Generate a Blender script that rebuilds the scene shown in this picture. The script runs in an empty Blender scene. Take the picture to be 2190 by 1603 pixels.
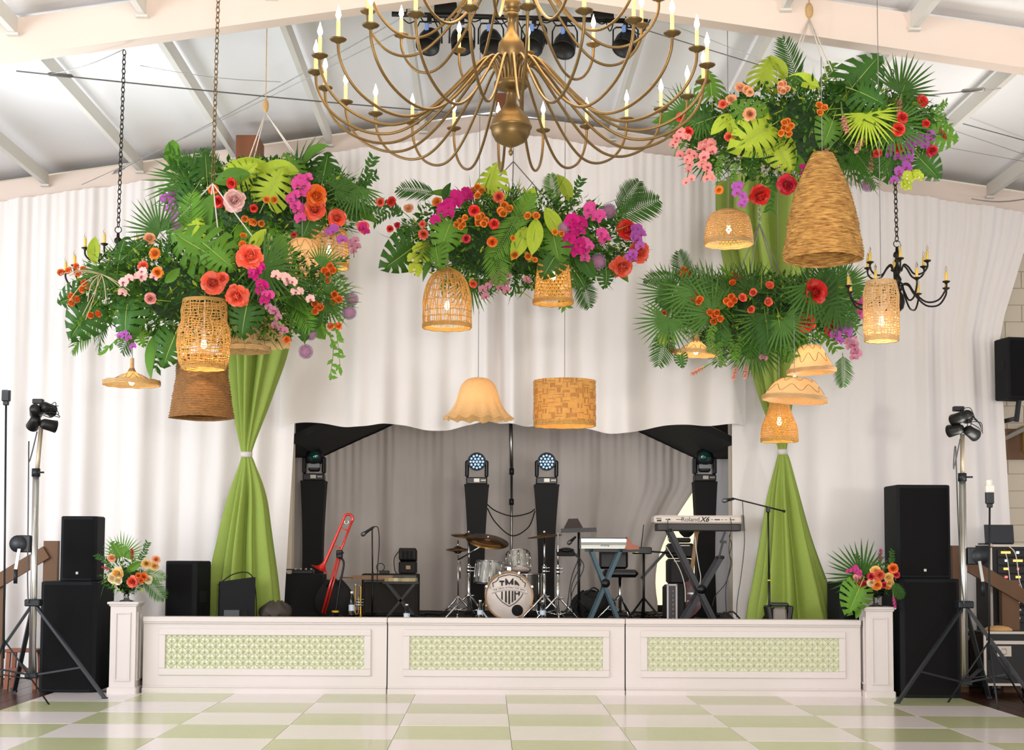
import bpy, math, random
from mathutils import Vector, Matrix, Euler
random.seed(7)
SC = bpy.context.scene
COL = SC.collection
R_ = math.radians
PI = math.pi
# ------------------------------------------------------------------ camera (2190 x 1603 frame)
FPX = 3206.0
CAM = Vector((0, -15.35, 1.47))
PITCH, ROLL = R_(4.0), R_(0.3)
PPX, PPY = 1045.0, 1177 - FPX * math.tan(PITCH)
CROT = Matrix.Rotation(PI / 2 + PITCH, 3, 'X') @ Matrix.Rotation(ROLL, 3, 'Z')
cd = bpy.data.cameras.new('camera'); co = bpy.data.objects.new('camera', cd); COL.objects.link(co)
cd.sensor_width = 36; cd.sensor_fit = 'HORIZONTAL'; cd.lens = FPX / 2190 * 36
cd.shift_x = (1095 - PPX) / 2190; cd.shift_y = (PPY - 801.5) / 2190
cd.clip_end = 200
co.location = CAM; co.rotation_euler = CROT.to_euler()
SC.camera = co
# ------------------------------------------------------------------ light and exposure
SC.view_settings.view_transform = 'Standard'; SC.view_settings.look = 'None'
SC.view_settings.exposure = 0.05; SC.view_settings.gamma = 1.0; SC.view_settings.use_curve_mapping = False
cy = SC.cycles
cy.max_bounces = 6; cy.diffuse_bounces = 3; cy.glossy_bounces = 3; cy.transmission_bounces = 5; cy.transparent_max_bounces = 4; cy.caustics_reflective = False; cy.caustics_refractive = False; cy.adaptive_threshold = 0.02
wd = bpy.data.worlds.new('daylight'); SC.world = wd; wd.use_nodes = True
wb = wd.node_tree.nodes['Background']; wb.inputs[0].default_value = (0.93, 0.96, 1.0, 1); wb.inputs[1].default_value = 1.2
def area_light(name, loc, target, sx, sy, watts, col):
    l = bpy.data.lights.new(name, 'AREA'); l.shape = 'RECTANGLE'; l.size = sx; l.size_y = sy; l.energy = watts; l.color = col
    o = bpy.data.objects.new(name, l); COL.objects.link(o); o.location = loc
    o.rotation_euler = (Vector(target) - Vector(loc)).to_track_quat('-Z', 'Y').to_euler(); return o
# area fills added: cool from the unseen left side, warm from behind the camera
area_light('left_fill', (-9.5, -6.5, 2.4), (0, 1.5, 2.6), 7, 3, 600, (0.92, 0.96, 1.0))
area_light('rear_fill', (1.5, -17, 3.2), (0.4, 3, 2.2), 6, 3, 470, (1.0, 0.93, 0.86))
def point_light(name, loc, watts, col, r=0.03, parent=None):
    l = bpy.data.lights.new(name, 'POINT'); l.energy = watts; l.color = col; l.shadow_soft_size = r
    o = bpy.data.objects.new(name, l); COL.objects.link(o); o.location = loc
    if parent: o.parent = parent
    return o

def spot_light(name, loc, target, watts, col, angle, r=0.2):
    l = bpy.data.lights.new(name, 'SPOT'); l.energy = watts; l.color = col; l.spot_size = R_(angle); l.spot_blend = .8; l.shadow_soft_size = r
    o = bpy.data.objects.new(name, l); COL.objects.link(o); o.location = loc
    o.rotation_euler = (Vector(target) - Vector(loc)).to_track_quat('-Z', 'Y').to_euler(); return o
# the photographer's flash, bounced off the ceiling
spot_light('bounced_camera_flash', (0.6, -14.6, 1.9), (0.4, -6.5, 6.0), 950, (1.0, .94, .88), 110, .25)
spot_light('right_ceiling_fill', (5.4, -9.0, 2.0), (2.6, 0.0, 6.1), 450, (1.0, .96, .91), 95, .25)  # fill added to brighten the right of the ceiling; no known strobe here
# hidden fill added behind the short drape to brighten the recess
area_light('recess_fill', (0.3, 2.05, 3.05), (0.3, 4.6, 1.3), 4.2, .12, 26, (1.0, .9, .82))
# ------------------------------------------------------------------ helpers
def at(px, py, D):
    """point of the room seen at photo pixel (px, py), D metres in front of the camera along the hall"""
    d = CROT @ Vector(((px - PPX) / FPX, -(py - PPY) / FPX, -1)); return CAM + d * (D / d.y)
def sc(D): return FPX / D          # pixels per metre at distance D
def lin(h):
    h = h.lstrip('#'); out = []
    for i in (0, 2, 4):
        c = int(h[i:i+2], 16) / 255; out.append(c / 12.92 if c <= 0.04045 else ((c + 0.055) / 1.055) ** 2.4)
    return tuple(out) + (1,)
MATS = {}
def M(name, col, rough=0.5, metal=0.0, bump=0.0, bscale=60, var=0.0, vscale=6, rnd=0.0, trans=0.0, emit=0.0, ecol=None,
      glass=False, alpha=1.0, coat=0.0, stretch=None, col2=None, spec=0.5, tcol=None):
    if name in MATS: return MATS[name]
    m = bpy.data.materials.new(name); m.use_nodes = True; nt = m.node_tree; N = nt.nodes; L = nt.links
    b = N['Principled BSDF']; out = N['Material Output']; c = lin(col)
    b.inputs['Base Color'].default_value = c; b.inputs['Roughness'].default_value = rough; b.inputs['Metallic'].default_value = metal
    b.inputs['Specular IOR Level'].default_value = spec; b.inputs['Coat Weight'].default_value = coat; b.inputs['Alpha'].default_value = alpha
    if glass: b.inputs['Transmission Weight'].default_value = 1.0; b.inputs['IOR'].default_value = 1.3
    tc = mp = None
    if bump or var:
        tc = N.new('ShaderNodeTexCoord'); mp = N.new('ShaderNodeMapping'); L.new(tc.outputs['Object'], mp.inputs[0])
        if stretch: mp.inputs['Scale'].default_value = stretch
    src = None
    if var or rnd:
        hsv = N.new('ShaderNodeHueSaturation'); hsv.inputs['Color'].default_value = c; src = hsv.outputs[0]
        val = None
        if var:
            no = N.new('ShaderNodeTexNoise'); no.inputs['Scale'].default_value = vscale; no.inputs['Detail'].default_value = 4
            L.new(mp.outputs[0], no.inputs['Vector'])
            if col2:
                mx = N.new('ShaderNodeMix'); mx.data_type = 'RGBA'; mx.inputs['A'].default_value = c; mx.inputs['B'].default_value = lin(col2)
                cr = N.new('ShaderNodeMapRange'); cr.inputs['From Min'].default_value = 0.5 - var / 2; cr.inputs['From Max'].default_value = 0.5 + var / 2
                L.new(no.outputs[0], cr.inputs['Value']); L.new(cr.outputs[0], mx.inputs['Factor']); L.new(mx.outputs['Result'], hsv.inputs['Color'])
            else:
                mr = N.new('ShaderNodeMapRange'); mr.inputs['To Min'].default_value = 1 - var; mr.inputs['To Max'].default_value = 1 + var
                L.new(no.outputs[0], mr.inputs['Value']); val = mr.outputs[0]
        if rnd:
            oi = N.new('ShaderNodeObjectInfo'); mr2 = N.new('ShaderNodeMapRange')
            mr2.inputs['To Min'].default_value = 1 - rnd; mr2.inputs['To Max'].default_value = 1 + rnd
            L.new(oi.outputs['Random'], mr2.inputs['Value'])
            if val:
                ml = N.new('ShaderNodeMath'); ml.operation = 'MULTIPLY'; L.new(val, ml.inputs[0]); L.new(mr2.outputs[0], ml.inputs[1]); val = ml.outputs[0]
            else: val = mr2.outputs[0]
        if val: L.new(val, hsv.inputs['Value'])
        L.new(src, b.inputs['Base Color'])
    if bump:
        nb = N.new('ShaderNodeTexNoise'); nb.inputs['Scale'].default_value = bscale; nb.inputs['Detail'].default_value = 3
        L.new(mp.outputs[0], nb.inputs['Vector']); bp = N.new('ShaderNodeBump'); bp.inputs['Strength'].default_value = bump; bp.inputs['Distance'].default_value = 0.02
        L.new(nb.outputs[0], bp.inputs['Height']); L.new(bp.outputs[0], b.inputs['Normal'])
    if emit:
        b.inputs['Emission Color'].default_value = lin(ecol or col); b.inputs['Emission Strength'].default_value = emit
    if trans:
        t = N.new('ShaderNodeBsdfTranslucent'); t.inputs[0].default_value = lin(tcol or col)
        if src and not tcol: L.new(src, t.inputs[0])
        mx = N.new('ShaderNodeMixShader'); mx.inputs[0].default_value = trans
        L.new(b.outputs[0], mx.inputs[1]); L.new(t.outputs[0], mx.inputs[2]); L.new(mx.outputs[0], out.inputs[0])
    MATS[name] = m; return m

class MB:
    def __init__(s): s.v = []; s.f = []; s.mi = []; s.sm = []
    def add(s, vs, fs, mi=0, smooth=True, X=None):
        o = len(s.v)
        if X is not None: vs = [X @ Vector(v) for v in vs]
        s.v.extend([tuple(v) for v in vs])
        for f in fs: s.f.append([i + o for i in f]); s.mi.append(mi); s.sm.append(smooth)
        return s
    def box(s, c, size, rot=None, ch=0.0, mi=0, taper=1.0):
        hx, hy, hz = [d / 2 for d in size]; c = Vector(c); rot = rot or Matrix.Identity(3); vs = []; fs = []
        if ch <= 0:
            for z in (-1, 1):
                k = taper if z > 0 else 1
                for x, y in ((-1, -1), (1, -1), (1, 1), (-1, 1)): vs.append(c + rot @ Vector((x * hx * k, y * hy * k, z * hz)))
            fs = [(3, 2, 1, 0), (4, 5, 6, 7), (0, 1, 5, 4), (1, 2, 6, 5), (2, 3, 7, 6), (3, 0, 4, 7)]
            return s.add(vs, fs, mi, False)
        ch = min(ch, hx * .9, hy * .9, hz * .9); idx = {}
        for x in (-1, 1):
            for y in (-1, 1):
                for z in (-1, 1):
                    k = taper if z > 0 else 1
                    for a in range(3):
                        p = [x * (hx * k - ch), y * (hy * k - ch), z * (hz - ch)]; p[a] += (x, y, z)[a] * ch
                        idx[(x, y, z, a)] = len(vs); vs.append(c + rot @ Vector(p))
        for a in range(3):
            b_, d_ = [(1, 2), (2, 0), (0, 1)][a]
            for sg in (-1, 1):
                q = []
                for u, w in ((-1, -1), (1, -1), (1, 1), (-1, 1)):
                    k = [0, 0, 0]; k[a] = sg; k[b_] = u; k[d_] = w; q.append(idx[(*k, a)])
                fs.append(q if sg > 0 else q[::-1])
        for a in range(3):
            b_, d_ = [(1, 2), (2, 0), (0, 1)][a]
            for u in (-1, 1):
                for w in (-1, 1):
                    k0 = [0, 0, 0]; k0[a] = -1; k0[b_] = u; k0[d_] = w; k1 = list(k0); k1[a] = 1
                    q = [idx[(*k0, b_)], idx[(*k1, b_)], idx[(*k1, d_)], idx[(*k0, d_)]]
                    fs.append(q if u * w < 0 else q[::-1])
        for x in (-1, 1):
            for y in (-1, 1):
                for z in (-1, 1):
                    t = [idx[(x, y, z, 0)], idx[(x, y, z, 1)], idx[(x, y, z, 2)]]; fs.append(t if x * y * z > 0 else t[::-1])
        return s.add(vs, fs, mi, False)
    def tube(s, pts, r, n=8, mi=0, closed=False, caps=True, flat=1.0):
        pts = [Vector(p) for p in pts]; k = len(pts); rs = r if isinstance(r, (list, tuple)) else [r] * k
        T = []
        for i in range(k):
            a = pts[(i - 1) % k] if (closed or i > 0) else pts[i]; b = pts[(i + 1) % k] if (closed or i < k - 1) else pts[i]
            d = b - a; T.append(d.normalized() if d.length > 1e-9 else Vector((0, 0, 1)))
        u = T[0].orthogonal().normalized() if abs(T[0].z) > .95 else T[0].cross(Vector((0, 0, 1))).normalized()
        vs = []; fs = []
        for i in range(k):
            if i: u = (u - T[i] * u.dot(T[i])); u = u.normalized() if u.length > 1e-6 else T[i].orthogonal().normalized()
            w = T[i].cross(u)
            for j in range(n):
                a = 2 * PI * j / n; vs.append(pts[i] + (u * math.cos(a) + w * math.sin(a) * flat) * rs[i])
        for i in range(k if closed else k - 1):
            for j in range(n):
                a = i * n; b = ((i + 1) % k) * n; fs.append((a + j, a + (j + 1) % n, b + (j + 1) % n, b + j))
        if caps and not closed: fs.append(tuple(range(n))[::-1]); fs.append(tuple(range((k - 1) * n, k * n)))
        return s.add(vs, fs, mi, True)
    def bar(s, a, b, w, h=None, mi=0, up=(0, 0, 1)):
        a = Vector(a); b = Vector(b); h = h or w; d = b - a; L = d.length; z = d.normalized(); upv = Vector(up)
        if abs(z.dot(upv)) > .98: upv = Vector((0, 1, 0))
        x = upv.cross(z).normalized(); y = z.cross(x); rot = Matrix((x, y, z)).transposed()
        return s.box((a + b) / 2, (w, h, L), rot, 0, mi)
    def lathe(s, prof, n=24, c=(0, 0, 0), X=None, mi=0, sx=1.0, sy=1.0, smooth=True):
        vs = []; fs = []; k = len(prof)
        for r, z in prof:
            for j in range(n):
                a = 2 * PI * j / n; vs.append((r * math.cos(a) * sx, r * math.sin(a) * sy, z))
        for i in range(k - 1):
            for j in range(n): fs.append((i * n + j, i * n + (j + 1) % n, (i + 1) * n + (j + 1) % n, (i + 1) * n + j))
        if X is not None: vs = [X @ Vector(v) for v in vs]
        c = Vector(c); return s.add([Vector(v) + c for v in vs], fs, mi, smooth)
    def ball(s, c, r, n=12, m=8, mi=0, sz=1.0, sx=1.0, sy=1.0):
        return s.lathe([(max(1e-4, r * math.sin(PI * i / m)), -r * sz * math.cos(PI * i / m)) for i in range(m + 1)], n, c, None, mi, sx, sy)
    def disc(s, c, r, n=20, X=None, mi=0):
        vs = [(r * math.cos(2 * PI * j / n), r * math.sin(2 * PI * j / n), 0) for j in range(n)]
        if X is not None: vs = [X @ Vector(v) for v in vs]
        c = Vector(c); return s.add([Vector(v) + c for v in vs], [tuple(range(n))], mi, False)
    def torus(s, c, R, r, n=24, m=8, X=None, mi=0):
        pts = [Vector((R * math.cos(2 * PI * i / n), R * math.sin(2 * PI * i / n), 0)) for i in range(n)]
        if X is not None: pts = [X @ p for p in pts]
        c = Vector(c); return s.tube([p + c for p in pts], r, m, mi, closed=True)
    def sheet(s, fn, nu, nv, mi=0, smooth=True, closed_u=False):
        vs = [fn(i / nu, j / nv) for j in range(nv + 1) for i in range(nu + (0 if closed_u else 1))]
        w = nu if closed_u else nu + 1; fs = []
        for j in range(nv):
            for i in range(nu): fs.append((j * w + i, j * w + (i + 1) % w, (j + 1) * w + (i + 1) % w, (j + 1) * w + i))
        return s.add(vs, fs, mi, smooth)
    def chain(s, a, b, link=0.06, r=0.005, mi=0):
        a = Vector(a); b = Vector(b); d = b - a; L = d.length; n = max(2, int(L / (link * .72))); z = d.normalized(); x = z.orthogonal().normalized(); y = z.cross(x)
        for i in range(n):
            c = a + d * ((i + .5) / n); u = x if i % 2 else y
            s.tube([c + z * (link / 2 * math.cos(t)) + u * (link * .28 * math.sin(t)) for t in [2 * PI * k / 8 for k in range(8)]], r, 4, mi, closed=True)
        return s
    def mesh(s, name, mats, off=None):
        me = bpy.data.meshes.new(name); o = off or Vector((0, 0, 0))
        me.from_pydata([(v[0] - o.x, v[1] - o.y, v[2] - o.z) for v in s.v], [], s.f)
        for m in (mats if isinstance(mats, (list, tuple)) else [mats]): me.materials.append(m)
        me.polygons.foreach_set('material_index', s.mi); me.polygons.foreach_set('use_smooth', s.sm); me.update(); return me

WL = {}
def tag(o, label=None, cat=None, group=None, kind=None):
    if label: o['label'] = label
    if cat: o['category'] = cat
    if group: o['group'] = group
    if kind: o['kind'] = kind
    return o
def thing(name, label, cat, loc, group=None, rz=0.0):
    o = bpy.data.objects.new(name, None); COL.objects.link(o); o.location = loc; o.rotation_euler = (0, 0, rz); o.empty_display_size = .1
    WL[o] = Vector(loc); return tag(o, label, cat, group)
def inst(name, me, parent, loc=(0, 0, 0), rot=None, scale=1.0, label=None):
    """child object in the parent's local space"""
    o = bpy.data.objects.new(name, me); COL.objects.link(o); o.parent = parent; o.location = loc
    if rot is not None: o.rotation_euler = rot.to_euler() if hasattr(rot, 'to_euler') else rot
    o.scale = scale if isinstance(scale, (tuple, list)) else (scale,) * 3
    if label: o['label'] = label
    return o
def PL(parent, name, mb, mats, label=None, kind=None):
    o = inst(name, mb.mesh(name, mats), parent); WL[o] = WL.get(parent, Vector((0, 0, 0)))
    return tag(o, label, None, None, kind)
def P(parent, name, mb, mats, label=None, kind=None):
    """the same, shapes given in room coordinates (parents without rotation)"""
    o = inst(name, mb.mesh(name, mats, WL[parent]), parent); WL[o] = WL[parent]
    return tag(o, label, None, None, kind)
def solo(name, label, cat, mb, mats, loc=(0, 0, 0), group=None, kind=None, rz=0.0):
    o = bpy.data.objects.new(name, mb.mesh(name, mats)); COL.objects.link(o); o.location = loc; o.rotation_euler = (0, 0, rz)
    WL[o] = Vector(loc); return tag(o, label, cat, group, kind)
def struct(name, mb, mats, label=None, parent=None):
    o = bpy.data.objects.new(name, mb.mesh(name, mats)); COL.objects.link(o); WL[o] = Vector((0, 0, 0))
    if parent: o.parent = parent
    else: o['kind'] = 'structure'
    if label: o['label'] = label
    return o
def spline(pts, n=8):
    """Catmull-Rom through pts"""
    pts = [Vector(p) for p in pts]; out = []
    for i in range(len(pts) - 1):
        p0 = pts[max(i - 1, 0)]; p1 = pts[i]; p2 = pts[i + 1]; p3 = pts[min(i + 2, len(pts) - 1)]
        for k in range(n):
            t = k / n; out.append(.5 * ((2 * p1) + (p2 - p0) * t + (2 * p0 - 5 * p1 + 4 * p2 - p3) * t * t + (3 * p1 - p0 - 3 * p2 + p3) * t ** 3))
    out.append(pts[-1]); return out
def text_mesh(name, body, size, mats, loc_rot, bold=0.0, shear=0.0, align='CENTER', ext=0.0005, sx=1.0):
    cu = bpy.data.curves.new(name, 'FONT'); cu.body = body; cu.size = size; cu.extrude = ext; cu.align_x = align; cu.align_y = 'CENTER'; cu.offset = bold; cu.shear = shear
    o = bpy.data.objects.new(name, cu); COL.objects.link(o)
    dg = bpy.context.evaluated_depsgraph_get(); me = bpy.data.meshes.new_from_object(o.evaluated_get(dg))
    COL.objects.unlink(o); bpy.data.objects.remove(o); me.transform(loc_rot @ Matrix.Diagonal((sx, 1, 1, 1))); me.name = name
    me.materials.clear()
    me.materials.append(mats); return me
def fx(x): return Matrix.Rotation(R_(x), 3, 'X')
def fy(x): return Matrix.Rotation(R_(x), 3, 'Y')
def fz(x): return Matrix.Rotation(R_(x), 3, 'Z')
FACE = Matrix.Rotation(PI / 2, 4, 'X')     # turns an XY drawing to face the camera (-Y)
def hashn(x):
    i = math.floor(x); f = x - i; f = f * f * (3 - 2 * f)
    h = lambda k: (math.sin(k * 127.1 + 11.7) * 43758.5453) % 1.0
    return h(i) * (1 - f) + h(i + 1) * f

# ------------------------------------------------------------------ materials of the setting
m_white = M('painted_white', '#d6cdca', .45, var=.02, vscale=3, bump=.03, bscale=90)
m_ceil = M('ceiling_white', '#f6f6f8', .75, bump=.08, bscale=4)
m_beam = M('beam_paint', '#e8d6c9', .6)
m_purlin = M('purlin_paint', '#dcd9d2', .5)
m_drape = M('white_drape', '#f6efec', .85, bump=.12, bscale=160, trans=.05)
m_grey = M('grey_drape', '#c8c0ba', .85, bump=.1, bscale=140, var=.12, vscale=1.2)
m_black = M('black_cloth', '#0b0a0b', .9)
m_deck = M('stage_deck', '#151211', .7, var=.2, vscale=8)
m_wood = M('dark_wood_floor', '#3a1c10', .28, var=.35, vscale=3, stretch=(8, .6, 1), bump=.05, bscale=30)
m_block = M('block_wall', '#d8cbb6', .8, bump=.1, bscale=60)
m_tw = M('tile_white', '#ebe3e3', .22, var=.03, vscale=9, rnd=.02, coat=.15)
m_tg = M('tile_green', '#bfc498', .22, var=.05, vscale=9, rnd=.05, coat=.15)
m_metal = M('steel', '#a9a9a8', .35, 1.0)
m_dark = M('dark_metal', '#2b2622', .45, .8)

# ------------------------------------------------------------------ the setting
XR, ZR, SL = 0.05, 6.28, 0.148           # ridge line of the frames (underside) and roof slope
def zb(x): return ZR - SL * abs(x - XR)
SZ, DK = 0.785, 0.66                       # top of the stage fascia, stage deck
DC = 17.15; YC = DC - 15.35                # hanging drapes
mb = MB()
mb.box((0, -6, -.03), (26, 34, .04))
floor = struct('floor', mb, m_wood, 'dark brown wooden hall floor')
# planks of the wooden floor where it shows beside the dance floor
for k in range(26):
    for side in (-1, 1):
        x = side * (4.98 + .0) if side > 0 else -4.62
        cx = (4.76 + .06 + k * .12) if side > 0 else (-4.40 - .06 - k * .12)
        if k < 16:
            if k == 0 and side < 0: pl = MB(); pl.box((0, 0, 0), (.117, 13, .012)); plm = pl.mesh('plank', m_wood)
            o = bpy.data.objects.new('plank', plm); COL.objects.link(o); o.parent = floor; o.location = (cx, -4.9 + .9 * hashn(k * 3.1), -.006 - .001 * (k % 2))

# dance floor: 10 x 11 tiles
TS = .9144; X0 = .185 - 5 * TS
df = thing('dance_floor', 'green and white checkered dance floor in front of the stage', 'dance floor', (X0 + 5 * TS, 0, 0))
tmb = MB(); tmb.box((0, 0, 0), (TS - .003, TS - .003, .016), ch=.0015)
tms = [tmb.mesh('tile_white', m_tw), tmb.mesh('tile_green', m_tg)]
for i in range(10):
    for j in range(12):
        g = (i + j) % 2
        inst('floor_tile', tms[1 if g else 0], df, (X0 + (i + .5) * TS - WL[df].x, -(j + .5) * TS, .008 + random.uniform(-.0006, .0006)))

# ceiling with frames and purlins
mb = MB()
def cz(x, y): return zb(x) + .36
def ceil_fn(u, v):
    x = -11 + 22 * u; y = -16 + 18.2 * v
    sag = .10 * math.sin(PI * max(0, min(1, (x - math.floor((x + .78) / 1.1) * 1.1 + .78) / 1.1))) if y < -2.9 else .0
    bay = math.sin(PI * max(0, min(1, (-2.9 - y) / 4.6))) if -7.5 < y < -2.9 else (0.6 if y <= -7.5 else 0)
    return (x, y, cz(x, y) + .05 - sag * bay)
mb.sheet(ceil_fn, 160, 64)
ceiling = struct('ceiling', mb, m_ceil, 'white fabric lined pitched ceiling')
Y1 = 12.65 - 15.35                         # near frame
for yb, hgt in ((Y1, .33), (1.98, .30), (Y1 - 4.6, .33)):
    mb = MB()
    for sgn in (-1, 1):
        x0, x1 = XR, XR + sgn * 9
        vs = []
        for x in (x0, x1):
            for y in (yb - .09, yb + .09):
                vs += [(x, y, zb(x)), (x, y, zb(x) + hgt)]
        mb.add(vs, [(0, 1, 5, 4), (2, 6, 7, 3), (0, 4, 6, 2), (1, 3, 7, 5)], 0, False)
    struct('rafter', mb, m_beam, None, ceiling)
k = 0
for x in [-.78 + 1.1 * i for i in range(-5, 7)]:
    for ya, yz in ((Y1 + .09, 1.88), (Y1 - 4.5, Y1 - .09)):
        mb = MB(); z = zb(x) + .26; mb.box((x, (ya + yz) / 2, z), (.055, yz - ya, .15))
        mb.box((x, ya + .03, z - .085), (.10, .06, .02)); mb.box((x, yz - .03, z - .085), (.10, .06, .02))
        struct('purlin', mb, m_purlin, None, ceiling)
# bracing cables with turnbuckles
def cable(a, b, r=.006, mat=None, tb=None):
    mb = MB(); a = Vector(a); b = Vector(b)
    mb.tube([a + (b - a) * t - Vector((0, 0, .03 * math.sin(PI * t))) for t in [i / 10 for i in range(11)]], r, 5)
    if tb:
        c = a + (b - a) * tb; d = (b - a).normalized(); mb.tube([c - d * .12, c - d * .1, c + d * .1, c + d * .12], [.006, .018, .018, .006], 6)
    struct('bracing_cable', mb, mat or m_metal, None, ceiling)
cable(at(35, 152, 12.8), at(1250, 262, 16.9), .007, M('cable_grey', '#6a6a6a', .5, .3), .06)
cable(at(240, 372, 16.8), at(900, 15, 13.0), .005, None, .03)
cable(at(175, 395, 16.8), at(870, 60, 13.2), .004)
cable(at(265, 105, 12.66), at(110, 158, 12.9), .004)
cable(at(300, 140, 13.4), at(600, 175, 13.4), .003)
cable(at(2140, 188, 13.1), at(1220, 262, 16.9), .006, None, .05)
cable(at(1240, 20, 12.9), at(2190, 300, 15.6), .005, M('cable_grey', '#6a6a6a', .5, .3))
cable(at(1430, 50, 12.9), at(2190, 330, 15.6), .003)
cable(at(1390, 180, 14.5), at(2190, 345, 15.8), .003)
cable(at(2078, 425, 16.7), at(2190, 426, 16.7), .007)

# back wall of beige block, courses shown where it is bare on the right
mb = MB(); mb.box((0, 2.45, 3.4), (26, .2, 7.2))
# (opening of the stage is in front of it: the wall stands in two pieces)
wall = MB()
wall.box((-7.75, 2.35, 3.4), (10.9, .2, 6.9)); wall.box((8.35, 2.35, 3.4), (11.0, .2, 6.9)); wall.box((.275, 2.35, 5.3), (5.15, .2, 2.6))
wall_back = struct('wall_back', wall, m_block, 'beige painted block wall behind the drapes')
bk = MB(); bk.box((0, 0, 0), (.395, .02, .195), ch=.004); bkm = bk.mesh('block', m_block)
for r in range(26):
    for c in range(9):
        o = bpy.data.objects.new('block', bkm); COL.objects.link(o); o.parent = wall_back
        o.location = (5.5 + c * .4 + (.2 if r % 2 else 0), 2.24, .1 + r * .2)

# stage recess: side walls, black soffit, deck
XL_, XR_ = -2.26, 2.82; WXL, WXR = -2.66, 3.24; YB = 4.75; EZ = 2.72; XM = (XL_ + XR_) / 2; GS = .46
mb = MB(); mb.box(((-3.5 + 3.8) / 2, 2.45, DK / 2), (7.26, 4.8, DK)); stage = struct('floor_stage', mb, m_deck, 'black stage deck')
mb = MB()
for sgn, x0, xw in ((1, XL_, WXL), (-1, XR_, WXR)):
    for xa, xb in ((x0, XM), (xw, x0)):
        vs = []
        for x in (xa, xb):
            z = EZ + (abs(x - x0) * GS if xb == XM else 0)
            for y in (YC + .12, YB + .1): vs += [(x, y, z), (x, y, z + .08)]
        mb.add(vs, [(0, 2, 6, 4), (1, 5, 7, 3), (0, 4, 5, 1)], 0, False)
struct('ceiling_stage', mb, m_black, 'black sloping soffit above the stage recess')
for x in (WXL, WXR):
    mb = MB(); mb.box((x + (-.05 if x < 0 else .05), (YC + .35 + YB) / 2, 2.1), (.08, YB - YC - .3, 2.9))
    struct('wall_stage_' + ('left' if x < 0 else 'right'), mb, m_black, 'dark side wall of the stage recess')
mb = MB(); mb.box((XM, YB + .35, 2.6), (6.4, .1, 4.0)); struct('wall_stage_rear', mb, m_black)
mb = MB(); mb.box((2.55, YB + .27, 1.55), (.95, .03, 1.6))
struct('window_1', mb, M('lit_window', '#fff6cf', .6, emit=1.0, ecol='#fff4cc'), 'bright cream daylit window behind the grey drape')
# raking trim of the recess gable on the right
mb = MB(); mb.bar((2.0, YC + .16, EZ + .38 + .06), (2.84, YC + .16, EZ - .02 + .06), .03, .06); struct('trim_1', mb, M('raw_pine', '#c89b62', .6))

# ------------------------------------------------------------------ drapes
def pleat(x, seed, t):
    """fold depth at x; t = 0 top .. 1 bottom"""
    w = hashn(x * 1.3 + seed) * 1.5
    big = math.sin(x * 7.3 + 5.2 * w + seed); mid = math.sin(x * 19 + 7 * hashn(x * .9 + seed * 2)); fine = math.sin(x * 58 + seed)
    return (.085 * big * (.3 + .9 * hashn(x * .8 + seed * 3)) + .030 * mid) * (.35 + .65 * t) + .012 * fine * (1 - t) ** 3
def curtain(name, label, x0, x1, y, top, bot, mat, seed, nu, nv=18, amp=1.0, gather=None, cat='curtain', group=None):
    mb = MB()
    def fn(u, v):
        x = x0 + (x1 - x0) * u; zt = top(x); zb_ = bot(x)
        t = v; z = zt + (zb_ - zt) * t; xx = x
        if gather: xx = gather(x, z)
        return (xx, y + amp * pleat(x, seed, t), z)
    mb.sheet(fn, nu, nv)
    return solo(name, label, cat, mb, mat, group=group)
def edge_l(x, z):
    # inner edge of the left drape leans away from the opening towards the stage
    k = max(0, (x + 4.2) / 2.0); return x - .10 * k * max(0, (2.9 - z) / 2.2)
g_dr = 'white drapes across the end wall'
curtain('white_curtain', 'white floor-length pleated drape behind the small loudspeaker stack and peach flower pedestal', -8.6, XL_ + .03, YC, lambda x: zb(x) + .05, lambda x: DK + .01 if x > -3.55 else .01, m_drape, 1.0, 420, gather=edge_l, group=g_dr)
vb = lambda x: 2.88 + .035 * math.sin(x * 2.9 + .5) + .03 * math.sin(x * 6.3 + 2) + .05 * (hashn(x * 1.7) - .5)
curtain('white_curtain', 'short white drape panel hanging over the stage opening', XL_ - .12, XR_ + .12, YC - .10, lambda x: zb(x) + .05, vb, m_drape, 3.3, 330, group=g_dr)
def edge_r(x, z): return x - max(0, (x - 4.9) / 1.4) * (.42 * min(1, max(0, (5.3 - z) / 1.3)) - .10 * min(1, max(0, (4.0 - z) / 2.5)))
curtain('white_curtain', 'white floor-length pleated drape beside the wall mounted loudspeaker', XR_ - .03, 6.30, YC, lambda x: zb(x) + .05, lambda x: DK + .01 if x < 3.85 else .01, m_drape, 5.9, 240, gather=edge_r, group=g_dr)
# grey backdrop of the stage: two panels parted around the lit gap, and side panels
def gz(x): return max(EZ, min(EZ + (x - XL_) * GS, EZ + (XR_ - x) * GS)) - .02
xg0 = at(1408, 1250, 20.1).x; xg1 = at(1436, 1250, 20.1).x
def gap_r(x, z):
    k = max(0, (x - 1.3) / (2.80 - 1.3)) if x > 1.3 else 0
    zt = 2.35; zc = max(DK, min(zt, z)); s_ = (zt - zc) / (zt - DK)
    return x - .56 * k * math.sin(PI * min(1, s_ * 1.1) * .6) if k else x
curtain('grey_curtain', 'wide grey backdrop drape behind the drum kit and moving head towers', WXL - .02, 2.80, YB, gz, lambda x: DK + .01, m_grey, 8.2, 330, 16, .9, gather=gap_r, group='grey drapes of the stage recess')
curtain('grey_curtain', 'narrow pale grey drape behind the keyboard marked with a name', 2.78, WXR + .05, YB - .2, lambda x: gz(x), lambda x: DK + .01, M('pale_grey_drape', '#c9c6c6', .85, bump=.1, bscale=140), 2.1, 40, 16, .7, group='grey drapes of the stage recess')
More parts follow.
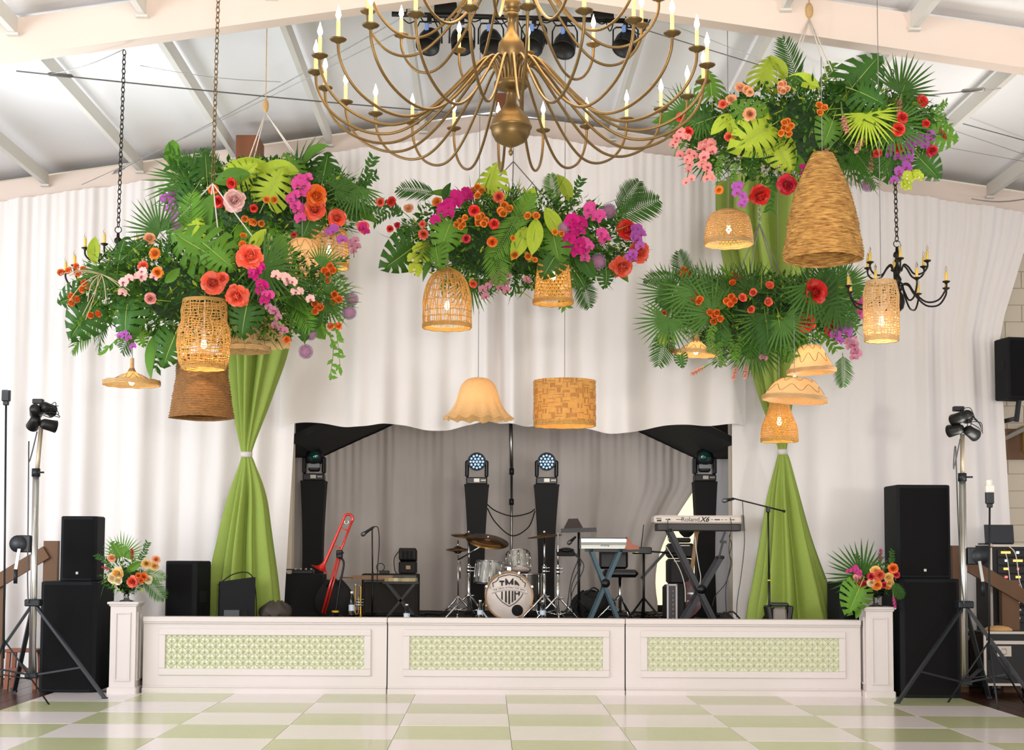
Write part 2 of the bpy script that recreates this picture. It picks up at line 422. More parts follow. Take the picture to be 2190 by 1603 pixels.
mb = MB(); mb.sheet(lambda u, v: (WXL + .03 + .02 * math.sin(u * 30), YC + .2 + u * (YB - YC - .2), EZ - .05 + (DK - EZ + .06) * v), 60, 6)
solo('grey_curtain', 'grey drape hung edge-on beside the black draped table', 'curtain', mb, m_grey, group='grey drapes of the stage recess')
mb = MB(); mb.sheet(lambda u, v: (WXR - .03 + .02 * math.sin(u * 30), YC + .2 + u * (YB - YC - .2), EZ - .05 + (DK - EZ + .06) * v), 60, 6)
solo('grey_curtain', 'pale drape hung edge-on beside the black tower next to the green column', 'curtain', mb, MATS['pale_grey_drape'], group='grey drapes of the stage recess')

# ------------------------------------------------------------------ stage fascia panels, each with its lattice
m_lat = M('lattice_green', '#b4c374', .5); m_latb = M('lattice_backing', '#e6e2d6', .6)
FX = [-3.51, -1.02, 1.40, 3.80]
def fascia(x0, x1, label):
    W = x1 - x0 - .012; cx = (x0 + x1) / 2
    t = thing('stage_fascia', label, 'stage panel', (cx, 0, 0), 'white fascia panels along the stage front')
    z0, z1 = .115, SZ - .055
    lw, lh = W * .815, .335; lz = .43
    mb = MB()                                 # body built round the opening
    mb.box((0, .04, (z0 + lz - lh / 2) / 2), (W, .06, lz - lh / 2 - z0 + .0)) if False else None
    mb.box((0, .04, (lz - lh / 2) / 2), (W, .06, lz - lh / 2)); mb.box((0, .04, (lz + lh / 2 + z1) / 2), (W, .06, z1 - lz - lh / 2))
    for s_ in (-1, 1): mb.box((s_ * (lw + W) / 4, .04, lz), ((W - lw) / 2, .06, lh))
    PL(t, 'panel_body', mb, m_white)
    mb = MB(); mb.box((0, -.005, .035), (W + .004, .05, .07), ch=.008); mb.box((0, .0, .078), (W, .03, .02), ch=.006); PL(t, 'base_moulding', mb, m_white)
    mb = MB(); mb.box((0, .06, SZ - .027), (W + .006, .17, .054), ch=.006); mb.box((0, 0, SZ - .062), (W, .03, .018), ch=.005); PL(t, 'cap_rail', mb, m_white)
    for (a, b, w, h) in ((0, lz + lh / 2 + .035, lw + .14, .07), (0, lz - lh / 2 - .035, lw + .14, .07), (-lw / 2 - .035, lz, .07, lh), (lw / 2 + .035, lz, .07, lh)):
        mb = MB(); mb.box((a, .004, b), (w, .024, h), ch=.006); PL(t, 'frame_moulding', mb, m_white)
    mb = MB(); mb.box((0, .02, lz), (lw, .01, lh)); PL(t, 'lattice_backing', mb, m_latb)
    mb = MB(); nx, nz = 36, 6; ax, az = lw / nx, lh / nz; yl = .008; w = .0026
    def b2(p, q, ww=w): mb.bar((p[0], yl, p[1]), (q[0], yl, q[1]), ww, .008, up=(0, 1, 0))
    for j in range(nz + 1): b2((-lw / 2, lz - lh / 2 + j * az), (lw / 2, lz - lh / 2 + j * az))
    for i in range(nx + 1): b2((-lw / 2 + i * ax, lz - lh / 2), (-lw / 2 + i * ax, lz + lh / 2), .002)
    for i in range(nx):
        for j in range(nz):
            xa = -lw / 2 + i * ax; za = lz - lh / 2 + j * az
            if (i + j) % 2: b2((xa, za), (xa + ax, za + az))
            else: b2((xa, za + az), (xa + ax, za))
            m2 = (xa + ax / 2, za + az / 2)
            if (i + j) % 2: b2((xa, za + az), m2)
            else: b2((xa + ax, za + az), m2)
    PL(t, 'lattice', mb, m_lat, 'pale green geometric lattice', 'stuff')
fascia(FX[0], FX[1], 'white stage panel with green lattice beside the peach flower pedestal')
fascia(FX[1], FX[2], 'white stage panel with green lattice below the drum kit')
fascia(FX[2], FX[3], 'white stage panel with green lattice below the white keyboard and green drape')

# ------------------------------------------------------------------ big brass chandelier
m_brass = M('aged_brass', '#7b633d', .4, .8, var=.25, vscale=12)
m_brass2 = M('brass_pan_shaded', '#6e5a38', .45, .8)  # lower pans: brass with shade in its colour; upper pans keep lit brass
m_wax = M('candle_sleeve_wax', '#f6e3a4', .5, trans=.25, emit=.25, ecol='#ffd98a')
m_flame = M('flame_bulb_lit', '#fff2d0', .3, emit=22, ecol='#ffd9a0')
m_clear = M('flame_bulb_clear', '#fff6ea', .1, glass=True)
def pan_mb(r):
    m = MB(); m.lathe([(.004, -.022), (r * .25, -.02), (r * .4, -.012), (r * .85, -.004), (r, .003), (r * .97, .006), (r * .6, .001), (.014, .002), (.013, .012), (.002, .012)], 18); return m
def candle_mb(h, r=.011):
    m = MB(); m.lathe([(.002, 0), (r * 1.15, 0), (r * 1.1, .012), (r, .014), (r, h), (.002, h)], 10); return m
def flame_mb(h, r):
    m = MB(); m.lathe([(.003, 0), (r * .45, .004), (r * .5, h * .12), (r, h * .34), (r * .8, h * .56), (r * .3, h * .82), (.001, h)], 10); return m
def arm_mb(prof, r, n=4):
    m = MB(); m.tube(spline([(x, 0, z) for x, z in prof], n), r, 7); return m
def build_arms(root, prof, n, a0, zoff, ar, pan, cand, flame, mats, pre=''):
    R = prof[0][0]; me_a = arm_mb(prof, ar).mesh('arm', mats[0])
    me_p = pan.mesh('drip_pan', mats[1]); me_c = cand.mesh('candle_sleeve', mats[2]); me_f = flame[0].mesh('flame_bulb', mats[3])
    for k in range(n):
        a = a0 + 2 * PI * k / n
        o = inst('arm', me_a, root, (0, 0, zoff), (0, 0, a))
        inst('drip_pan', me_p, o, (R, 0, prof[0][1])); inst('candle_sleeve', me_c, o, (R, 0, prof[0][1] + .01)); inst('flame_bulb', me_f, o, (R, 0, prof[0][1] + .01 + flame[1]))
CHD = 8.5
c0 = at(1093, 165, CHD)
ch = thing('chandelier', 'huge aged brass chandelier with many curved arms and lit candle bulbs', 'chandelier', c0)
prof = [(-.462, .003), (-.452, .012), (-.437, .014), (-.424, .006), (-.41, .012), (-.402, .04), (-.375, .088), (-.335, .11), (-.302, .116), (-.298, .122), (-.287, .122), (-.283, .116), (-.25, .108), (-.215, .082), (-.185, .052), (-.155, .033), (-.105, .025),
        (-.088, .03), (-.078, .055), (-.062, .092), (-.055, .098), (-.032, .098), (-.026, .09), (-.02, .05), (.0, .036), (.06, .042), (.11, .07), (.16, .078), (.20, .072), (.235, .045), (.27, .027), (.31, .021), (.35, .024), (.358, .042), (.372, .044), (.38, .03), (.395, .05), (.43, .058), (.465, .045), (.48, .03), (.50, .08), (.52, .086), (.53, .05), (.6, .03), (.7, .045), (.78, .03), (.9, .012)]
m_ = MB(); m_.lathe([(r, z) for z, r in prof], 32); PL(ch, 'hub_column', m_, m_brass)
lower = [(1.124, 0), (1.115, -.09), (1.065, -.19), (.975, -.275), (.855, -.332), (.745, -.35), (.65, -.335), (.56, -.29), (.47, -.22), (.38, -.13), (.30, -.045), (.23, .035), (.17, .085), (.12, .085), (.085, .03), (.075, -.03)]
build_arms(ch, lower, 24, PI / 2 + R_(3.4), 0, .0085, pan_mb(.047), candle_mb(.095), (flame_mb(.088, .0155), .095), [m_brass, m_brass2, m_wax, m_flame])
upper = [(.85, 0), (.845, -.08), (.80, -.17), (.72, -.245), (.62, -.275), (.52, -.25), (.42, -.17), (.32, -.05), (.24, .07), (.16, .15), (.1, .15), (.07, .09)]
build_arms(ch, upper, 12, PI / 2 - R_(8), .425, .0085, pan_mb(.046), candle_mb(.095), (flame_mb(.088, .0155), .095), [m_brass, m_brass, m_wax, m_flame])
m_ = MB(); m_.chain((0, 0, .88), (0, 0, zb(c0.x) + .25 - c0.z), .09, .008); PL(ch, 'chain', m_, m_brass)
point_light('chandelier_glow', (0, 0, .75), 90, (1.0, .72, .42), .5, ch)

# ------------------------------------------------------------------ two small black chandeliers
m_iron = M('black_iron', '#241f1c', .5, .7)
m_tallow = M('tallow_sleeve', '#e8c25a', .55)
def small_chandelier(px, py_ring, top_px, label):
    D = 12.65; r0 = at(px, py_ring, D); t = thing('black_chandelier', label, 'chandelier', (r0.x, r0.y, r0.z - .62))
    z = .62
    m = MB(); m.lathe([(.002, z - .05), (.012, z - .055), (.014, z - .09), (.03, z - .105), (.034, z - .13), (.014, z - .15), (.024, z - .17), (.012, z - .19), (.016, z - .215), (.028, z - .235), (.013, z - .26), (.02, z - .3), (.036, z - .33), (.03, z - .36), (.014, z - .39), (.018, z - .42), (.05, z - .47), (.062, z - .53), (.05, z - .58), (.02, z - .61), (.012, z - .625), (.002, z - .64)], 14)
    PL(t, 'hub_column', m, m_iron)
    up = [(.27, z - .205), (.268, z - .26), (.22, z - .305), (.15, z - .30), (.10, z - .235), (.06, z - .21), (.04, z - .26)]
    lo = [(.43, z - .40), (.425, z - .46), (.36, z - .545), (.25, z - .55), (.15, z - .46), (.10, z - .385), (.05, z - .38), (.03, z - .43)]
    for pr, n, a0 in ((up, 6, .35), (lo, 8, .1)):
        build_arms(t, pr, n, a0, 0, .008, pan_mb(.032), candle_mb(.075, .012), (flame_mb(.055, .011), .075), [m_iron, m_iron, m_tallow, m_clear])
    m = MB(); X = Matrix.Rotation(PI / 2, 3, 'X'); m.torus((0, 0, z - .025), .028, .004, 16, 6, X)
    tp = at(*top_px, D); m.chain((0, 0, z), tp - WL[t], .055, .0045); PL(t, 'chain', m, m_iron)
small_chandelier(1918, 515, (1908, 150), 'black iron chandelier with unlit candles beside the tall cylinder basket lamp')
small_chandelier(253, 485, (266, 108), 'black iron chandelier half hidden in flowers above the flat disc lamp')

# ------------------------------------------------------------------ rail of stage lights under the ridge
m_can = M('black_can', '#161514', .45, .3); m_plug = M('blue_plug', '#6f8fd0', .5)
D = 13.05; a = at(838, 30, D); b = at(1385, 46, D)
lr = thing('lighting_rail', 'long black lighting rail hung under the ceiling ridge', 'lighting rail', ((a.x + b.x) / 2, a.y, (a.z + b.z) / 2))
m = MB(); m.tube([a, b], .024, 8); P(lr, 'rail', m, m_can)
for px, py in ((953, 19), (1288, 32)):
    m = MB(); c = at(px, py, D - .02); m.box(c, (.20, .12, .09), ch=.01)
    for k in range(4): m.box(c + Vector((-.08 + k * .05, 0, .06)), (.02, .05, .05))
    P(lr, 'dimmer_pack', m, m_can)
for px, py in ((870, 30), (1100, 36), (1360, 44)):
    m = MB(); c = at(px, py, D); m.tube([c, (c.x, c.y, zb(c.x) + .34)], .006, 5); P(lr, 'hanger', m, m_dark)
m = MB()
for k in range(14):
    x0 = 860 + k * 36 + random.uniform(-10, 10); p = at(x0, 36, D); q = at(x0 + random.uniform(20, 60), 40, D)
    m.tube(spline([p, (p + q) / 2 - Vector((0, .05, random.uniform(.05, .22))), q], 6), .006, 5)
P(lr, 'cable', m, m_can)
for i, (px, py, lab) in enumerate(((918, 88, 'end light nearest the first dimmer pack'), (988, 88, 'second light from the dimmer pack end'), (1050, 90, 'light just before the chandelier stem'), (1142, 90, 'light just past the chandelier stem'), (1208, 96, 'light hanging free between two gaps'), (1338, 92, 'far end light past the second dimmer pack'))):
    c = at(px, py, D); t = thing('stage_light', 'black round stage light on the ceiling rail, ' + lab, 'stage light', c, 'stage lights on the ceiling rail')
    X = (fx(62 + 8 * hashn(i * 5.3)) @ fz(0)); m = MB()
    m.lathe([(.002, -.11), (.045, -.11), (.08, -.09), (.099, -.03), (.105, .06), (.108, .075), (.102, .078), (.095, .05), (.002, .04)], 20, (0, 0, 0), fy(-20 + 45 * hashn(i * 2.7)) @ fx(150))
    PL(t, 'can', m, m_can)
    rail_z = (a.z + (b.z - a.z) * (c.x - a.x) / (b.x - a.x)) - c.z
    m = MB(); m.tube([(-.112, 0, -.02), (-.11, 0, .12), (-.085, 0, rail_z - .06), (.085, 0, rail_z - .06), (.11, 0, .12), (.112, 0, -.02)], .008, 5); PL(t, 'yoke', m, m_can)
    m = MB(); m.box((0, 0, rail_z - .03), (.04, .05, .08)); PL(t, 'clamp', m, m_can)
    m = MB(); m.box((-.02, -.05, .11), (.035, .035, .07), ch=.006); m.tube(spline([(-.02, -.05, .14), (.02, -.04, .2), (.07, 0, rail_z - .05)], 5), .006, 5, 1); PL(t, 'plug', m, [m_plug, m_can])

# ------------------------------------------------------------------ wicker pendant lamps
m_straw = M('rattan', '#dcae62', .6, var=.3, vscale=30, trans=.35, bump=.15, bscale=120)
m_straw_l = M('rattan_pale', '#e6c48c', .6, var=.2, vscale=25, trans=.4, bump=.1, bscale=150)
m_straw_d = M('seagrass_brown', '#b07e45', .7, var=.5, vscale=30, stretch=(1, 1, 6), col2='#6a4420', trans=.08, bump=.5, bscale=70)
m_straw_g = M('seagrass_gold', '#e2b062', .7, var=.36, vscale=14, stretch=(1, 1, 7), col2='#8a581f', trans=.08, bump=.5, bscale=70)
m_paper = M('woven_reed', '#e3bd8a', .6, var=.22, vscale=40, stretch=(1, 1, 5), trans=.34, bump=.1, bscale=180)
m_bulb = M('bulb_lit', '#fff4dc', .3, emit=14, ecol='#ffdfa8')
m_socket = M('socket_white', '#f4efe4', .4)
m_cord = M('cord_grey', '#8d8a86', .6)
def prof_at(prof, t):
    for (r0, z0), (r1, z1) in zip(prof, prof[1:]):
        if z0 <= t <= z1: return r0 + (r1 - r0) * (t - z0) / max(1e-6, z1 - z0)
    return prof[-1][0]
def smooth_prof(prof, n=6): return [(max(.01, v.x), v.y) for v in [Vector((p.x, p.y)) for p in spline([(r, z, 0) for r, z in prof], n)]]
SOLIDS = []                                   # (centre, reach, inside test): leaves and blooms are kept out of these
def pendant(name, label, box, D, prof, style, mat, bulb=None, hang=None, tilt=(0, 0), watts=5, nv=36, nh=16, rim=True, bulbmat=None):
    """prof: (radius 0..1, height 0..1) from the rim up; box: x0, x1, top y, rim y in the photo"""
    x0, x1, y0, y1 = box; c = at((x0 + x1) / 2, y1, D); s = sc(D); R = (x1 - x0) / 2 / s; H = (y1 - y0) / s
    t = thing(name, label, 'pendant lamp', c, 'wicker pendant lamps among the hanging flowers')
    pr = [(r * R, z * H) for r, z in smooth_prof(prof)]
    SOLIDS.append((c + Vector((0, 0, H / 2)), math.hypot(R, H / 2) + .03, lambda p, c=c, pr=pr, H=H: -.02 < p.z - c.z < H + .015 and math.hypot(p.x - c.x, p.y - c.y) < prof_at(pr, min(max(p.z - c.z, 0), H)) + .018))
    X = fy(tilt[0]) @ fx(tilt[1]); m = MB()
    def pt(r, z, a): return X @ Vector((r * math.cos(a), r * math.sin(a), z))
    if style == 'open':
        for k in range(nv):
            a = 2 * PI * k / nv + .03 * math.sin(k * 3.7)
            m.tube([pt(r * (1 + .012 * math.sin(k * 2.2 + i)), z, a + .05 * math.sin(i * .35 + k)) for i, (r, z) in enumerate(pr)], .0032 + .002 * (k % 3 == 0), 4)
        zs = [z for r, z in pr]
        for j in range(nh + 1):
            z = H * (j + .15 * math.sin(j * 2.3)) / nh; z = max(0, min(H, z)); r = prof_at([(a, b) for a, b in pr], z)
            m.tube([pt(r * (1.01 if (k + j) % 2 else .985), z + .004 * math.sin(k * 1.3 + j), 2 * PI * k / (nv)) for k in range(nv)], .0042, 4, closed=True)
    elif style == 'mesh':                                   # close net: staggered knots
        for j in range(nh):
            za, zc = H * j / nh, H * (j + 1) / nh; ra, rc = prof_at(pr, za), prof_at(pr, zc)
            off = (j % 2) * .5
            for k in range(nv):
                a0_, a1_ = 2 * PI * (k + off) / nv, 2 * PI * (k + off + .5) / nv
                m.tube([pt(ra, za, a0_), pt(rc, zc, a1_)], .0034, 4, caps=False)
                m.tube([pt(ra, za, a0_), pt(rc, zc, a0_ - PI / nv)], .0034, 4, caps=False)
            m.tube([pt(ra * (1.01 + .01 * (k % 2)), za, 2 * PI * k / nv) for k in range(nv)], .004, 4, closed=True)
    elif style == 'rope':
        n = nh * 4; pp = []
        for j in range(n + 1):
            z = H * j / n; r = prof_at(pr, z) * (1 + .02 * math.sin(PI * j / 2) + .018 * (hashn((j // 4) * 3.77) - .5)) ; pp.append((r, z))
        vs = []; na = 72; fs = []
        for j, (r, z) in enumerate(pp):
            for k in range(na):
                a = 2 * PI * k / na; w = .010 * R * math.sin(k * 2.1 + (j // 4) * 1.7) + .012 * R * math.sin(k * .9 + j * .13) + .011 * R * random.uniform(-1, 1)
                vs.append(pt(r + w, z + .006 * math.sin(a * 3 + j * .05) * H, a))
        for j in range(n):
            for k in range(na): fs.append((j * na + k, j * na + (k + 1) % na, (j + 1) * na + (k + 1) % na, (j + 1) * na + k))
        m.add(vs, fs)
    elif style == 'scallop':
        na = 120
        def fn(u, v):
            i = v * (len(pr) - 1); k = min(int(i), len(pr) - 2); f = i - k; r = pr[k][0] * (1 - f) + pr[k + 1][0] * f; z = pr[k][1] * (1 - f) + pr[k + 1][1] * f
            a = 2 * PI * u; w = max(0, 1 - v * 1.9) ** 1.3
            return pt(r * (1 + .045 * w * math.cos(a * 15)), z + .03 * w * H * math.cos(a * 15 + .6), a)
        m.sheet(fn, na, 24, closed_u=True)
    elif style == 'drum':
        m.lathe([(r * .985, z) for r, z in pr], 64); nb, nr = 26, 9
        for j in range(nr):
            for k in range(nb):
                for q in range(4):
                    hor = (j + k) % 2
                    a0_ = 2 * PI * (k + (0.02 if hor else q / 4 + .02)) / nb; a1_ = 2 * PI * (k + (.98 if hor else q / 4 + .23)) / nb
                    z0_ = H * (j + (q / 4 + .03 if hor else .03)) / nr; z1_ = H * (j + (q / 4 + .22 if hor else .97)) / nr
                    rr = R * (1.0 + .03 * hashn(j * 7.7 + k * 3.3 + q)); am = (a0_ + a1_) / 2
                    m.add([pt(rr, z0_, a0_), pt(rr * 1.008, z0_, am), pt(rr, z0_, a1_), pt(rr, z1_, a1_), pt(rr * 1.008, z1_, am), pt(rr, z1_, a0_)], [(0, 1, 4, 5), (1, 2, 3, 4)], 1 if random.random() < .42 else 0, False)
    else:                                                    # 'solid' tightly woven
        na = 64
        def fn(u, v):
            i = v * (len(pr) - 1); k = min(int(i), len(pr) - 2); f = i - k; r = pr[k][0] * (1 - f) + pr[k + 1][0] * f; z = pr[k][1] * (1 - f) + pr[k + 1][1] * f
            return pt(r * (1 + .004 * math.sin(v * 160)), z, 2 * PI * u)
        m.sheet(fn, na, 60, closed_u=True)
    PL(t, 'shade', m, [mat, M('bamboo_strip_brown', '#b47e3e', .6, var=.3, vscale=30, trans=.2) if style == 'drum' else m_straw_d])
    if rim:
        m = MB()
        for q in range(3): m.tube([pt(pr[0][0] * 1.005, pr[0][1] + q * .013, 2 * PI * k / 40) + X @ Vector((0, 0, .003 * math.sin(k * 1.7 + q))) for k in range(40)], .008, 5, closed=True)
        PL(t, 'rim_band', m, mat)
        if style in ('open', 'mesh'):
            m = MB()
            for q in range(2): m.tube([pt(pr[-1][0] * 1.005, pr[-1][1] - q * .012, 2 * PI * k / 32) for k in range(32)], .007, 5, closed=True)
            PL(t, 'top_band', m, mat)
    if style == 'solid' and len(prof) > 4:
        m = MB()
        for q in range(2):
            pts = []
            for k in range(72):
                f = .35 + .3 * q + .1 * math.sin(k / 72 * 2 * PI * 9); i = f * (len(pr) - 1); kk = min(int(i), len(pr) - 2); ff = i - kk
                pts.append(pt((pr[kk][0] * (1 - ff) + pr[kk + 1][0] * ff) * 1.006, pr[kk][1] * (1 - ff) + pr[kk + 1][1] * ff, 2 * PI * k / 72))
            m.tube(pts, .0025, 4, closed=True)
        PL(t, 'stitching', m, m_straw_d)
    ztop = H
    if bulb is not None:
        bz = (y1 - bulb) / s; bz = max(.02, bz)
        m = MB(); br = .026; m.lathe([(.003, -br), (br * .6, -br * .8), (br, 0), (br * .85, br * .6), (.015, br * 1.5), (.013, br * 2.1), (.002, br * 2.1)], 14, (0, 0, bz)); PL(t, 'bulb', m, m_bulb)
        m = MB(); m.lathe([(.002, bz + .05), (.017, bz + .05), (.017, bz + .11), (.006, bz + .12), (.004, max(bz + .13, H))], 10); PL(t, 'socket', m, m_socket)
        point_light('bulb_light', (0, 0, bz - .05), watts, (1.0, .70, .38), .03, t)
    hz = hang if hang is not None else zb(c.x) + .42
    m = MB(); m.tube([(0, 0, ztop - .01), (0, 0, hz - c.z)], .0035, 5); PL(t, 'cord', m, m_cord)
    return t
DLL, DLU, DM, DRU, DRL = 12.35, 13.7, 14.3, 12.55, 14.5
zLL, zLU, zM, zRU, zRL = at(440, 610, DLL).z, at(570, 440, DLU).z, at(1095, 500, DM).z, at(1730, 290, DRU).z, at(1625, 670, DRL).z
bar_ = [(.80, 0), (.93, .12), (1.0, .35), (.97, .55), (.86, .68), (.84, .72), (.86, .82), (.80, 1)]
pendant('basket_lamp', 'barrel shaped open net basket lamp with a pinched waist, lit', (378, 492, 640, 788), 11.75, bar_, 'open', m_straw, 738, hang=zLL, nv=40, nh=24, watts=6)
pendant('rope_lamp', 'dark brown tapered rope lamp below the barrel net basket', (362, 500, 760, 894), 12.2, [(1.0, 0), (.98, .05), (.82, .6), (.72, 1), (.3, 1.04)], 'rope', m_straw_d, None, hang=zLL, nh=26, rim=False)
pendant('disc_lamp', 'flat conical disc lamp with a thin neck hanging below the black iron chandelier', (222, 341, 765, 822), 12.3, [(1.0, 0), (.9, .06), (.55, .25), (.2, .45), (.1, .56), (.075, .7), (.07, 1)], 'solid', m_straw_l, 818, hang=zLL, watts=1.5)
pendant('dome_lamp', 'plain pale round dome lamp between two tiers of flowers', (598, 692, 507, 590), 13.2, [(1.0, 0), (.99, .2), (.93, .45), (.76, .75), (.45, .95), (.05, 1)], 'solid', m_paper, 545, hang=zLU, watts=.8)
pendant('wire_basket_lamp', 'loose wire weave basket lamp beside the plain dome, lit', (660, 745, 492, 572), 13.6, [(1.0, 0), (1.0, .4), (.96, .8), (.84, 1)], 'open', m_straw, 537, hang=zLU, watts=4, nv=26, nh=12)
pendant('brim_lamp', 'smooth wide brimmed straw lamp tucked under the flowers beside the barrel basket', (470, 578, 690, 750), 12.35, [(1.0, 0), (.9, .08), (.62, .3), (.4, .7), (.2, 1)], 'solid', m_straw_l, None, hang=zLL)
pendant('scalloped_lamp', 'scalloped edge straw lamp tucked under the flowers over a green drape', (520, 622, 680, 740), 12.95, [(1.0, 0), (.86, .12), (.66, .4), (.5, .75), (.2, 1)], 'scallop', m_paper, None, hang=zLL, rim=False)
pendant('cloche_lamp', 'tall round-topped cloche lamp of fine vertical canes with wavy bands, lit', (904, 1008, 572, 700), 13.75, [(1.0, 0), (1.0, .3), (.98, .5), (.86, .72), (.6, .9), (.2, 1)], 'open', m_straw, 655, hang=zM, watts=5, nv=84, nh=7)
pendant('tapered_net_lamp', 'small tapered net lamp beneath a dark leaf of the middle flower cloud', (1140, 1226, 560, 648), 13.75, [(1.0, 0), (.97, .1), (.82, .8), (.76, 1)], 'mesh', m_straw, 592, hang=zM, watts=4, nv=26, nh=12)
pendant('bell_lamp', 'scalloped bell lamp of fine reed beside the woven drum lamp', (948, 1097, 806, 896), 14.3, [(1.0, 0), (.82, .14), (.66, .38), (.58, .6), (.48, .82), (.3, .96), (.04, 1)], 'scallop', m_paper, 855, watts=1.5, rim=False)
pendant('drum_lamp', 'woven bamboo drum lamp of patchwork weave hanging over the drum kit, lit', (1142, 1273, 813, 910), 14.3, [(1.0, 0), (1.0, .3), (1.0, .7), (1.0, 1)], 'drum', m_straw, 875, watts=4)
pendant('dome_net_lamp', 'rounded dome net lamp with banded rim beside the giant bottle shaped lamp, lit', (1507, 1610, 450, 522), 13.2, [(1.0, 0), (.99, .25), (.9, .65), (.74, .9), (.45, 1)], 'mesh', m_straw_l, 492, watts=4, nv=40, nh=14)
pendant('bottle_lamp', 'giant bottle shaped lamp of coarse golden seagrass', (1677, 1844, 322, 556), 11.7, [(1.0, 0), (1.0, .08), (.93, .25), (.8, .5), (.62, .72), (.42, .88), (.26, 1)], 'rope', m_straw_g, None, hang=zRU + .4, nh=44, rim=False)
pendant('cylinder_lamp', 'tall cylindrical loose weave basket lamp beside the black iron chandelier, lit', (1848, 1923, 600, 728), 11.95, [(.93, 0), (1.0, .2), (.99, .55), (.98, .8), (.82, 1)], 'open', m_straw_l, 690, watts=5, nv=38, nh=24)
pendant('shallow_cone_lamp', 'shallow cone lamp under the palm fronds of the lower flower cloud, lit', (1442, 1534, 712, 758), 14.2, [(1.0, 0), (.92, .08), (.55, .35), (.22, .62), (.12, .8), (.1, 1)], 'solid', m_straw_l, 752, hang=zRL, watts=2, tilt=(3, 0))
pendant('small_bowl_lamp', 'small upturned bowl lamp with stitched bands above the wider bowl lamp', (1684, 1787, 738, 796), 14.05, [(1.0, 0), (.86, .25), (.66, .6), (.52, .88), (.36, 1), (.02, 1.02)], 'solid', m_paper, 760, hang=zRL, watts=1.6, tilt=(-3, 0))
pendant('wide_bowl_lamp', 'wide shallow upturned bowl lamp hung between a small bowl lamp and a bell net lamp', (1631, 1768, 808, 856), 13.85, [(1.0, 0), (.92, .25), (.78, .55), (.6, .85), (.4, .98), (.02, 1)], 'solid', m_paper, 828, hang=zRL, watts=1.6, tilt=(4, 0))
pendant('bell_net_lamp', 'small bell shaped net lamp over the tie of a green drape, lit', (1628, 1706, 862, 943), 14.38, [(1.0, 0), (1.0, .18), (.93, .42), (.68, .72), (.5, 1)], 'mesh', m_straw, 903, watts=4, nv=34, nh=16)

# ------------------------------------------------------------------ leaves and blooms
def leafmat(n, c, v=.22): return M(n, c, .55, var=.15, vscale=9, rnd=v, trans=.2, spec=.3)
g_dark = leafmat('leaf_dark', '#37641f'); g_mid = leafmat('leaf_mid', '#5d8c2a'); g_lime = leafmat('leaf_lime', '#a6bb36'); g_palm = leafmat('palm_green', '#456f28', .3)
g_rib = M('leaf_rib', '#9db356', .45); g_stem = M('stem_green', '#5a7a34', .5)
GM = {'d': g_dark, 'm': g_mid, 'l': g_lime}
HEART = [(0, .03, -.05), (.06, .20, -.24), (.16, .40, -.25), (.3, .53, -.08), (.45, .56, .14), (.6, .50, .40), (.75, .37, .64), (.88, .20, .84), (1, .0, 1.0)]
def margin(u):
    for a, b in zip(HEART, HEART[1:]):
        if a[0] <= u <= b[0]:
            f = (u - a[0]) / (b[0] - a[0]); return a[1] + (b[1] - a[1]) * f, a[2] + (b[2] - a[2]) * f
    return 0, 1
def monstera(bend=.25, nl=7, slit=.62, seed=0):
    m = MB(); rr = random.Random(seed)
    def S(s_, u, side):
        mx, my = margin(u); y0 = .9 * max(0, u - .06) ** 1.05; x = side * mx * s_; y = y0 * (1 - s_) + my * s_
        z = .10 * math.sin(PI * s_) * (.6) - bend * (y - .2) ** 2 * .9 - .16 * s_ * s_ + .025 * math.sin(u * nl * 2 * PI) * s_
        return (x, y, z)
    for side in (-1, 1):
        for i in range(nl):
            u0, u1 = i / nl, (i + 1) / nl; cut = slit * rr.uniform(.9, 1.25); dp = rr.uniform(.25, .42) if 0 < i else .3
            vs = []; fs = []
            for s_ in (0, .25, .42, .6, .8, 1.0):
                g = 0 if s_ < dp else cut * .5 * min(1, (s_ - dp) / .22) * (1 - .35 * max(0, s_ - .75) / .25)
                du = (u1 - u0) * g * .55
                for f in (0, .5, 1): vs.append(S(s_, (u0 + du) * (1 - f) + (u1 - du) * f, side))
            for r in range(5):
                for c in range(2):
                    q = (r * 3 + c, r * 3 + c + 1, (r + 1) * 3 + c + 1, (r + 1) * 3 + c); fs.append(q if side > 0 else q[::-1])
            m.add(vs, fs)
    m.tube([(0, y, .006 - bend * (y - .2) ** 2 * .9) for y in (-.45, -.2, 0, .25, .5, .75, .98)], [.014, .014, .013, .011, .009, .006, .002], 5, 1)
    return m
def blade(m, a, b, w, sag=0.0, mi=0, up=Vector((0, 0, 1)), n=3):
    a = Vector(a); b = Vector(b); d = b - a; x = d.cross(up); x = x.normalized() * w if x.length > 1e-6 else Vector((w, 0, 0)); vs = []; fs = []
    for i in range(n + 1):
        t = i / n; k = math.sin(PI * (.12 + .88 * t)) ** .7 if t < 1 else 0.02; c = a + d * t - up * sag * t * t
        vs += [c - x * k, c + up * w * .35 * k, c + x * k]
    for i in range(n):
        for c in range(2): fs.append((i * 3 + c, i * 3 + c + 1, i * 3 + c + 4, i * 3 + c + 3))
    m.add(vs, fs, mi)
def fan_palm(n=24, spread=205, seed=0):
    m = MB(); rr = random.Random(seed)
    for i in range(n):
        a = R_(90 - spread / 2 + spread * i / (n - 1)); L = .95 * (1 - .18 * abs(i / (n - 1) - .5) * 2) * rr.uniform(.88, 1.05); z = rr.uniform(-.06, .1)
        blade(m, (0, 0, 0), (L * math.cos(a), L * math.sin(a), z), .026, rr.uniform(.02, .18))
    m.tube([(0, -.5, -.05), (0, 0, 0)], .013, 5, 1); return m
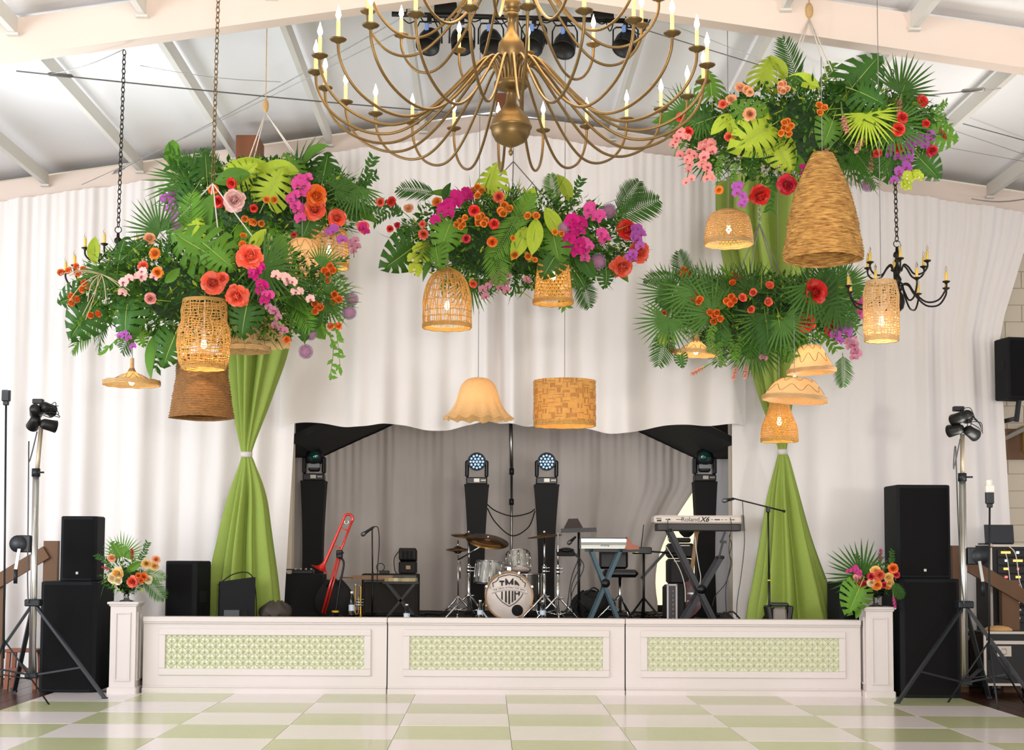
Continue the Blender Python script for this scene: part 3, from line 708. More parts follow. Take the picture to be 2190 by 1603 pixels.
def areca(n=20, seed=0):
    m = MB(); rr = random.Random(seed); pts = [Vector((0, t, -.28 * t * t)) for t in [i / 8 for i in range(9)]]; m.tube(pts, [.012 - .009 * i / 8 for i in range(9)], 5, 1)
    for i in range(n):
        t = .12 + .86 * i / (n - 1); p = Vector((0, t, -.28 * t * t)); L = .42 * math.sin(PI * (.2 + .72 * t)) * rr.uniform(.85, 1.1)
        for sgn in (-1, 1): blade(m, p, p + Vector((sgn * L * .8, L * .62, -.06 + rr.uniform(-.05, .08))), .017, .05)
    return m
def broad_leaf(seed=0):
    m = MB(); k = .24
    def fn(u, v):
        w = k * math.sin(PI * min(1, v * .97 + .03)) ** .75; x = (u - .5) * 2 * w; return (x, v, .5 * abs(x) - .25 * v * v)
    m.sheet(fn, 6, 8); m.tube([(0, -.3, -.02), (0, 0, 0), (0, .5, -.05), (0, 1, -.25)], [.012, .012, .008, .002], 5, 1); return m
def sprig(n=9, seed=0):
    m = MB(); rr = random.Random(seed); pts = [Vector((.06 * math.sin(t * 5), t, -.2 * t * t)) for t in [i / 8 for i in range(9)]]; m.tube(pts, .006, 4, 1)
    for i in range(n):
        t = .1 + .9 * i / n; p = Vector((.06 * math.sin(t * 5), t, -.2 * t * t))
        for sgn in (-1, 1): blade(m, p, p + Vector((sgn * rr.uniform(.13, .2), rr.uniform(.05, .15), rr.uniform(-.08, .08))), .045, .02, n=2)
    return m
def petal(m, az, t0, t1, L, W, cup, r0, z0, mi=0, nv=4, ruffle=0.0, rr=random):
    path = []; r, z = r0, z0
    for i in range(nv + 1):
        v = i / nv; path.append((r, z)); a = R_(t0 + (t1 - t0) * v); r += L / nv * math.cos(a); z += L / nv * math.sin(a)
    ca, sa = math.cos(az), math.sin(az); vs = []; fs = []
    for i, (r, z) in enumerate(path):
        v = i / nv; w = W * (math.sin(PI * (.1 + .72 * v)) ** .8)
        for u in (-1, 0, 1):
            rr_ = r - .25 * W * cup * u * u; zz = z + cup * w * u * u * .8 + ruffle * rr.uniform(-1, 1) * v; x = rr_; y = u * w
            vs.append((x * ca - y * sa, x * sa + y * ca, zz))
    for i in range(nv):
        for c in range(2): fs.append((i * 3 + c, i * 3 + c + 3, i * 3 + c + 4, i * 3 + c + 1))
    m.add(vs, fs, mi)
def rose(layers, seed=0, eye=None, ruf=.02):
    m = MB(); rr = random.Random(seed); wild_ = 9 + ruf * 140
    for li, (n, t0, t1, L, W, r0, z0, cup) in enumerate(layers):
        for k in range(n): petal(m, 2 * PI * (k + .5 * (li % 2)) / n + rr.uniform(-.22, .22), t0 + rr.uniform(-wild_, wild_), t1 + rr.uniform(-wild_, wild_) * 1.3, L * rr.uniform(.82, 1.1), W * rr.uniform(.8, 1.15), cup, r0, z0 + rr.uniform(-.03, .03), 0 if (li + k) % 3 else 3, 4, ruf, rr)
    if eye:
        m.ball((0, 0, .16), eye, 8, 5, 1, .7)
    m.lathe([(.02, -.35), (.05, -.3), (.2, -.06), (.1, .02)], 7, mi=2); m.tube([(0, 0, -.3), (.1, .05, -1.2)], .035, 5, 2)
    return m
ROSE = [(4, 86, 100, .42, .30, .05, .0, .3), (5, 78, 88, .52, .36, .13, -.02, .3), (6, 62, 60, .62, .42, .18, -.05, .3), (7, 38, 18, .70, .44, .22, -.1, .25), (7, 15, -15, .72, .44, .24, -.14, .15)]
RANU = [(5, 88, 112, .40, .24, .08, .0, .3), (6, 80, 98, .50, .3, .2, -.02, .3), (7, 66, 72, .58, .36, .3, -.05, .3), (8, 40, 20, .60, .38, .36, -.1, .2)]
PEON = [(4, 95, 120, .34, .26, .04, .1, .5), (6, 84, 108, .44, .3, .1, .05, .45), (7, 76, 92, .55, .34, .16, .0, .4), (8, 62, 70, .66, .38, .22, -.05, .35), (9, 45, 40, .74, .42, .26, -.1, .3), (9, 22, 0, .80, .44, .27, -.15, .2), (8, 0, -25, .76, .44, .27, -.2, .1)]
def orchid():
    m = MB()
    for a, W in ((90, .36), (210, .30), (330, .30)): petal(m, R_(a), 8, -12, .95, W, .15, .06, 0)
    for a in (25, 155): petal(m, R_(a), 10, -8, .95, .55, .1, .06, .03)
    petal(m, R_(270), 55, -30, .5, .22, .6, .04, .04, 1); petal(m, R_(240), 70, 40, .3, .14, .5, .04, .04, 1); petal(m, R_(300), 70, 40, .3, .14, .5, .04, .04, 1)
    return m
def allium():
    m = MB(); n = 170
    for i in range(n):
        z = 1 - 2 * (i + .5) / n; r = math.sqrt(1 - z * z); a = i * 2.39996; d = Vector((r * math.cos(a), r * math.sin(a), z)); t = d.orthogonal().normalized(); b = d.cross(t)
        c = d * .86
        for k in range(3):
            q = 2 * PI * k / 3 + i; e = t * math.cos(q) + b * math.sin(q); f = d.cross(e)
            m.add([c, c + e * .14 + f * .05 + d * .1, c + e * .2 + d * .14, c + e * .14 - f * .05 + d * .1], [(0, 1, 2, 3)], 0, False)
    m.ball((0, 0, 0), .8, 10, 7, 1); m.tube([(0, 0, -.8), (0, .1, -2.6)], .05, 5, 2); return m
def ginger():
    m = MB()
    for i in range(26):
        t = i / 25; a = i * 2.4; r = .22 * math.sin(PI * (.15 + .8 * t)); petal(m, a, 60, 30, .3, .12, .4, r * .6, t * 1.5)
    m.tube([(0, 0, 1.5), (0, 0, 0), (.1, 0, -.6), (.3, 0, -1.3)], [.06, .12, .06, .06], 6, 1); return m
FC = {}
HEX = {}
def bmat(n, c, t=.22):
    HEX[n] = c; return M(n, c, .55, var=.10, vscale=14, rnd=.10, trans=t, spec=.25)
COLS = {'orange': bmat('petal_orange', '#f08a2c'), 'deep': bmat('petal_deep_orange', '#ee6d22'), 'peach': bmat('petal_peach', '#f5b183'), 'coral': bmat('petal_coral', '#f2664a'), 'red': bmat('petal_red', '#e3342c'),
        'crimson': bmat('petal_crimson', '#cf2a3c'), 'pale': bmat('petal_pale_pink', '#f2c3bd'), 'salmon': bmat('petal_salmon_pink', '#ec9a94'), 'magenta': bmat('petal_magenta', '#c7187a'), 'pink': bmat('petal_hot_pink', '#de4f9c'),
        'purple': bmat('petal_purple', '#b45cb8'), 'mauve': bmat('petal_mauve', '#c08298'), 'lime': bmat('petal_lime', '#b9cb3a'), 'cream': bmat('petal_cream', '#f4e3b8'), 'yellow': bmat('petal_yellow_peach', '#f6c878'), 'lav': bmat('allium_lavender', '#a58bb0')}
eye_d = M('flower_eye', '#5a3420', .7); eye_y = M('flower_eye_yellow', '#e8b93a', .6); lip = M('orchid_lip', '#a8325e', .5)
def tone(col):
    b_ = COLS[col].node_tree.nodes['Principled BSDF']; hx = HEX[COLS[col].name]; v = [int(hx[i:i+2], 16) for i in (1, 3, 5)]
    v = [min(255, int(q + (255 - q) * .22)) for q in v]; return bmat(COLS[col].name + '_pale_tip', '#%02x%02x%02x' % tuple(v))
def flower_mesh(kind, col, v=0):
    key = (kind, col, v)
    if key in FC: return FC[key]
    c = COLS[col]
    if kind == 'rose': me = rose(ROSE, v, None, .03).mesh('rose', [c, eye_d, g_stem, tone(col)])
    elif kind == 'ranunculus': me = rose(RANU, v).mesh('ranunculus', [c, eye_d, g_stem, tone(col)])
    elif kind == 'peony': me = rose(PEON, v, .0, .11).mesh('peony', [c, eye_y, g_stem, tone(col)])
    elif kind == 'orchid_bloom': me = orchid().mesh('orchid_bloom', [c, COLS['cream'] if col in ('lime',) else lip])
    elif kind == 'allium': me = allium().mesh('allium', [c, COLS['mauve'], g_stem])
    elif kind == 'ginger_flower': me = ginger().mesh('ginger_flower', [c, g_stem])
    FC[key] = me; return me
LM = {}
def leaf_mesh(kind, mk, v=0):
    key = (kind, mk, v)
    if key in LM: return LM[key]
    mm = GM.get(mk, g_palm)
    mb_ = {'monstera_leaf': lambda: monstera(.15 + .15 * v, 7, .62, v), 'fan_palm_frond': lambda: fan_palm(24, 200 + 20 * v, v), 'feather_palm_frond': lambda: areca(20, v), 'broad_leaf': lambda: broad_leaf(v), 'leafy_sprig': lambda: sprig(9, v)}[kind]()
    me = mb_.mesh(kind, [mm, g_rib if kind == 'monstera_leaf' else g_stem]); LM[key] = me; return me
class Bouquet:
    def __init__(s, name, label, cat, center, rx, ry, rz, seed, group=None, base=None):
        s.c = Vector(center); s.r = (rx, ry, rz); s.rng = random.Random(seed); s.t = thing(name, label, cat, base if base is not None else s.c, group); s.off = s.c - WL[s.t]; s.n = 0
    def surf(s, px, py, lift=1.0):
        """where the sight line of (px, py) meets the front of the flower cloud"""
        D0 = s.c.y + 15.35; p = at(px, py, D0)
        for _ in range(3):
            q = ((p.x - s.c.x) / s.r[0]) ** 2 + ((p.z - s.c.z) / s.r[2]) ** 2
            p = at(px, py, D0 - s.r[1] * lift * math.sqrt(max(.2, 1 - min(1, q))))
        return p
    def normal(s, p, face=.6, jit=.35):
        d = p - s.c; n = Vector((d.x / s.r[0] ** 2, d.y / s.r[1] ** 2, d.z / s.r[2] ** 2)); n = n.normalized() if n.length > 1e-6 else Vector((0, -1, 0))
        j = Vector([s.rng.uniform(-1, 1) for _ in range(3)]) * jit
        return (n * (1 - face) + Vector((0, -1, -.1)) * face + j).normalized()
    def put(s, name, me, p, rot, size, lab=None):
        p = Vector(p); co_ = [(rot @ v.co) * size for v in me.vertices]; rad = max(q.length for q in co_); sight = (p - CAM).normalized()
        near = [k for k in SOLIDS if (k[0] - p).length < k[1] + rad + .5]; way = 0
        for _ in range(16):                      # slide the leaf along the sight line until it is clear of lamps and boxes
            hit = next((k for k in near if (k[0] - p).length < k[1] + rad and any(k[2](p + q) for q in co_)), None)
            if hit is None: break
            if not way: way = -1 if (p + sum(co_, Vector()) / len(co_)).y < hit[0].y + .05 else 1
            p = p + sight * (.05 * way)
        return inst(name, me, s.t, p - WL[s.t], rot, size, lab)
    def leaf(s, kind, px, py, lpx, ang, mk='d', lift=1.08, tilt=None):
        p = s.surf(px, py, lift); sD = sc(p.y + 15.35); n = s.normal(p, .75, .3)
        a = R_(ang); t = Vector((math.cos(a), s.rng.uniform(-.25, .1), math.sin(a))).normalized(); n = (n - t * n.dot(t)).normalized(); x = t.cross(n)
        rot = Matrix((x, t, n)).transposed(); L = lpx / sD
        k, off = {'monstera_leaf': (1 / 1.25, .36), 'fan_palm_frond': (1.0, .35), 'feather_palm_frond': (1.0, .45), 'broad_leaf': (1.0, .45), 'leafy_sprig': (1.0, .45)}[kind]
        size = L * k
        s.put(kind, leaf_mesh(kind, mk, s.rng.randrange(2)), p - t * off * size, rot, size)
    def bloom(s, kind, px, py, rpx, col, lift=1.2, face=.7, jit=.25):
        p = s.surf(px, py, lift); sD = sc(p.y + 15.35); n = s.normal(p, face, jit)
        rot = n.to_track_quat('Z', 'Y').to_matrix() @ fz(s.rng.uniform(0, 360)); k = {'rose': 1.12, 'ranunculus': 1.12, 'peony': 1.12, 'allium': 1.0}.get(kind, 1)
        s.put(kind, flower_mesh(kind, col, s.rng.randrange(2)), p, rot, rpx / sD * k)
    def cluster(s, px, py, rpx, col, n, kind='ranunculus'):
        for i in range(n):
            a = 2 * PI * i / n + s.rng.uniform(-.4, .4); q = rpx * (.95 if n > 1 else 0); s.bloom(kind, px + q * math.cos(a), py + q * math.sin(a), rpx, col, 1.18 + .02 * (i % 2))
    def spray(s, p0, p1, col, n, rpx, lift=1.2):
        a = s.surf(*p0, lift); b = s.surf(*p1, lift); mid = (a + b) / 2 + Vector((0, -.05, .04)); pts = spline([a + Vector((0, .12, .0)), a, mid, b], 6)
        m = MB(); m.tube(pts, .005, 5); o = P(s.t, 'orchid_spray', m, g_stem, None)
        me = flower_mesh('orchid_bloom', col)
        for i in range(n):
            f = (i + .5) / n; q = pts[6 + int(f * (len(pts) - 7))]; sD = sc(q.y + 15.35); R = rpx / sD
            q = q + Vector((s.rng.uniform(-1, 1), s.rng.uniform(-.6, 0), s.rng.uniform(-.6, .6))) * R * (1.0 if n > 3 else .4); nn = Vector((s.rng.uniform(-.6, .6), -1, s.rng.uniform(-.5, .35))).normalized()
            rot = nn.to_track_quat('Z', 'Y').to_matrix() @ fz(s.rng.uniform(-30, 30)); inst('orchid_bloom', me, o, q - WL[s.t], rot, R * s.rng.uniform(.85, 1.1))
    def ging(s, px, py, lpx, ang, col='salmon'):
        p = s.surf(px, py, 1.1); a = R_(ang); t = Vector((math.cos(a), -.2, math.sin(a))).normalized(); s.put('ginger_flower', flower_mesh('ginger_flower', col), p, t.to_track_quat('Z', 'Y').to_matrix(), lpx / sc(p.y + 15.35) / 1.5)
    def foliage(s, n, size, core=.62, grass=.1, shell=.45, mats=None, flat=.0):
        m = MB(); r = s.rng; near = [k for k in SOLIDS if (k[0] - s.c).length < k[1] + max(s.r) + .3]
        for i in range(n):
            while True:
                d = Vector([r.uniform(-1, 1) for _ in range(3)])
                if .05 < d.length < 1: break
            q = d.normalized() * (shell + (1.02 - shell) * r.random() ** .6); p = s.c + Vector((q.x * s.r[0], q.y * s.r[1], q.z * s.r[2]))
            dr = Vector((q.x, q.y * .8 - .25, q.z * .6)) + Vector([r.uniform(-.8, .8) for _ in range(3)]); dr = dr.normalized(); up = Vector([r.uniform(-1, 1) for _ in range(3)]).normalized()
            mi = r.choice((0, 0, 0, 1, 1, 2)) if r.random() < .5 else r.choice((0, 0, 1))
            if any(k[2](p + dr * size * f) for k in near for f in (0, .4, .8, 1.2, 1.6)): continue
            if r.random() < grass: blade(m, p, p + dr * size * r.uniform(2.0, 4.2), size * .07, size * .3, mi, up, 3)
            else: blade(m, p, p + dr * size * r.uniform(.6, 1.4), size * r.uniform(.18, .3), size * .1, mi, up, 2)
        P(s.t, 'foliage', m, mats or [g_dark, g_mid, g_lime], 'dense small green leaves', 'stuff')
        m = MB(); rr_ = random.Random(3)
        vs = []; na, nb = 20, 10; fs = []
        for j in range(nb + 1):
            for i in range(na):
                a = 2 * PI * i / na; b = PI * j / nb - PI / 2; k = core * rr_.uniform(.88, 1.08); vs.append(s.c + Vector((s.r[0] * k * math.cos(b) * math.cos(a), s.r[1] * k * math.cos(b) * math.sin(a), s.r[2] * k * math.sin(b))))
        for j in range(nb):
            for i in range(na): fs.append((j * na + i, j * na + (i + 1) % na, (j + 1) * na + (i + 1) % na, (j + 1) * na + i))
        m.add(vs, fs, 0, False); P(s.t, 'dark_core', m, M('dark_filler', '#22401c', .9, var=.3, vscale=30))  # dark filler added for the shaded inside; stops views through the leaves
    def wild(s, kinds, n, size, droop=.2, span=(0, 2 * PI)):
        """extra big leaves sticking out all round"""
        r = s.rng
        for i in range(n):
            a = r.uniform(*span); q = Vector((math.cos(a), r.uniform(-.9, .5), math.sin(a) * r.uniform(.5, 1))); q = q.normalized() * r.uniform(.6, .9); p = s.c + Vector((q.x * s.r[0], q.y * s.r[1], q.z * s.r[2]))
            kind, mk = r.choice(kinds); t = (Vector((q.x * 1.1, q.y * .5 - .1, q.z)) + Vector([r.uniform(-.35, .35) for _ in range(3)]) - Vector((0, 0, droop))).normalized()
            n_ = (Vector((q.x * .3, -.8, .5)) + Vector([r.uniform(-.5, .5) for _ in range(3)])); n_ = (n_ - t * n_.dot(t)).normalized(); x = t.cross(n_)
            s.put(kind, leaf_mesh(kind, mk, r.randrange(2)), p, Matrix((x, t, n_)).transposed(), size * r.uniform(.7, 1.15))
    def hang(s, top_px, D, pts_px, rope=None):
        m = MB(); mat = rope or M('rope_white', '#e6ded2', .7); k = at(*top_px, D)
        for p in pts_px: m.tube([k, s.surf(*p, .3)], .006, 5)
        P(s.t, 'sling_rope', m, mat)
        return k
    def vine(s, pts, n=12, size=.06):
        m = MB(); w = [s.surf(*pts[0], .9)]
        for p in pts[1:]: w.append(at(p[0], p[1], w[0].y + 15.35))
        q = spline(w, 8); m.tube(q, .003, 4, 1); r = s.rng
        for i in range(n):
            c = q[int((i + .6) / n * (len(q) - 1))]; dd = Vector((r.uniform(-1, 1), r.uniform(-.5, .2), r.uniform(-.8, .2))).normalized(); blade(m, c, c + dd * size * r.uniform(.8, 1.2), size * .28, .01, 0, Vector((0, -1, .2)), 2)
        P(s.t, 'trailing_vine', m, [g_mid, g_stem])

def zconv(ox, oy, k): return lambda x, y: (ox + x * k, oy + y * k)
GRP = 'hanging tropical flower clouds'
def cloud(name, label, box, D, seed, depth=.72):
    x0, x1, y0, y1 = box; s = sc(D); c = at((x0 + x1) / 2, (y0 + y1) / 2, D)
    return Bouquet(name, label, 'floral installation', c, (x1 - x0) / 2 / s, (x1 - x0) / 2 / s * depth, (y1 - y0) / 2 / s, seed, GRP)
MIX = [('fan_palm_frond', 'p'), ('feather_palm_frond', 'd'), ('feather_palm_frond', 'm'), ('leafy_sprig', 'm'), ('leafy_sprig', 'd'), ('broad_leaf', 'm')]
E5 = 740 / 2190
# ---- lower left cloud
B = cloud('flower_cloud', 'hanging flower cloud with coral peonies, drooping monstera leaves and the barrel net lamp', (165, 745, 515, 735), DLL, 11)
B.foliage(5200, .055, .58, .12)
Z = zconv(100, 280, E5); z = E5
for x, y, L, a, k in ((230, 1190, 340, 235, 'd'), (500, 1170, 330, 265, 'd'), (470, 760, 230, 80, 'd'), (560, 740, 180, 40, 'd'), (960, 740, 420, 150, 'm'), (930, 620, 190, 70, 'l'), (780, 1370, 270, 250, 'd'), (1640, 1200, 260, 270, 'd'), (600, 1310, 120, 290, 'm'), (1250, 1190, 260, 260, 'd'), (1100, 800, 240, 320, 'm'), (150, 1060, 220, 200, 'd')):
    B.leaf('monstera_leaf', *Z(x, y), L * z, a, k)
for x, y, L, a, k in ((300, 760, 190, 100, 'l'), (1330, 700, 200, 70, 'l'), (1480, 760, 200, 85, 'm'), (790, 920, 130, 40, 'm')): B.leaf('broad_leaf', *Z(x, y), L * z, a, k)
for x, y, L, a in ((1480, 900, 330, -20), (1850, 1080, 240, -10), (650, 560, 280, 130), (1800, 830, 200, 20), (330, 960, 220, 250)): B.leaf('fan_palm_frond', *Z(x, y), L * z, a, 'p')
B.wild(MIX, 26, .42, .25)
for x, y, n, c in ((115, 890, 2, 'deep'), (210, 875, 3, 'deep'), (245, 985, 3, 'deep'), (172, 1065, 3, 'deep'), (305, 1160, 2, 'deep'), (1243, 665, 1, 'orange'), (1240, 715, 1, 'orange'), (1785, 880, 4, 'deep'), (1775, 945, 1, 'deep'), (1825, 1060, 3, 'deep'), (1705, 1115, 3, 'deep'), (1820, 1230, 2, 'deep'), (1520, 1320, 1, 'deep')):
    B.cluster(*Z(x, y), 27 * z, c, n)
for x, y, r, c in ((650, 680, 42, 'peach'), (685, 775, 40, 'orange'), (610, 855, 36, 'coral'), (700, 895, 38, 'orange'), (655, 1060, 38, 'salmon')): B.bloom('rose', *Z(x, y), r * z, c)
for x, y, r in ((1285, 795, 74), (1050, 962, 66), (1112, 932, 38), (1205, 1045, 68)): B.bloom('peony', *Z(x, y), r * z, 'coral', 1.28)
for p, q, c, n, r in (((650, 905), (440, 1020), 'pale', 8, 34), ((1470, 930), (1650, 1085), 'pale', 8, 34), ((1320, 860), (1370, 1090), 'magenta', 11, 36), ((1420, 1130), (1490, 1290), 'mauve', 8, 30), ((1420, 1040), (1360, 1100), 'pink', 3, 28), ((490, 1300), (530, 1375), 'purple', 4, 26)): B.spray(Z(*p), Z(*q), c, n, r * z)
for x, y, r in ((1930, 1065, 44), (1915, 1148, 46), (1640, 1395, 47), (1670, 1285, 40)): B.bloom('allium', *Z(x, y), r * z, 'lav', .9, .1, .1)
B.vine([(690, 690), (712, 740), (705, 812)], 16); B.vine([(715, 690), (722, 730), (728, 790)], 12); B.vine([(260, 715), (240, 735), (222, 755)], 7); B.vine([(735, 600), (745, 650), (728, 700)], 8)
m = MB(); rq = random.Random(9)
for i in range(9):
    p0 = B.surf(*Z(345 + rq.uniform(-15, 15), 905), 1.2); a = R_(rq.uniform(150, 380)); L_ = rq.uniform(.2, .34)
    m.tube(spline([p0, p0 + Vector((math.cos(a) * L_ * .5, -.05, math.sin(a) * L_ * .5)), p0 + Vector((math.cos(a) * L_ + rq.uniform(-.06, .06), -.08, math.sin(a) * L_ - .05))], 4), .004, 4)
P(B.t, 'dried_twigs', m, M('dry_twig', '#b9a884', .7))
k = B.hang((455, 392), DLL, ((330, 520), (580, 560), (440, 520), (470, 530)))
m = MB(); m.chain(k, (k.x + .02, k.y, zb(k.x) + .36), .06, .0045); P(B.t, 'chain', m, m_brass)
# ---- upper left cloud
B = cloud('flower_cloud', 'hanging flower cloud with a hot pink orchid spray, in front of a wooden post', (350, 795, 345, 520), DLU, 12)
B.foliage(3800, .055, .66, .12)
for x, y, L, a, k in ((1010, 240, 270, 95, 'd'), (1760, 240, 280, 80, 'd'), (1430, 350, 300, 60, 'l'), (1250, 260, 240, 30, 'l'), (1650, 600, 220, 250, 'd'), (1550, 230, 220, 110, 'm'), (900, 430, 240, 240, 'd')): B.leaf('monstera_leaf', *Z(x, y), L * z, a, k)
for x, y, L, a, k in ((800, 150, 230, 100, 'm'), (1260, 240, 300, 10, 'l'), (1480, 240, 260, 170, 'l'), (1180, 290, 240, 190, 'm')): B.leaf('broad_leaf', *Z(x, y), L * z, a, k)
for x, y, L, a in ((790, 320, 330, 185), (860, 430, 260, 230), (1930, 430, 260, 250), (1880, 330, 200, 30)): B.leaf('fan_palm_frond', *Z(x, y), L * z, a, 'p')
for x, y, L, a in ((2010, 280, 260, 60), (1980, 330, 240, 30), (2020, 480, 220, -20)): B.leaf('leafy_sprig', *Z(x, y), L * z, a, 'd')
B.wild(MIX, 22, .42, .1)
for x, y, r, c in ((1055, 370, 34, 'deep'), (1170, 330, 36, 'red'), (1080, 445, 42, 'red'), (1310, 490, 28, 'red'), (1565, 655, 20, 'crimson'), (2000, 605, 40, 'coral'), (2110, 450, 30, 'coral')): B.bloom('rose', *Z(x, y), r * z, c)
for x, y, n in ((1415, 430, 2), (1275, 565, 2), (1335, 580, 2)): B.cluster(*Z(x, y), 26 * z, 'orange', n)
B.bloom('peony', *Z(1185, 440), 66 * z, 'pale', 1.25)
for x, y, r in ((1705, 410, 62), (1695, 495, 64), (1835, 550, 54)): B.bloom('peony', *Z(x, y), r * z, 'coral' if y > 450 else 'deep', 1.25)
for p, q, c, n, r in (((1620, 310), (1570, 550), 'pink', 14, 42), ((780, 420), (820, 640), 'purple', 14, 36), ((1820, 640), (1840, 700), 'purple', 4, 34), ((1940, 700), (1945, 800), 'mauve', 5, 28), ((1990, 630), (2030, 650), 'magenta', 3, 28)): B.spray(Z(*p), Z(*q), c, n, r * z)
k = B.hang((568, 240), DLU, ((525, 360), (540, 350), (640, 350), (660, 370)))
m = MB(); m.tube([k, (k.x, k.y, zb(k.x) + .36)], .005, 5); m.ball((k.x, k.y, k.z + .06), .03, 8, 6, 0, 2.2); P(B.t, 'pulley_line', m, m_straw_l)
# ---- middle cloud
E6 = 660 / 1706
B = cloud('flower_cloud', 'hanging flower cloud with magenta orchids over the cloche and drum lamps', (845, 1365, 412, 622), DM, 13)
B.foliage(4600, .058, .66, .14)
Z = zconv(780, 330, E6); z = E6
for x, y, L, a, k in ((700, 145, 240, 75, 'l'), (205, 560, 280, 220, 'd'), (450, 440, 240, 250, 'm'), (1050, 480, 260, 280, 'm'), (1030, 600, 200, 240, 'd'), (1190, 690, 150, 300, 'd'), (1335, 680, 130, 270, 'd'), (400, 560, 160, 280, 'm')): B.leaf('monstera_leaf', *Z(x, y), L * z, a, k)
for x, y, L, a in ((310, 195, 230, 165), (1490, 300, 300, 25), (1450, 250, 240, 60), (860, 330, 240, 70), (800, 420, 280, 240), (720, 560, 260, 280), (1040, 200, 180, 100)): B.leaf('feather_palm_frond', *Z(x, y), L * z, a, 'd' if x < 400 or x > 1300 else 'm')
for x, y, L, a, k in ((900, 260, 170, 60, 'l'), (940, 440, 200, 265, 'l'), (860, 480, 200, 250, 'l'), (1040, 370, 190, 300, 'l'), (1110, 190, 170, 110, 'l'), (450, 210, 110, 80, 'd'), (1210, 590, 200, 300, 'd')): B.leaf('broad_leaf', *Z(x, y), L * z, a, k)
for x, y, L, a in ((130, 330, 180, 200), (160, 300, 160, 140), (1150, 220, 200, 60), (680, 680, 140, 260)): B.leaf('leafy_sprig', *Z(x, y), L * z, a, 'd')
B.wild(MIX, 26, .40, .2)
for x, y, n, c, r in ((645, 365, 5, 'orange', 24), (525, 385, 4, 'orange', 20), (775, 305, 4, 'orange', 26), (925, 338, 2, 'orange', 25), (1070, 435, 2, 'orange', 20), (625, 205, 4, 'orange', 24), (820, 462, 1, 'orange', 18), (828, 555, 1, 'orange', 26), (903, 562, 1, 'orange', 24), (555, 350, 1, 'orange', 20), (940, 582, 1, 'orange', 18)): B.cluster(*Z(x, y), r * z, c, n)
for x, y, r, c in ((740, 235, 34, 'coral'), (605, 312, 34, 'red'), (715, 383, 30, 'red'), (705, 485, 30, 'deep'), (400, 262, 30, 'orange'), (243, 298, 28, 'peach'), (325, 440, 30, 'coral'), (318, 385, 20, 'coral'), (148, 262, 30, 'red'), (140, 412, 20, 'red'), (180, 390, 18, 'crimson'), (560, 465, 26, 'crimson'), (600, 715, 24, 'coral')): B.bloom('rose', *Z(x, y), r * z, c)
for p, q, c, n, r in (((560, 215), (410, 360), 'magenta', 16, 34), ((1165, 375), (1150, 560), 'magenta', 16, 40), ((1240, 310), (1320, 470), 'pink', 7, 36), ((1235, 490), (1215, 590), 'pink', 8, 28), ((770, 660), (765, 770), 'mauve', 8, 26), ((700, 690), (645, 800), 'mauve', 5, 24), ((330, 520), (275, 670), 'lime', 10, 36), ((1500, 410), (1490, 590), 'purple', 12, 30), ((885, 700), (900, 715), 'mauve', 2, 22)): B.spray(Z(*p), Z(*q), c, n, r * z)
for x, y, r in ((1450, 415, 52), (1515, 540, 56), (1420, 620, 58)): B.bloom('peony', *Z(x, y), r * z, 'coral' if x != 1450 else 'red', 1.0)
for x, y, r in ((1350, 312, 42), (1290, 592, 46), (1105, 405, 36)): B.bloom('allium', *Z(x, y), r * z, 'lav', 1.1, .3, .1)
k = B.hang((1098, 345), DM, ((1000, 450), (1190, 450), (1095, 440)), m_cord)
m = MB(); m.tube([k, (k.x, k.y, zb(k.x) + .36)], .004, 5); P(B.t, 'hanging_wire', m, m_cord)
# ---- upper right cloud
E4 = 700 / 2158
B = cloud('flower_cloud', 'hanging flower cloud with red anthuriums and a large upright monstera over the giant bottle lamp', (1460, 2005, 185, 385), DRU, 14)
B.foliage(4800, .056, .66, .12)
Z = zconv(1390, 80, E4); z = E4
for x, y, L, a, k in ((1400, 250, 400, 50, 'd'), (400, 310, 260, 95, 'm'), (770, 220, 290, 75, 'l'), (710, 640, 400, 215, 'l'), (640, 500, 260, 150, 'm'), (1910, 650, 280, -10, 'm'), (1830, 850, 250, -50, 'd'), (1000, 290, 170, 140, 'd'), (1450, 390, 280, 330, 'd'), (880, 780, 260, 300, 'l'), (330, 560, 260, 200, 'd'), (1560, 840, 240, 280, 'd'), (1180, 620, 240, 250, 'm')): B.leaf('monstera_leaf', *Z(x, y), L * z, a, k)
for x, y, L, a in ((1720, 290, 330, 45), (160, 480, 260, 165), (300, 560, 220, 230), (1450, 590, 300, 280), (1700, 620, 320, -30), (700, 700, 240, 250), (1350, 870, 260, 280), (1600, 850, 240, 270)): B.leaf('fan_palm_frond', *Z(x, y), L * z, a, 'p' if x != 1450 else 'l')
for x, y, L, a, k in ((480, 560, 190, 220, 'l'), (540, 590, 170, 280, 'l'), (860, 200, 190, 120, 'l'), (1030, 290, 220, 150, 'l'), (960, 820, 200, 310, 'm')): B.leaf('broad_leaf', *Z(x, y), L * z, a, k)
for x, y, L, a in ((1900, 470, 160, 30), (1870, 520, 160, 0), (470, 830, 180, 250), (560, 880, 160, 260)): B.leaf('leafy_sprig', *Z(x, y), L * z, a, 'm')
B.wild(MIX, 26, .42, .2)
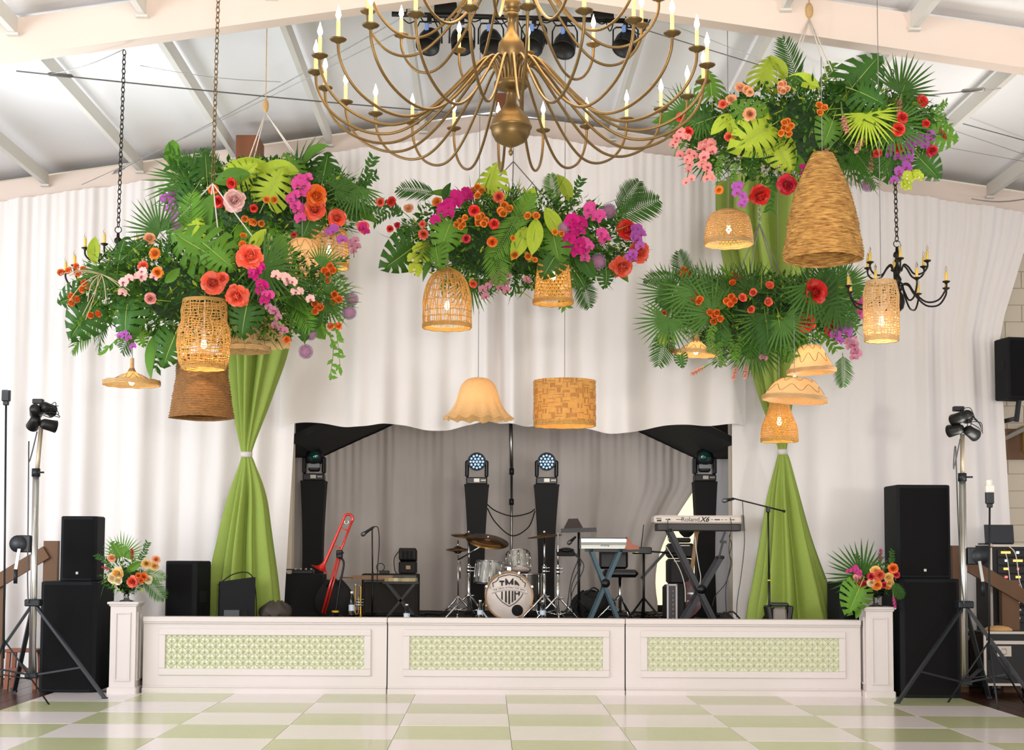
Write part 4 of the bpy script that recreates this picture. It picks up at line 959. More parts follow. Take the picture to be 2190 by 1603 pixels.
for x, y, r, c in ((595, 328, 36, 'peach'), (640, 345, 34, 'peach'), (660, 362, 28, 'peach'), (535, 410, 38, 'peach'), (482, 440, 32, 'coral'), (660, 505, 46, 'peach'), (520, 655, 32, 'coral'), (455, 1005, 30, 'orange'), (1797, 420, 44, 'red'), (1665, 530, 42, 'red'), (1640, 605, 46, 'red'), (1820, 567, 30, 'red'), (1500, 760, 34, 'red'), (1860, 745, 42, 'crimson'), (905, 970, 60, 'crimson'), (725, 1040, 64, 'red'), (200, 525, 32, 'red'), (255, 620, 34, 'red'), (1640, 730, 36, 'red')): B.bloom('rose' if r < 55 else 'peony', *Z(x, y), r * z, c)
for x, y, n, c in ((880, 330, 5, 'peach'), (1125, 470, 3, 'orange'), (905, 580, 5, 'orange'), (890, 630, 2, 'orange')): B.cluster(*Z(x, y), 27 * z, c, n)
for x, y, L, a in ((1650, 400, 110, 260), (1270, 510, 120, 280), (1410, 660, 110, 240), (1455, 780, 100, 270), (1180, 730, 110, 230), (1900, 590, 90, 300)): B.ging(*Z(x, y), L * z, a, 'salmon' if x != 1900 else 'crimson')
for p, q, c, n, r in (((230, 640), (160, 780), 'salmon', 8, 32), ((370, 690), (370, 950), 'salmon', 18, 34), ((280, 760), (240, 960), 'salmon', 10, 30), ((1760, 700), (1650, 810), 'purple', 10, 38), ((1700, 870), (1630, 940), 'purple', 6, 34), ((580, 980), (600, 1130), 'purple', 8, 30), ((1580, 740), (1570, 790), 'purple', 3, 26), ((1000, 870), (1000, 920), 'magenta', 3, 26), ((1740, 920), (1680, 1000), 'lime', 12, 34), ((1820, 680), (1840, 720), 'purple', 4, 34)): B.spray(Z(*p), Z(*q), c, n, r * z)
B.bloom('allium', *Z(1437, 972), 46 * z, 'lav', .8, .1, .1)
k = B.hang((1731, 40), DRU, ((1660, 200), (1680, 215), (1810, 220), (1790, 230)))
m = MB(); m.tube([k, (k.x, k.y, zb(k.x) + .36)], .004, 5); m.ball((k.x, k.y, k.z + .07), .035, 8, 6, 0, 2.0); P(B.t, 'pulley_line', m, m_straw_l)
# ---- lower right cloud
E7 = 700 / 2190
B = cloud('flower_cloud', 'hanging palm frond cloud with red peonies wrapped round the green drape', (1430, 1835, 590, 745), DRL, 15, .8)
B.foliage(3600, .055, .66, .2)
Z = zconv(1380, 520, E7); z = E7
for x, y, L, a in ((330, 400, 350, 200), (340, 430, 340, 270), (380, 380, 330, 130), (300, 420, 320, 320), (1150, 330, 360, 60), (1160, 360, 360, 180), (1170, 380, 340, 300), (120, 600, 280, 250), (90, 300, 260, 160), (820, 600, 330, 270), (950, 610, 300, 290), (1380, 260, 280, 30), (1390, 330, 280, 340), (1250, 200, 260, 70), (700, 240, 260, 100), (560, 260, 240, 90)): B.leaf('fan_palm_frond', *Z(x, y), L * z, a, 'p')
for x, y, L, a in ((130, 650, 280, 255), (250, 190, 240, 110), (130, 220, 240, 175), (820, 560, 300, 280), (1000, 560, 260, 250), (500, 560, 220, 270), (1300, 450, 260, 320), (1330, 830, 220, 275)): B.leaf('feather_palm_frond', *Z(x, y), L * z, a, 'd')
for x, y, L, a in ((450, 620, 200, 260), (560, 650, 220, 280), (640, 680, 200, 250), (500, 720, 180, 270)): B.leaf('leafy_sprig', *Z(x, y), L * z, a, 'm')
for x, y, L, a, k in ((140, 380, 160, 180, 'd'), (1370, 640, 120, 300, 'd'), (240, 780, 110, 280, 'd')): B.leaf('monstera_leaf', *Z(x, y), L * z, a, k)
B.wild([('fan_palm_frond', 'p'), ('fan_palm_frond', 'p'), ('feather_palm_frond', 'd'), ('leafy_sprig', 'm')], 24, .40, .2)
for x, y, n in ((270, 200, 3), (590, 240, 4), (340, 370, 5), (570, 382, 4), (455, 470, 2), (475, 505, 3)): B.cluster(*Z(x, y), 27 * z, 'deep', n)
for x, y, r, c in ((830, 282, 34, 'coral'), (722, 330, 30, 'coral'), (650, 365, 34, 'coral'), (822, 390, 34, 'coral'), (705, 442, 30, 'coral'), (125, 467, 20, 'red'), (178, 705, 32, 'red')): B.bloom('ranunculus', *Z(x, y), r * z, c)
for x, y, r in ((1135, 328, 74), (1080, 532, 58), (1265, 565, 62)): B.bloom('peony', *Z(x, y), r * z, 'red', 1.1)
for p, q, c, n, r in (((1330, 560), (1280, 670), 'purple', 7, 38), ((1350, 660), (1410, 780), 'mauve', 14, 30), ((1440, 390), (1440, 520), 'pink', 5, 26), ((150, 640), (110, 700), 'lime', 6, 30), ((780, 770), (800, 780), 'mauve', 3, 20)): B.spray(Z(*p), Z(*q), c, n, r * z)
for x, y, L, a in ((390, 830, 90, 210), (610, 820, 90, 255), (680, 810, 90, 260)): B.ging(*Z(x, y), L * z, a)
k = B.hang((1624, 478), DRL, ((1570, 610), (1600, 600), (1680, 610), (1660, 600)), m_cord)
m = MB(); m.chain(k, (k.x, k.y, zRU - .1), .06, .005); P(B.t, 'chain', m, m_metal)

# ------------------------------------------------------------------ green gathered drapes
m_green = M('green_linen', '#93a84a', .75, var=.10, vscale=50, bump=.12, bscale=180, trans=.08)
def column(label, D, rows, tie_y, base_z=DK, seed=0):
    """rows: (photo y, left x, right x) of the gathered cloth, top to bottom"""
    c = at((rows[-1][1] + rows[-1][2]) / 2, rows[-1][0], D); t = thing('green_drape', label, 'drape', (c.x, c.y, base_z), 'green gathered drapes beside the stage opening')
    R = []
    for y, l, r in rows:
        a = at(l, y, D); b = at(r, y, D); R.append(((a.z + b.z) / 2, (a.x + b.x) / 2, (b.x - a.x) / 2))
    R[-1] = (base_z + .004, R[-1][1], R[-1][2])
    zt = at((rows[0][1] + rows[0][2]) / 2, tie_y, D).z
    prof = spline([(z, x, r) for z, x, r in R], 7); npl = 11; m = MB(); na = 132
    def fn(u, v):
        i = v * (len(prof) - 1); k = min(int(i), len(prof) - 2); f = i - k; z, xc, r = prof[k] * (1 - f) + prof[k + 1] * f
        a = 2 * PI * u; d = abs(z - zt); am = .34 * min(1, d / .5) + .10
        ph = npl * a + 2.2 * hashn(u * 9 + seed) + .5 * math.sin(z * 1.3 + seed)
        w = 1 + am * (math.sin(ph) * .6 + .4 * math.sin(ph * .5 + 1.3 + seed)) - am * .4
        if z < base_z + .28: w *= 1 + .10 * math.sin(a * 5 + seed) * (base_z + .28 - z) / .28
        rx = max(.02, r); ry = max(.03, min(.30, r * .8)); return (xc + rx * w * math.cos(a), c.y + ry * w * math.sin(a), z)
    m.sheet(fn, na, 70, closed_u=True); P(t, 'cloth', m, m_green)
    i = min(range(len(prof)), key=lambda q: abs(prof[q][0] - zt)); m = MB(); m.lathe([(prof[i][2] * .95, -.03), (prof[i][2] * 1.15, -.028), (prof[i][2] * 1.18, .028), (prof[i][2] * .95, .03)], 20, (prof[i][1], c.y, zt)); P(t, 'tie_band', m, m_white, 'white tie band')
    return t
column('green gathered drape rising behind the stacked barrel lamp and the loudspeaker wedges', 16.35, [(352, 512, 650), (520, 490, 640), (700, 484, 612), (760, 487, 603), (840, 496, 578), (910, 506, 556), (950, 513, 543), (972, 516, 538), (990, 513, 544), (1050, 496, 562), (1150, 474, 575), (1250, 456, 588), (1320, 445, 594)], 972, seed=.4)
column('green gathered drape wrapped by the palm frond cloud beside the microphone boom', 16.35, [(385, 1548, 1725), (480, 1549, 1716), (600, 1570, 1722), (700, 1590, 1716), (780, 1612, 1704), (850, 1630, 1694), (920, 1652, 1686), (950, 1662, 1684), (966, 1664, 1683), (985, 1661, 1690), (1050, 1648, 1707), (1150, 1636, 1732), (1250, 1622, 1762), (1325, 1606, 1790)], 966, seed=1.7)
# wooden corbel blocks at the top of the wall
for px, py, w, h, lab in ((532, 320, 48, 52, 'reddish wooden post end above a flower cloud with pink orchids'), (1090, 230, 60, 50, 'dark wooden post end behind the brass ball of the big chandelier')):
    c = at(px, py, 16.6); m = MB(); m.box((0, 0, h / sc(16.6) / 2), (w / sc(16.6), .45, h / sc(16.6)), ch=.006)
    solo('beam_end', lab, 'wooden post', m, M('red_wood', '#7a4524', .55, var=.4, vscale=5, stretch=(1, 1, .3)), (c.x, c.y + .1, c.z - h / sc(16.6) / 2))

# ------------------------------------------------------------------ pedestals with footed urns of flowers
def pedestal(x0, x1, ytop, D, label):
    c = at((x0 + x1) / 2, 1484, D); W = (x1 - x0) / sc(D); H = at((x0 + x1) / 2, ytop, D).z; t = thing('pedestal', label, 'pedestal', (c.x, c.y + W / 2, 0)); w = W - .05
    m = MB(); m.box((0, 0, H / 2), (w, w, H - .04)); PL(t, 'shaft', m, m_white)
    m = MB(); m.box((0, 0, .04), (W - .01, W - .01, .08), ch=.012); PL(t, 'plinth', m, m_white)
    m = MB(); m.box((0, 0, H - .03), (W - .02, W - .02, .03), ch=.01); m.box((0, 0, H - .01), (W + .01, W + .01, .025), ch=.006); PL(t, 'cap', m, m_white)
    for s_, ax in ((-1, 0), (1, 1), (-1, 1)):
        m = MB(); pw, ph, zc = w * .55, H - .26, H / 2 + .02
        for (a, b, ww, hh) in ((0, zc + ph / 2, pw + .02, .018), (0, zc - ph / 2, pw + .02, .018), (-pw / 2, zc, .018, ph), (pw / 2, zc, .018, ph)):
            if ax == 0: m.box((a, s_ * (w / 2 + .005), b), (ww, .014, hh), ch=.004)
            else: m.box((s_ * (w / 2 + .005), a, b), (.014, ww, hh), ch=.004)
        PL(t, 'panel_moulding', m, m_white)
    SOLIDS.append((Vector((c.x, c.y + W / 2, H / 2)), .65, lambda p, x=c.x, y=c.y + W / 2, w=W / 2 + .012, H=H: abs(p.x - x) < w and abs(p.y - y) < w and p.z < H + .004))
    return c.x, c.y + W / 2, H
m_glass = M('cut_glass', '#dfe6e2', .08, glass=True)
def urn(x, y, z, label, R=.10):
    t = thing('flower_urn', label, 'vase', (x, y, z)); m = MB()
    m.lathe([(.003, .0), (.07, 0), (.068, .012), (.03, .022), (.022, .05), (.03, .065), (.022, .08), (.05, .095), (.085, .12), (R, .165), (R + .012, .205), (R + .002, .205), (.08, .14), (.02, .1)], 24); PL(t, 'bowl', m, m_glass)
    m = MB(); m.lathe([(.02, .105), (.07, .13), (.085, .17), (.02, .19)], 14); PL(t, 'stems', m, g_dark)
    return t
px_, py_, pz_ = pedestal(226, 291, 1287, 15.2, 'white panelled pedestal carrying peach roses beside the tripod light stand')
urn(px_, py_, pz_, 'glass footed urn holding peach and orange flowers')
E9 = 420 / 2190; Z = zconv(200, 1120, E9); z = E9
c = at(270, 1235, 15.35); s = sc(15.35)
B = Bouquet('flower_arrangement', 'peach and orange rose arrangement with palm blades in a footed urn', 'flower arrangement', c, 52 / s, .17, 36 / s, 21, None, (c.x, c.y, pz_ + .16))
B.foliage(420, .04, .6, .1)
B.leaf('monstera_leaf', *Z(260, 290), 250 * z, 125, 'm'); B.leaf('broad_leaf', *Z(440, 480), 190 * z, 30, 'm'); B.leaf('feather_palm_frond', *Z(650, 690), 330 * z, -45, 'd'); B.leaf('feather_palm_frond', *Z(640, 560), 260 * z, -10, 'm')
B.leaf('fan_palm_frond', *Z(320, 250), 310 * z, 92, 'm'); B.leaf('leafy_sprig', *Z(120, 420), 230 * z, 135, 'd'); B.leaf('leafy_sprig', *Z(550, 320), 240 * z, 60, 'd')
for x, y, r, c_ in ((205, 380, 50, 'peach'), (590, 440, 55, 'yellow'), (695, 395, 52, 'peach'), (680, 470, 50, 'yellow'), (270, 555, 72, 'yellow'), (215, 605, 62, 'cream'), (270, 630, 56, 'cream'), (435, 645, 68, 'coral'), (560, 590, 50, 'deep'), (500, 575, 34, 'deep'), (530, 630, 32, 'deep'), (610, 620, 50, 'cream')): B.bloom('rose', *Z(x, y), r * z, c_)
B.ging(*Z(430, 400), 120 * z, 90, 'crimson'); B.ging(*Z(190, 510), 90 * z, 160, 'crimson')
SOLIDS.append((Vector((4.4, .3, 1.1)), 1.3, lambda p: p.x > 4.135 and p.y > -.17 and p.z < 2.3))   # the loudspeaker stack
px_, py_, pz_ = pedestal(1850, 1918, 1298, 15.2, 'white panelled pedestal carrying red and orange flowers beside the tall loudspeaker stack')
urn(px_, py_, pz_, 'glass footed urn holding red, orange and yellow flowers')
E10 = 420 / 1870; Z = zconv(1770, 1140, E10); z = E10
c = at(1878, 1235, 15.35)
B = Bouquet('flower_arrangement', 'red, orange and yellow flower arrangement with a fan palm in a footed urn', 'flower arrangement', c, 48 / s, .17, 34 / s, 22, None, (c.x, c.y, pz_ + .16))
B.foliage(420, .04, .6, .1)
B.leaf('fan_palm_frond', *Z(210, 320), 420 * z, 145, 'd'); B.leaf('monstera_leaf', *Z(260, 620), 360 * z, 245, 'm'); B.leaf('broad_leaf', *Z(290, 740), 130 * z, 260, 'm'); B.leaf('feather_palm_frond', *Z(660, 530), 190 * z, -60, 'd'); B.leaf('leafy_sprig', *Z(600, 260), 190 * z, 70, 'd'); B.leaf('leafy_sprig', *Z(320, 280), 180 * z, 110, 'd')
for x, y, r, c_ in ((345, 325, 36, 'crimson'), (375, 330, 34, 'peach'), (415, 410, 40, 'crimson'), (340, 480, 46, 'crimson'), (455, 355, 50, 'yellow'), (495, 395, 52, 'coral'), (580, 420, 48, 'yellow'), (420, 470, 44, 'cream'), (470, 490, 52, 'orange'), (540, 493, 34, 'crimson'), (590, 470, 46, 'yellow'), (625, 335, 50, 'deep'), (655, 395, 36, 'crimson'), (580, 500, 36, 'orange')): B.bloom('rose', *Z(x, y), r * z, c_)
B.spray(Z(200, 365), Z(290, 390), 'pink', 10, 30 * z); B.spray(Z(270, 420), Z(275, 470), 'salmon', 4, 26 * z); B.ging(*Z(500, 280), 120 * z, 90, 'pink'); B.ging(*Z(625, 590), 110 * z, 275, 'pink')

# ------------------------------------------------------------------ loudspeakers
m_cab = M('speaker_cabinet', '#15171a', .7, bump=.15, bscale=240, spec=.2); m_gr = M('speaker_grille', '#100f10', .8, bump=.15, bscale=320, spec=.15); m_badge = M('badge', '#b8b4aa', .4, .4)
def speaker(name, label, px0, px1, y0, z0, D, depth, rz=0.0, badge=True, cham=.05, group=None, handle=None, tilt=0, cat='loudspeaker'):
    a = at(px0, y0, D); b = at(px1, y0, D); W = b.x - a.x; H = (a.z + b.z) / 2 - z0
    t = thing(name, label, cat, ((a.x + b.x) / 2, a.y + depth / 2, z0), group, rz); hw, hd = W / 2, depth / 2
    m = MB(); vs = []
    for zz in (0, .012, H - .012, H):
        k = 0 if zz in (.012, H - .012) else .012
        for x, y in ((-hw + k, hd - k), (-hw + k, -hd + cham), (-hw + cham, -hd + .012 + k), (hw - cham, -hd + .012 + k), (hw - k, -hd + cham), (hw - k, hd - k)): vs.append((x, y, zz))
    fs = [tuple(range(6)), tuple(range(18, 24))[::-1]]
    for r in range(3):
        for j in range(6): fs.append((r * 6 + j, (r + 1) * 6 + j, (r + 1) * 6 + (j + 1) % 6, r * 6 + (j + 1) % 6))
    m.add(vs, fs, 0, False); PL(t, 'cabinet', m, m_cab)
    m = MB(); m.sheet(lambda u, v: ((u - .5) * (W - 2 * cham + .02), -hd + .006 - .012 * math.sin(PI * u) ** .5, .035 + (H - .07) * v), 10, 2); PL(t, 'grille', m, m_gr)
    if badge:
        m = MB(); m.box((0, -hd - .009, .085), (.028, .006, .028), ch=.003); PL(t, 'badge', m, m_badge)
    if handle:
        for sx in (-1, 1):
            m = MB(); m.box((sx * (hw + .001), .02, H * handle), (.006, .15, .12), ch=.004); PL(t, 'handle_recess', m, m_black)
    for sx in (-1, 1):
        for sy in (-1, 1):
            m = MB(); m.lathe([(.002, -.0), (.018, 0), (.018, .0045), (.002, .0045)], 8, (sx * (hw - .08), sy * (hd - .08), 0)); PL(t, 'foot', m, m_black)
    return t, H
gsp = 'loudspeaker stacks flanking the stage'
t_, H_ = speaker('subwoofer', 'tall black subwoofer beneath a small loudspeaker, beside the peach flower pedestal', 86, 206, 1243, 0.016, 15.3, .74, badge=False, group=gsp)
speaker('loudspeaker', 'small black loudspeaker with a square badge standing on the tall subwoofer', 129, 207, 1103, H_ + .016, 15.4, .34, badge=True, cham=.045, group=gsp)
t_, H_ = speaker('subwoofer', 'tall black subwoofer beneath a big loudspeaker, beside the red flower pedestal', 1926, 2054, 1237, .016, 15.2, .74, badge=False, group=gsp)
speaker('loudspeaker', 'big black loudspeaker standing on a subwoofer beside the crank stand', 1918, 2033, 1036, H_ + .016, 15.25, .5, badge=True, cham=.04, group=gsp)
speaker('monitor_speaker', 'black upright monitor loudspeaker on the stage beside the urn of peach roses', 356, 432, 1199, DK, 15.75, .34, R_(-18), badge=False, handle=.45)
speaker('monitor_speaker', 'dark monitor loudspeaker half hidden behind the red flower arrangement', 1790, 1842, 1244, DK, 15.65, .34, R_(12), badge=False)
# wedge on the stage, seen from its rear
a = at(463, 1240, 15.62); b = at(540, 1240, 15.62)
t = thing('stage_wedge', 'low grey-black stage wedge with cutout handle in front of the green drape', 'loudspeaker', ((a.x + b.x) / 2, a.y + .15, DK), None, R_(14)); m = MB(); W = .36; H = a.z - DK
m.add([(-W / 2, -.15, 0), (W / 2, -.15, 0), (W / 2, .2, 0), (-W / 2, .2, 0), (-W / 2, -.15, H - .02), (W / 2, -.15, H + .03), (W / 2, .1, H + .03), (-W / 2, .1, H - .02)], [(3, 2, 1, 0), (4, 5, 6, 7), (0, 1, 5, 4), (1, 2, 6, 5), (2, 3, 7, 6), (3, 0, 4, 7)], 0, False); PL(t, 'cabinet', m, m_cab)
m = MB(); m.box((-.06, -.153, .12), (.16, .01, .13), ch=.004); PL(t, 'input_panel', m, M('panel_grey', '#3d4145', .5)); m = MB(); m.box((.075, -.153, .12), (.05, .012, .13)); PL(t, 'handle_recess', m, m_black)
m = MB(); m.tube(spline([(-.2, -.1, H - .05), (-.05, -.1, H + .06), (.12, -.08, H + .07), (.19, -.05, H - .1), (.2, -.1, .05)], 6), .006, 5); PL(t, 'cable', m, m_black)
# bag on the stage
c = at(590, 1316, 15.8); m = MB(); m.sheet(lambda u, v: ((.02 + .15 * math.sin(PI * (.08 + .84 * v))) * math.cos(2 * PI * u) * (1 + .07 * math.sin(u * 31 + v * 9)), .13 * math.sin(PI * (.1 + .85 * v)) * math.sin(2 * PI * u), .27 * v ** .8 + .012 * math.sin(u * 40)), 36, 12, closed_u=True)
t = thing('gig_bag', 'crumpled dark brown bag on the stage beside the black draped table', 'bag', (c.x, c.y, DK)); PL(t, 'body', m, M('bag_brown', '#3a322b', .7, var=.3, vscale=14)); m = MB(); m.torus((0, -.12, .1), .055, .014, 16, 6, fx(75)); m.disc((0, -.125, .1), .05, 16, fx(80)); PL(t, 'opening', m, m_black)

# ------------------------------------------------------------------ tripod crank stands with light heads
m_alu = M('aluminium_mast', '#c9c6c0', .3, .9); m_leg = M('tripod_black', '#23262a', .45, .4); m_lens = M('lamp_lens', '#8fa3b5', .15, .2)
m_winch = M('winch_grey', '#34363a', .45, .5)
def crank_stand(label, head_label, D, base, collar, mid, top, head_y, feet, winch_side, seed, bend=0):
    b0 = at(*base, D); t = thing('crank_stand', label, 'light stand', (b0.x, b0.y, 0)); q = at(*collar, D); k = at(*mid, D); tp = at(*top, D); lo = at(base[0], base[1], D)
    m = MB(); m.tube([lo, k], .034, 12); P(t, 'lower_mast', m, m_alu)
    m = MB(); m.tube([k - Vector((0, 0, .15)), tp], .022, 10); P(t, 'upper_mast', m, M('mast_tan', '#b9aa92', .4, .5))
    m = MB(); m.tube([k - Vector((0, 0, .04)), k + Vector((0, 0, .04))], .042, 12); m.tube([k + Vector((.02, -.03, 0)), k + Vector((.09, -.04, .0))], .01, 6); P(t, 'clamp', m, m_leg)
    m = MB(); m.box(q, (.15, .13, .07), ch=.01); P(t, 'collar', m, m_leg)
    m = MB(); m.box(lo + Vector((0, 0, .03)), (.12, .1, .05), ch=.01); P(t, 'spreader_hub', m, m_leg)
    for f in feet:
        fp = Vector((f[0], f[1], .02)); d = (fp - q).normalized(); m = MB(); m.bar(q, fp, .042, .026); m.box(fp, (.05, .05, .02)); P(t, 'leg', m, m_leg)
        mp_ = q + (fp - q) * .68; m = MB(); m.bar(lo + Vector((0, 0, .03)), mp_, .034, .018); P(t, 'brace', m, m_leg)
    w = k + (q - k) * winch_side[1]; s_ = winch_side[0]; m = MB(); m.lathe([(.002, -.06), (.085, -.06), (.085, .06), (.002, .06)], 18, w + Vector((s_ * .15, 0, 0)), fx(90)); m.box(w + Vector((s_ * .09, 0, 0)), (.12, .10, .17), ch=.01); P(t, 'winch', m, m_winch)
    m = MB(); c_ = w + Vector((s_ * .13, -.07, -.05)); m.bar(c_, c_ + Vector((s_ * .02, -.03, -.2)), .03, .012, 0); m.tube([c_ + Vector((s_ * .02, -.03, -.2)), c_ + Vector((s_ * .02, -.03, -.34))], .02, 8, 1); P(t, 'crank_handle', m, [m_alu, m_leg])
    m = MB(); m.tube(spline([tp + Vector((-.03, -.03, -.05)), tp + Vector((-.10, -.03, -.35)), k + Vector((-.07, -.03, .3)), k + Vector((-.06, -.03, -.3)), q + Vector((-.05, -.06, .3)), q + Vector((-.03, -.08, 0))], 7), .007, 5); P(t, 'cable', m, M('cable_dark', '#4a4a4a', .6))
    # head: bar with four par lamps
    h = thing('par_cluster', head_label, 'stage light', tp); rr = random.Random(seed)
    h.scale = (.7, .7, .7)
    m = MB(); m.tube([(-.16, 0, .02), (.2, .03, .05)], .02, 8); PL(h, 'cross_bar', m, m_can)
    spots = ((-.07, -.06, .22, 20), (.08, .02, .26, -25), (-.10, 0, .06, 30), (.12, -.03, .02, -35))
    for i, (x, y, z_, a_) in enumerate(spots):
        X = fz(a_ + rr.uniform(-20, 20)) @ fx(70 + rr.uniform(-15, 15)); m = MB(); m.lathe([(.002, .12), (.05, .12), (.075, .08), (.082, -.02), (.092, -.10), (.086, -.102), (.078, -.02), (.002, .0)], 16, (x, y, z_), X); o = PL(h, 'par_can', m, m_can)
        m = MB(); m.disc((x, y, z_) , .076, 16, X); m.v = [tuple(Vector(v) + X @ Vector((0, 0, -.07))) for v in m.v]; PL(o, 'lens', m, m_lens)
    m = MB(); m.box((-.05, 0, .36), (.15, .1, .07), ch=.01); PL(h, 'dimmer_box', m, m_can)
    m = MB()
    for i in range(9):
        p_ = Vector((rr.uniform(-.1, .1), -.05, rr.uniform(.15, .35))); q_ = Vector((rr.uniform(.05, .28), -.04, rr.uniform(.0, .3))); m.tube(spline([p_, (p_ + q_) / 2 + Vector((rr.uniform(0, .1), -.05, rr.uniform(-.05, .1))), q_], 5), .006, 4)
    PL(h, 'cable', m, m_can)
    return t
D = 14.9; bx = at(70, 1452, D)
crank_stand('tripod crank stand with silver mast beside the small loudspeaker stack', 'cluster of black par lamps on the crank stand beside the photo flash', D, (68, 1450), (72, 1288), (77, 1010), (88, 912), 860, ((bx.x + .76, bx.y - .18), (bx.x - .55, bx.y - .25), (bx.x - .32, bx.y + .45)), (-1, .55), 3)
D = 14.85; bx = at(2062, 1466, D)
crank_stand('tripod crank stand with silver mast beside the big loudspeaker stack', 'cluster of black par lamps on the crank stand beside the wall mounted loudspeaker', D, (2064, 1466), (2063, 1292), (2058, 1020), (2058, 928), 870, ((bx.x - .72, bx.y - .22), (bx.x + .58, bx.y - .4), (bx.x + .38, bx.y + .42)), (1, .62), 5)

# ------------------------------------------------------------------ photo flashes on thin stands
m_flash = M('flash_lit', '#ffffff', .3, emit=60, ecol='#f4f8ff'); m_fbody = M('flash_body', '#26282b', .5)
def flash_stand(label, px, pyt, D, lit, base_y):
    p = at(px, pyt, D); g = at(px - (8 if lit else 0), base_y, D); t = thing('flash_stand', label, 'flash stand', (g.x, p.y, 0)); top = Vector((p.x, p.y, p.z))
    m = MB(); m.tube([(g.x, p.y, .45), top - Vector((0, 0, .16))], .010, 8); P(t, 'pole', m, m_leg)
    for a in (20, 140, 262):
        m = MB(); e = Vector((g.x + .42 * math.cos(R_(a)), p.y + .42 * math.sin(R_(a)), .008)); m.tube([(g.x, p.y, .62), e], .009, 6); m.tube([(g.x, p.y, .3), Vector((g.x, p.y, .62)) * .4 + e * .6], .006, 5); P(t, 'leg', m, m_leg)
    m = MB(); m.box(top - Vector((0, 0, .10)), (.075, .06, .12), ch=.01); m.box(top - Vector((0, 0, .175)), (.05, .04, .04), ch=.006); P(t, 'flash_body', m, m_fbody)
    m = MB(); m.box(top - Vector((0, 0, .015)), (.085, .07, .07), ch=.008); m.lathe([(.03, .02), (.035, .06), (.03, .075), (.002, .08)], 12, top); P(t, 'flash_dome', m, m_flash if lit else m_socket)
    return top
top = flash_stand('photo flash firing brightly on a thin stand beside the par lamp cluster', 14, 822, 14.0, True, 1480)
spot_light('flash_burst', (top.x + .02, top.y - .12, top.z + .12), (top.x + 1.8, top.y - .5, 6.0), 300, (.93, .97, 1.0), 118, .7)
top = flash_stand('slim photo flash with a white dome on a thin stand before the equipment rack', 2116, 1042, 14.5, False, 1480)
spot_light('dome_ceiling_fill', (top.x - .02, top.y - .1, top.z + .12), (top.x - 2.2, top.y - .4, 6.0), 400, (1.0, .96, .92), 112, .7)  # added spot for the right-hand ceiling; the flash dome itself is unlit

# ------------------------------------------------------------------ stairs and rails at both ends
m_rail = M('brown_timber', '#6d4a2c', .6, var=.35, vscale=6, stretch=(1, 1, .25))
def stair_rail(label, D, post_px, rail, low_post):
    a = at(*post_px[0], D); b = at(*post_px[1], D); t = thing('stair_rail', label, 'stair rail', ((a.x + b.x) / 2, a.y, 0)); w = b.x - a.x
    m = MB(); m.box(((a.x + b.x) / 2, a.y, a.z / 2), (w, .09, a.z)); P(t, 'post', m, m_rail)
    p, q = at(*rail[0], D - .05), at(*rail[1], D - .05); m = MB(); m.bar(p, q, .14, .06, up=(0, 1, 0)); P(t, 'handrail', m, m_rail)
    l0, l1 = at(*low_post[0], D), at(*low_post[1], D); m = MB(); m.box(((l0.x + l1.x) / 2, a.y, l0.z / 2), (l1.x - l0.x, .09, l0.z)); P(t, 'post', m, m_rail)
    n = 4
    return t
stair_rail('brown timber stair rail behind the crank stand at the flash side of the stage', 16.3, ((96, 1156), (126, 1156)), ((100, 1180), (-60, 1276)), ((-18, 1250), (10, 1250)))
stair_rail('brown timber stair rail in front of the equipment rack', 16.1, ((2034, 1166), (2064, 1166)), ((2068, 1206), (2215, 1290)), ((2139, 1240), (2176, 1240)))
m = MB(); c = at(50, 1480, 15.9); t = thing('step_stool', 'small red-brown wooden step stool behind the crank stand', 'stool', (c.x, c.y, 0))
m.box((0, 0, .40), (.34, .28, .03), ch=.004); PL(t, 'seat', m, M('redwood', '#8a4a2a', .5, var=.2))
for sx in (-1, 1):
    for sy in (-1, 1):
        m = MB(); m.bar((sx * .15, sy * .11, 0), (sx * .13, sy * .10, .39), .04); PL(t, 'leg', m, MATS['redwood'])
m = MB(); m.box((0, -.11, .2), (.28, .02, .05)); PL(t, 'stretcher', m, MATS['redwood'])

# ------------------------------------------------------------------ equipment rack, laptop and road case at the right
m_case = M('case_black', '#191615', .6, bump=.1, bscale=90); m_edge = M('case_edge', '#c9bcae', .4, .7)
D = 15.5
def case_box(t, x0, x1, z0, z1, y, d, edge=.025):
    m = MB(); m.box(((x0 + x1) / 2, y + d / 2, (z0 + z1) / 2), (x1 - x0, d, z1 - z0)); P(t, 'case_body', m, m_case)
    for (a, b) in (((x0, z0), (x1, z0)), ((x0, z1), (x1, z1)), ((x0, z0), (x0, z1)), ((x1, z0), (x1, z1))):
        m = MB(); m.bar((a[0], y - .004, a[1]), (b[0], y - .004, b[1]), edge, edge, up=(0, 1, 0)); P(t, 'edge_trim', m, m_edge)
    for a in ((x0, z0), (x1, z0), (x0, z1), (x1, z1)):
        m = MB(); m.ball((a[0], y - .006, a[1]), .028, 8, 6); P(t, 'corner_ball', m, m_edge)
a = at(2105, 1352, D); b = at(2245, 1470, D)
t = thing('road_case', 'black road case with silver edges and butterfly latch below the equipment rack', 'road case', ((a.x + b.x) / 2, a.y, 0))
zc0, zc1 = .13, a.z; case_box(t, a.x, b.x, zc0, zc1, a.y, .48)
m = MB(); m.box(((a.x + b.x) / 2, a.y - .006, zc1 - .10), (b.x - a.x - .03, .01, .035)); P(t, 'lid_strip', m, m_edge)
lc = at(2147, 1392, D); m = MB(); m.box((lc.x, a.y - .008, lc.z), (.15, .012, .11), ch=.004); m.torus((lc.x, a.y - .02, lc.z), .03, .007, 14, 6, fx(90)); P(t, 'latch', m, m_edge)
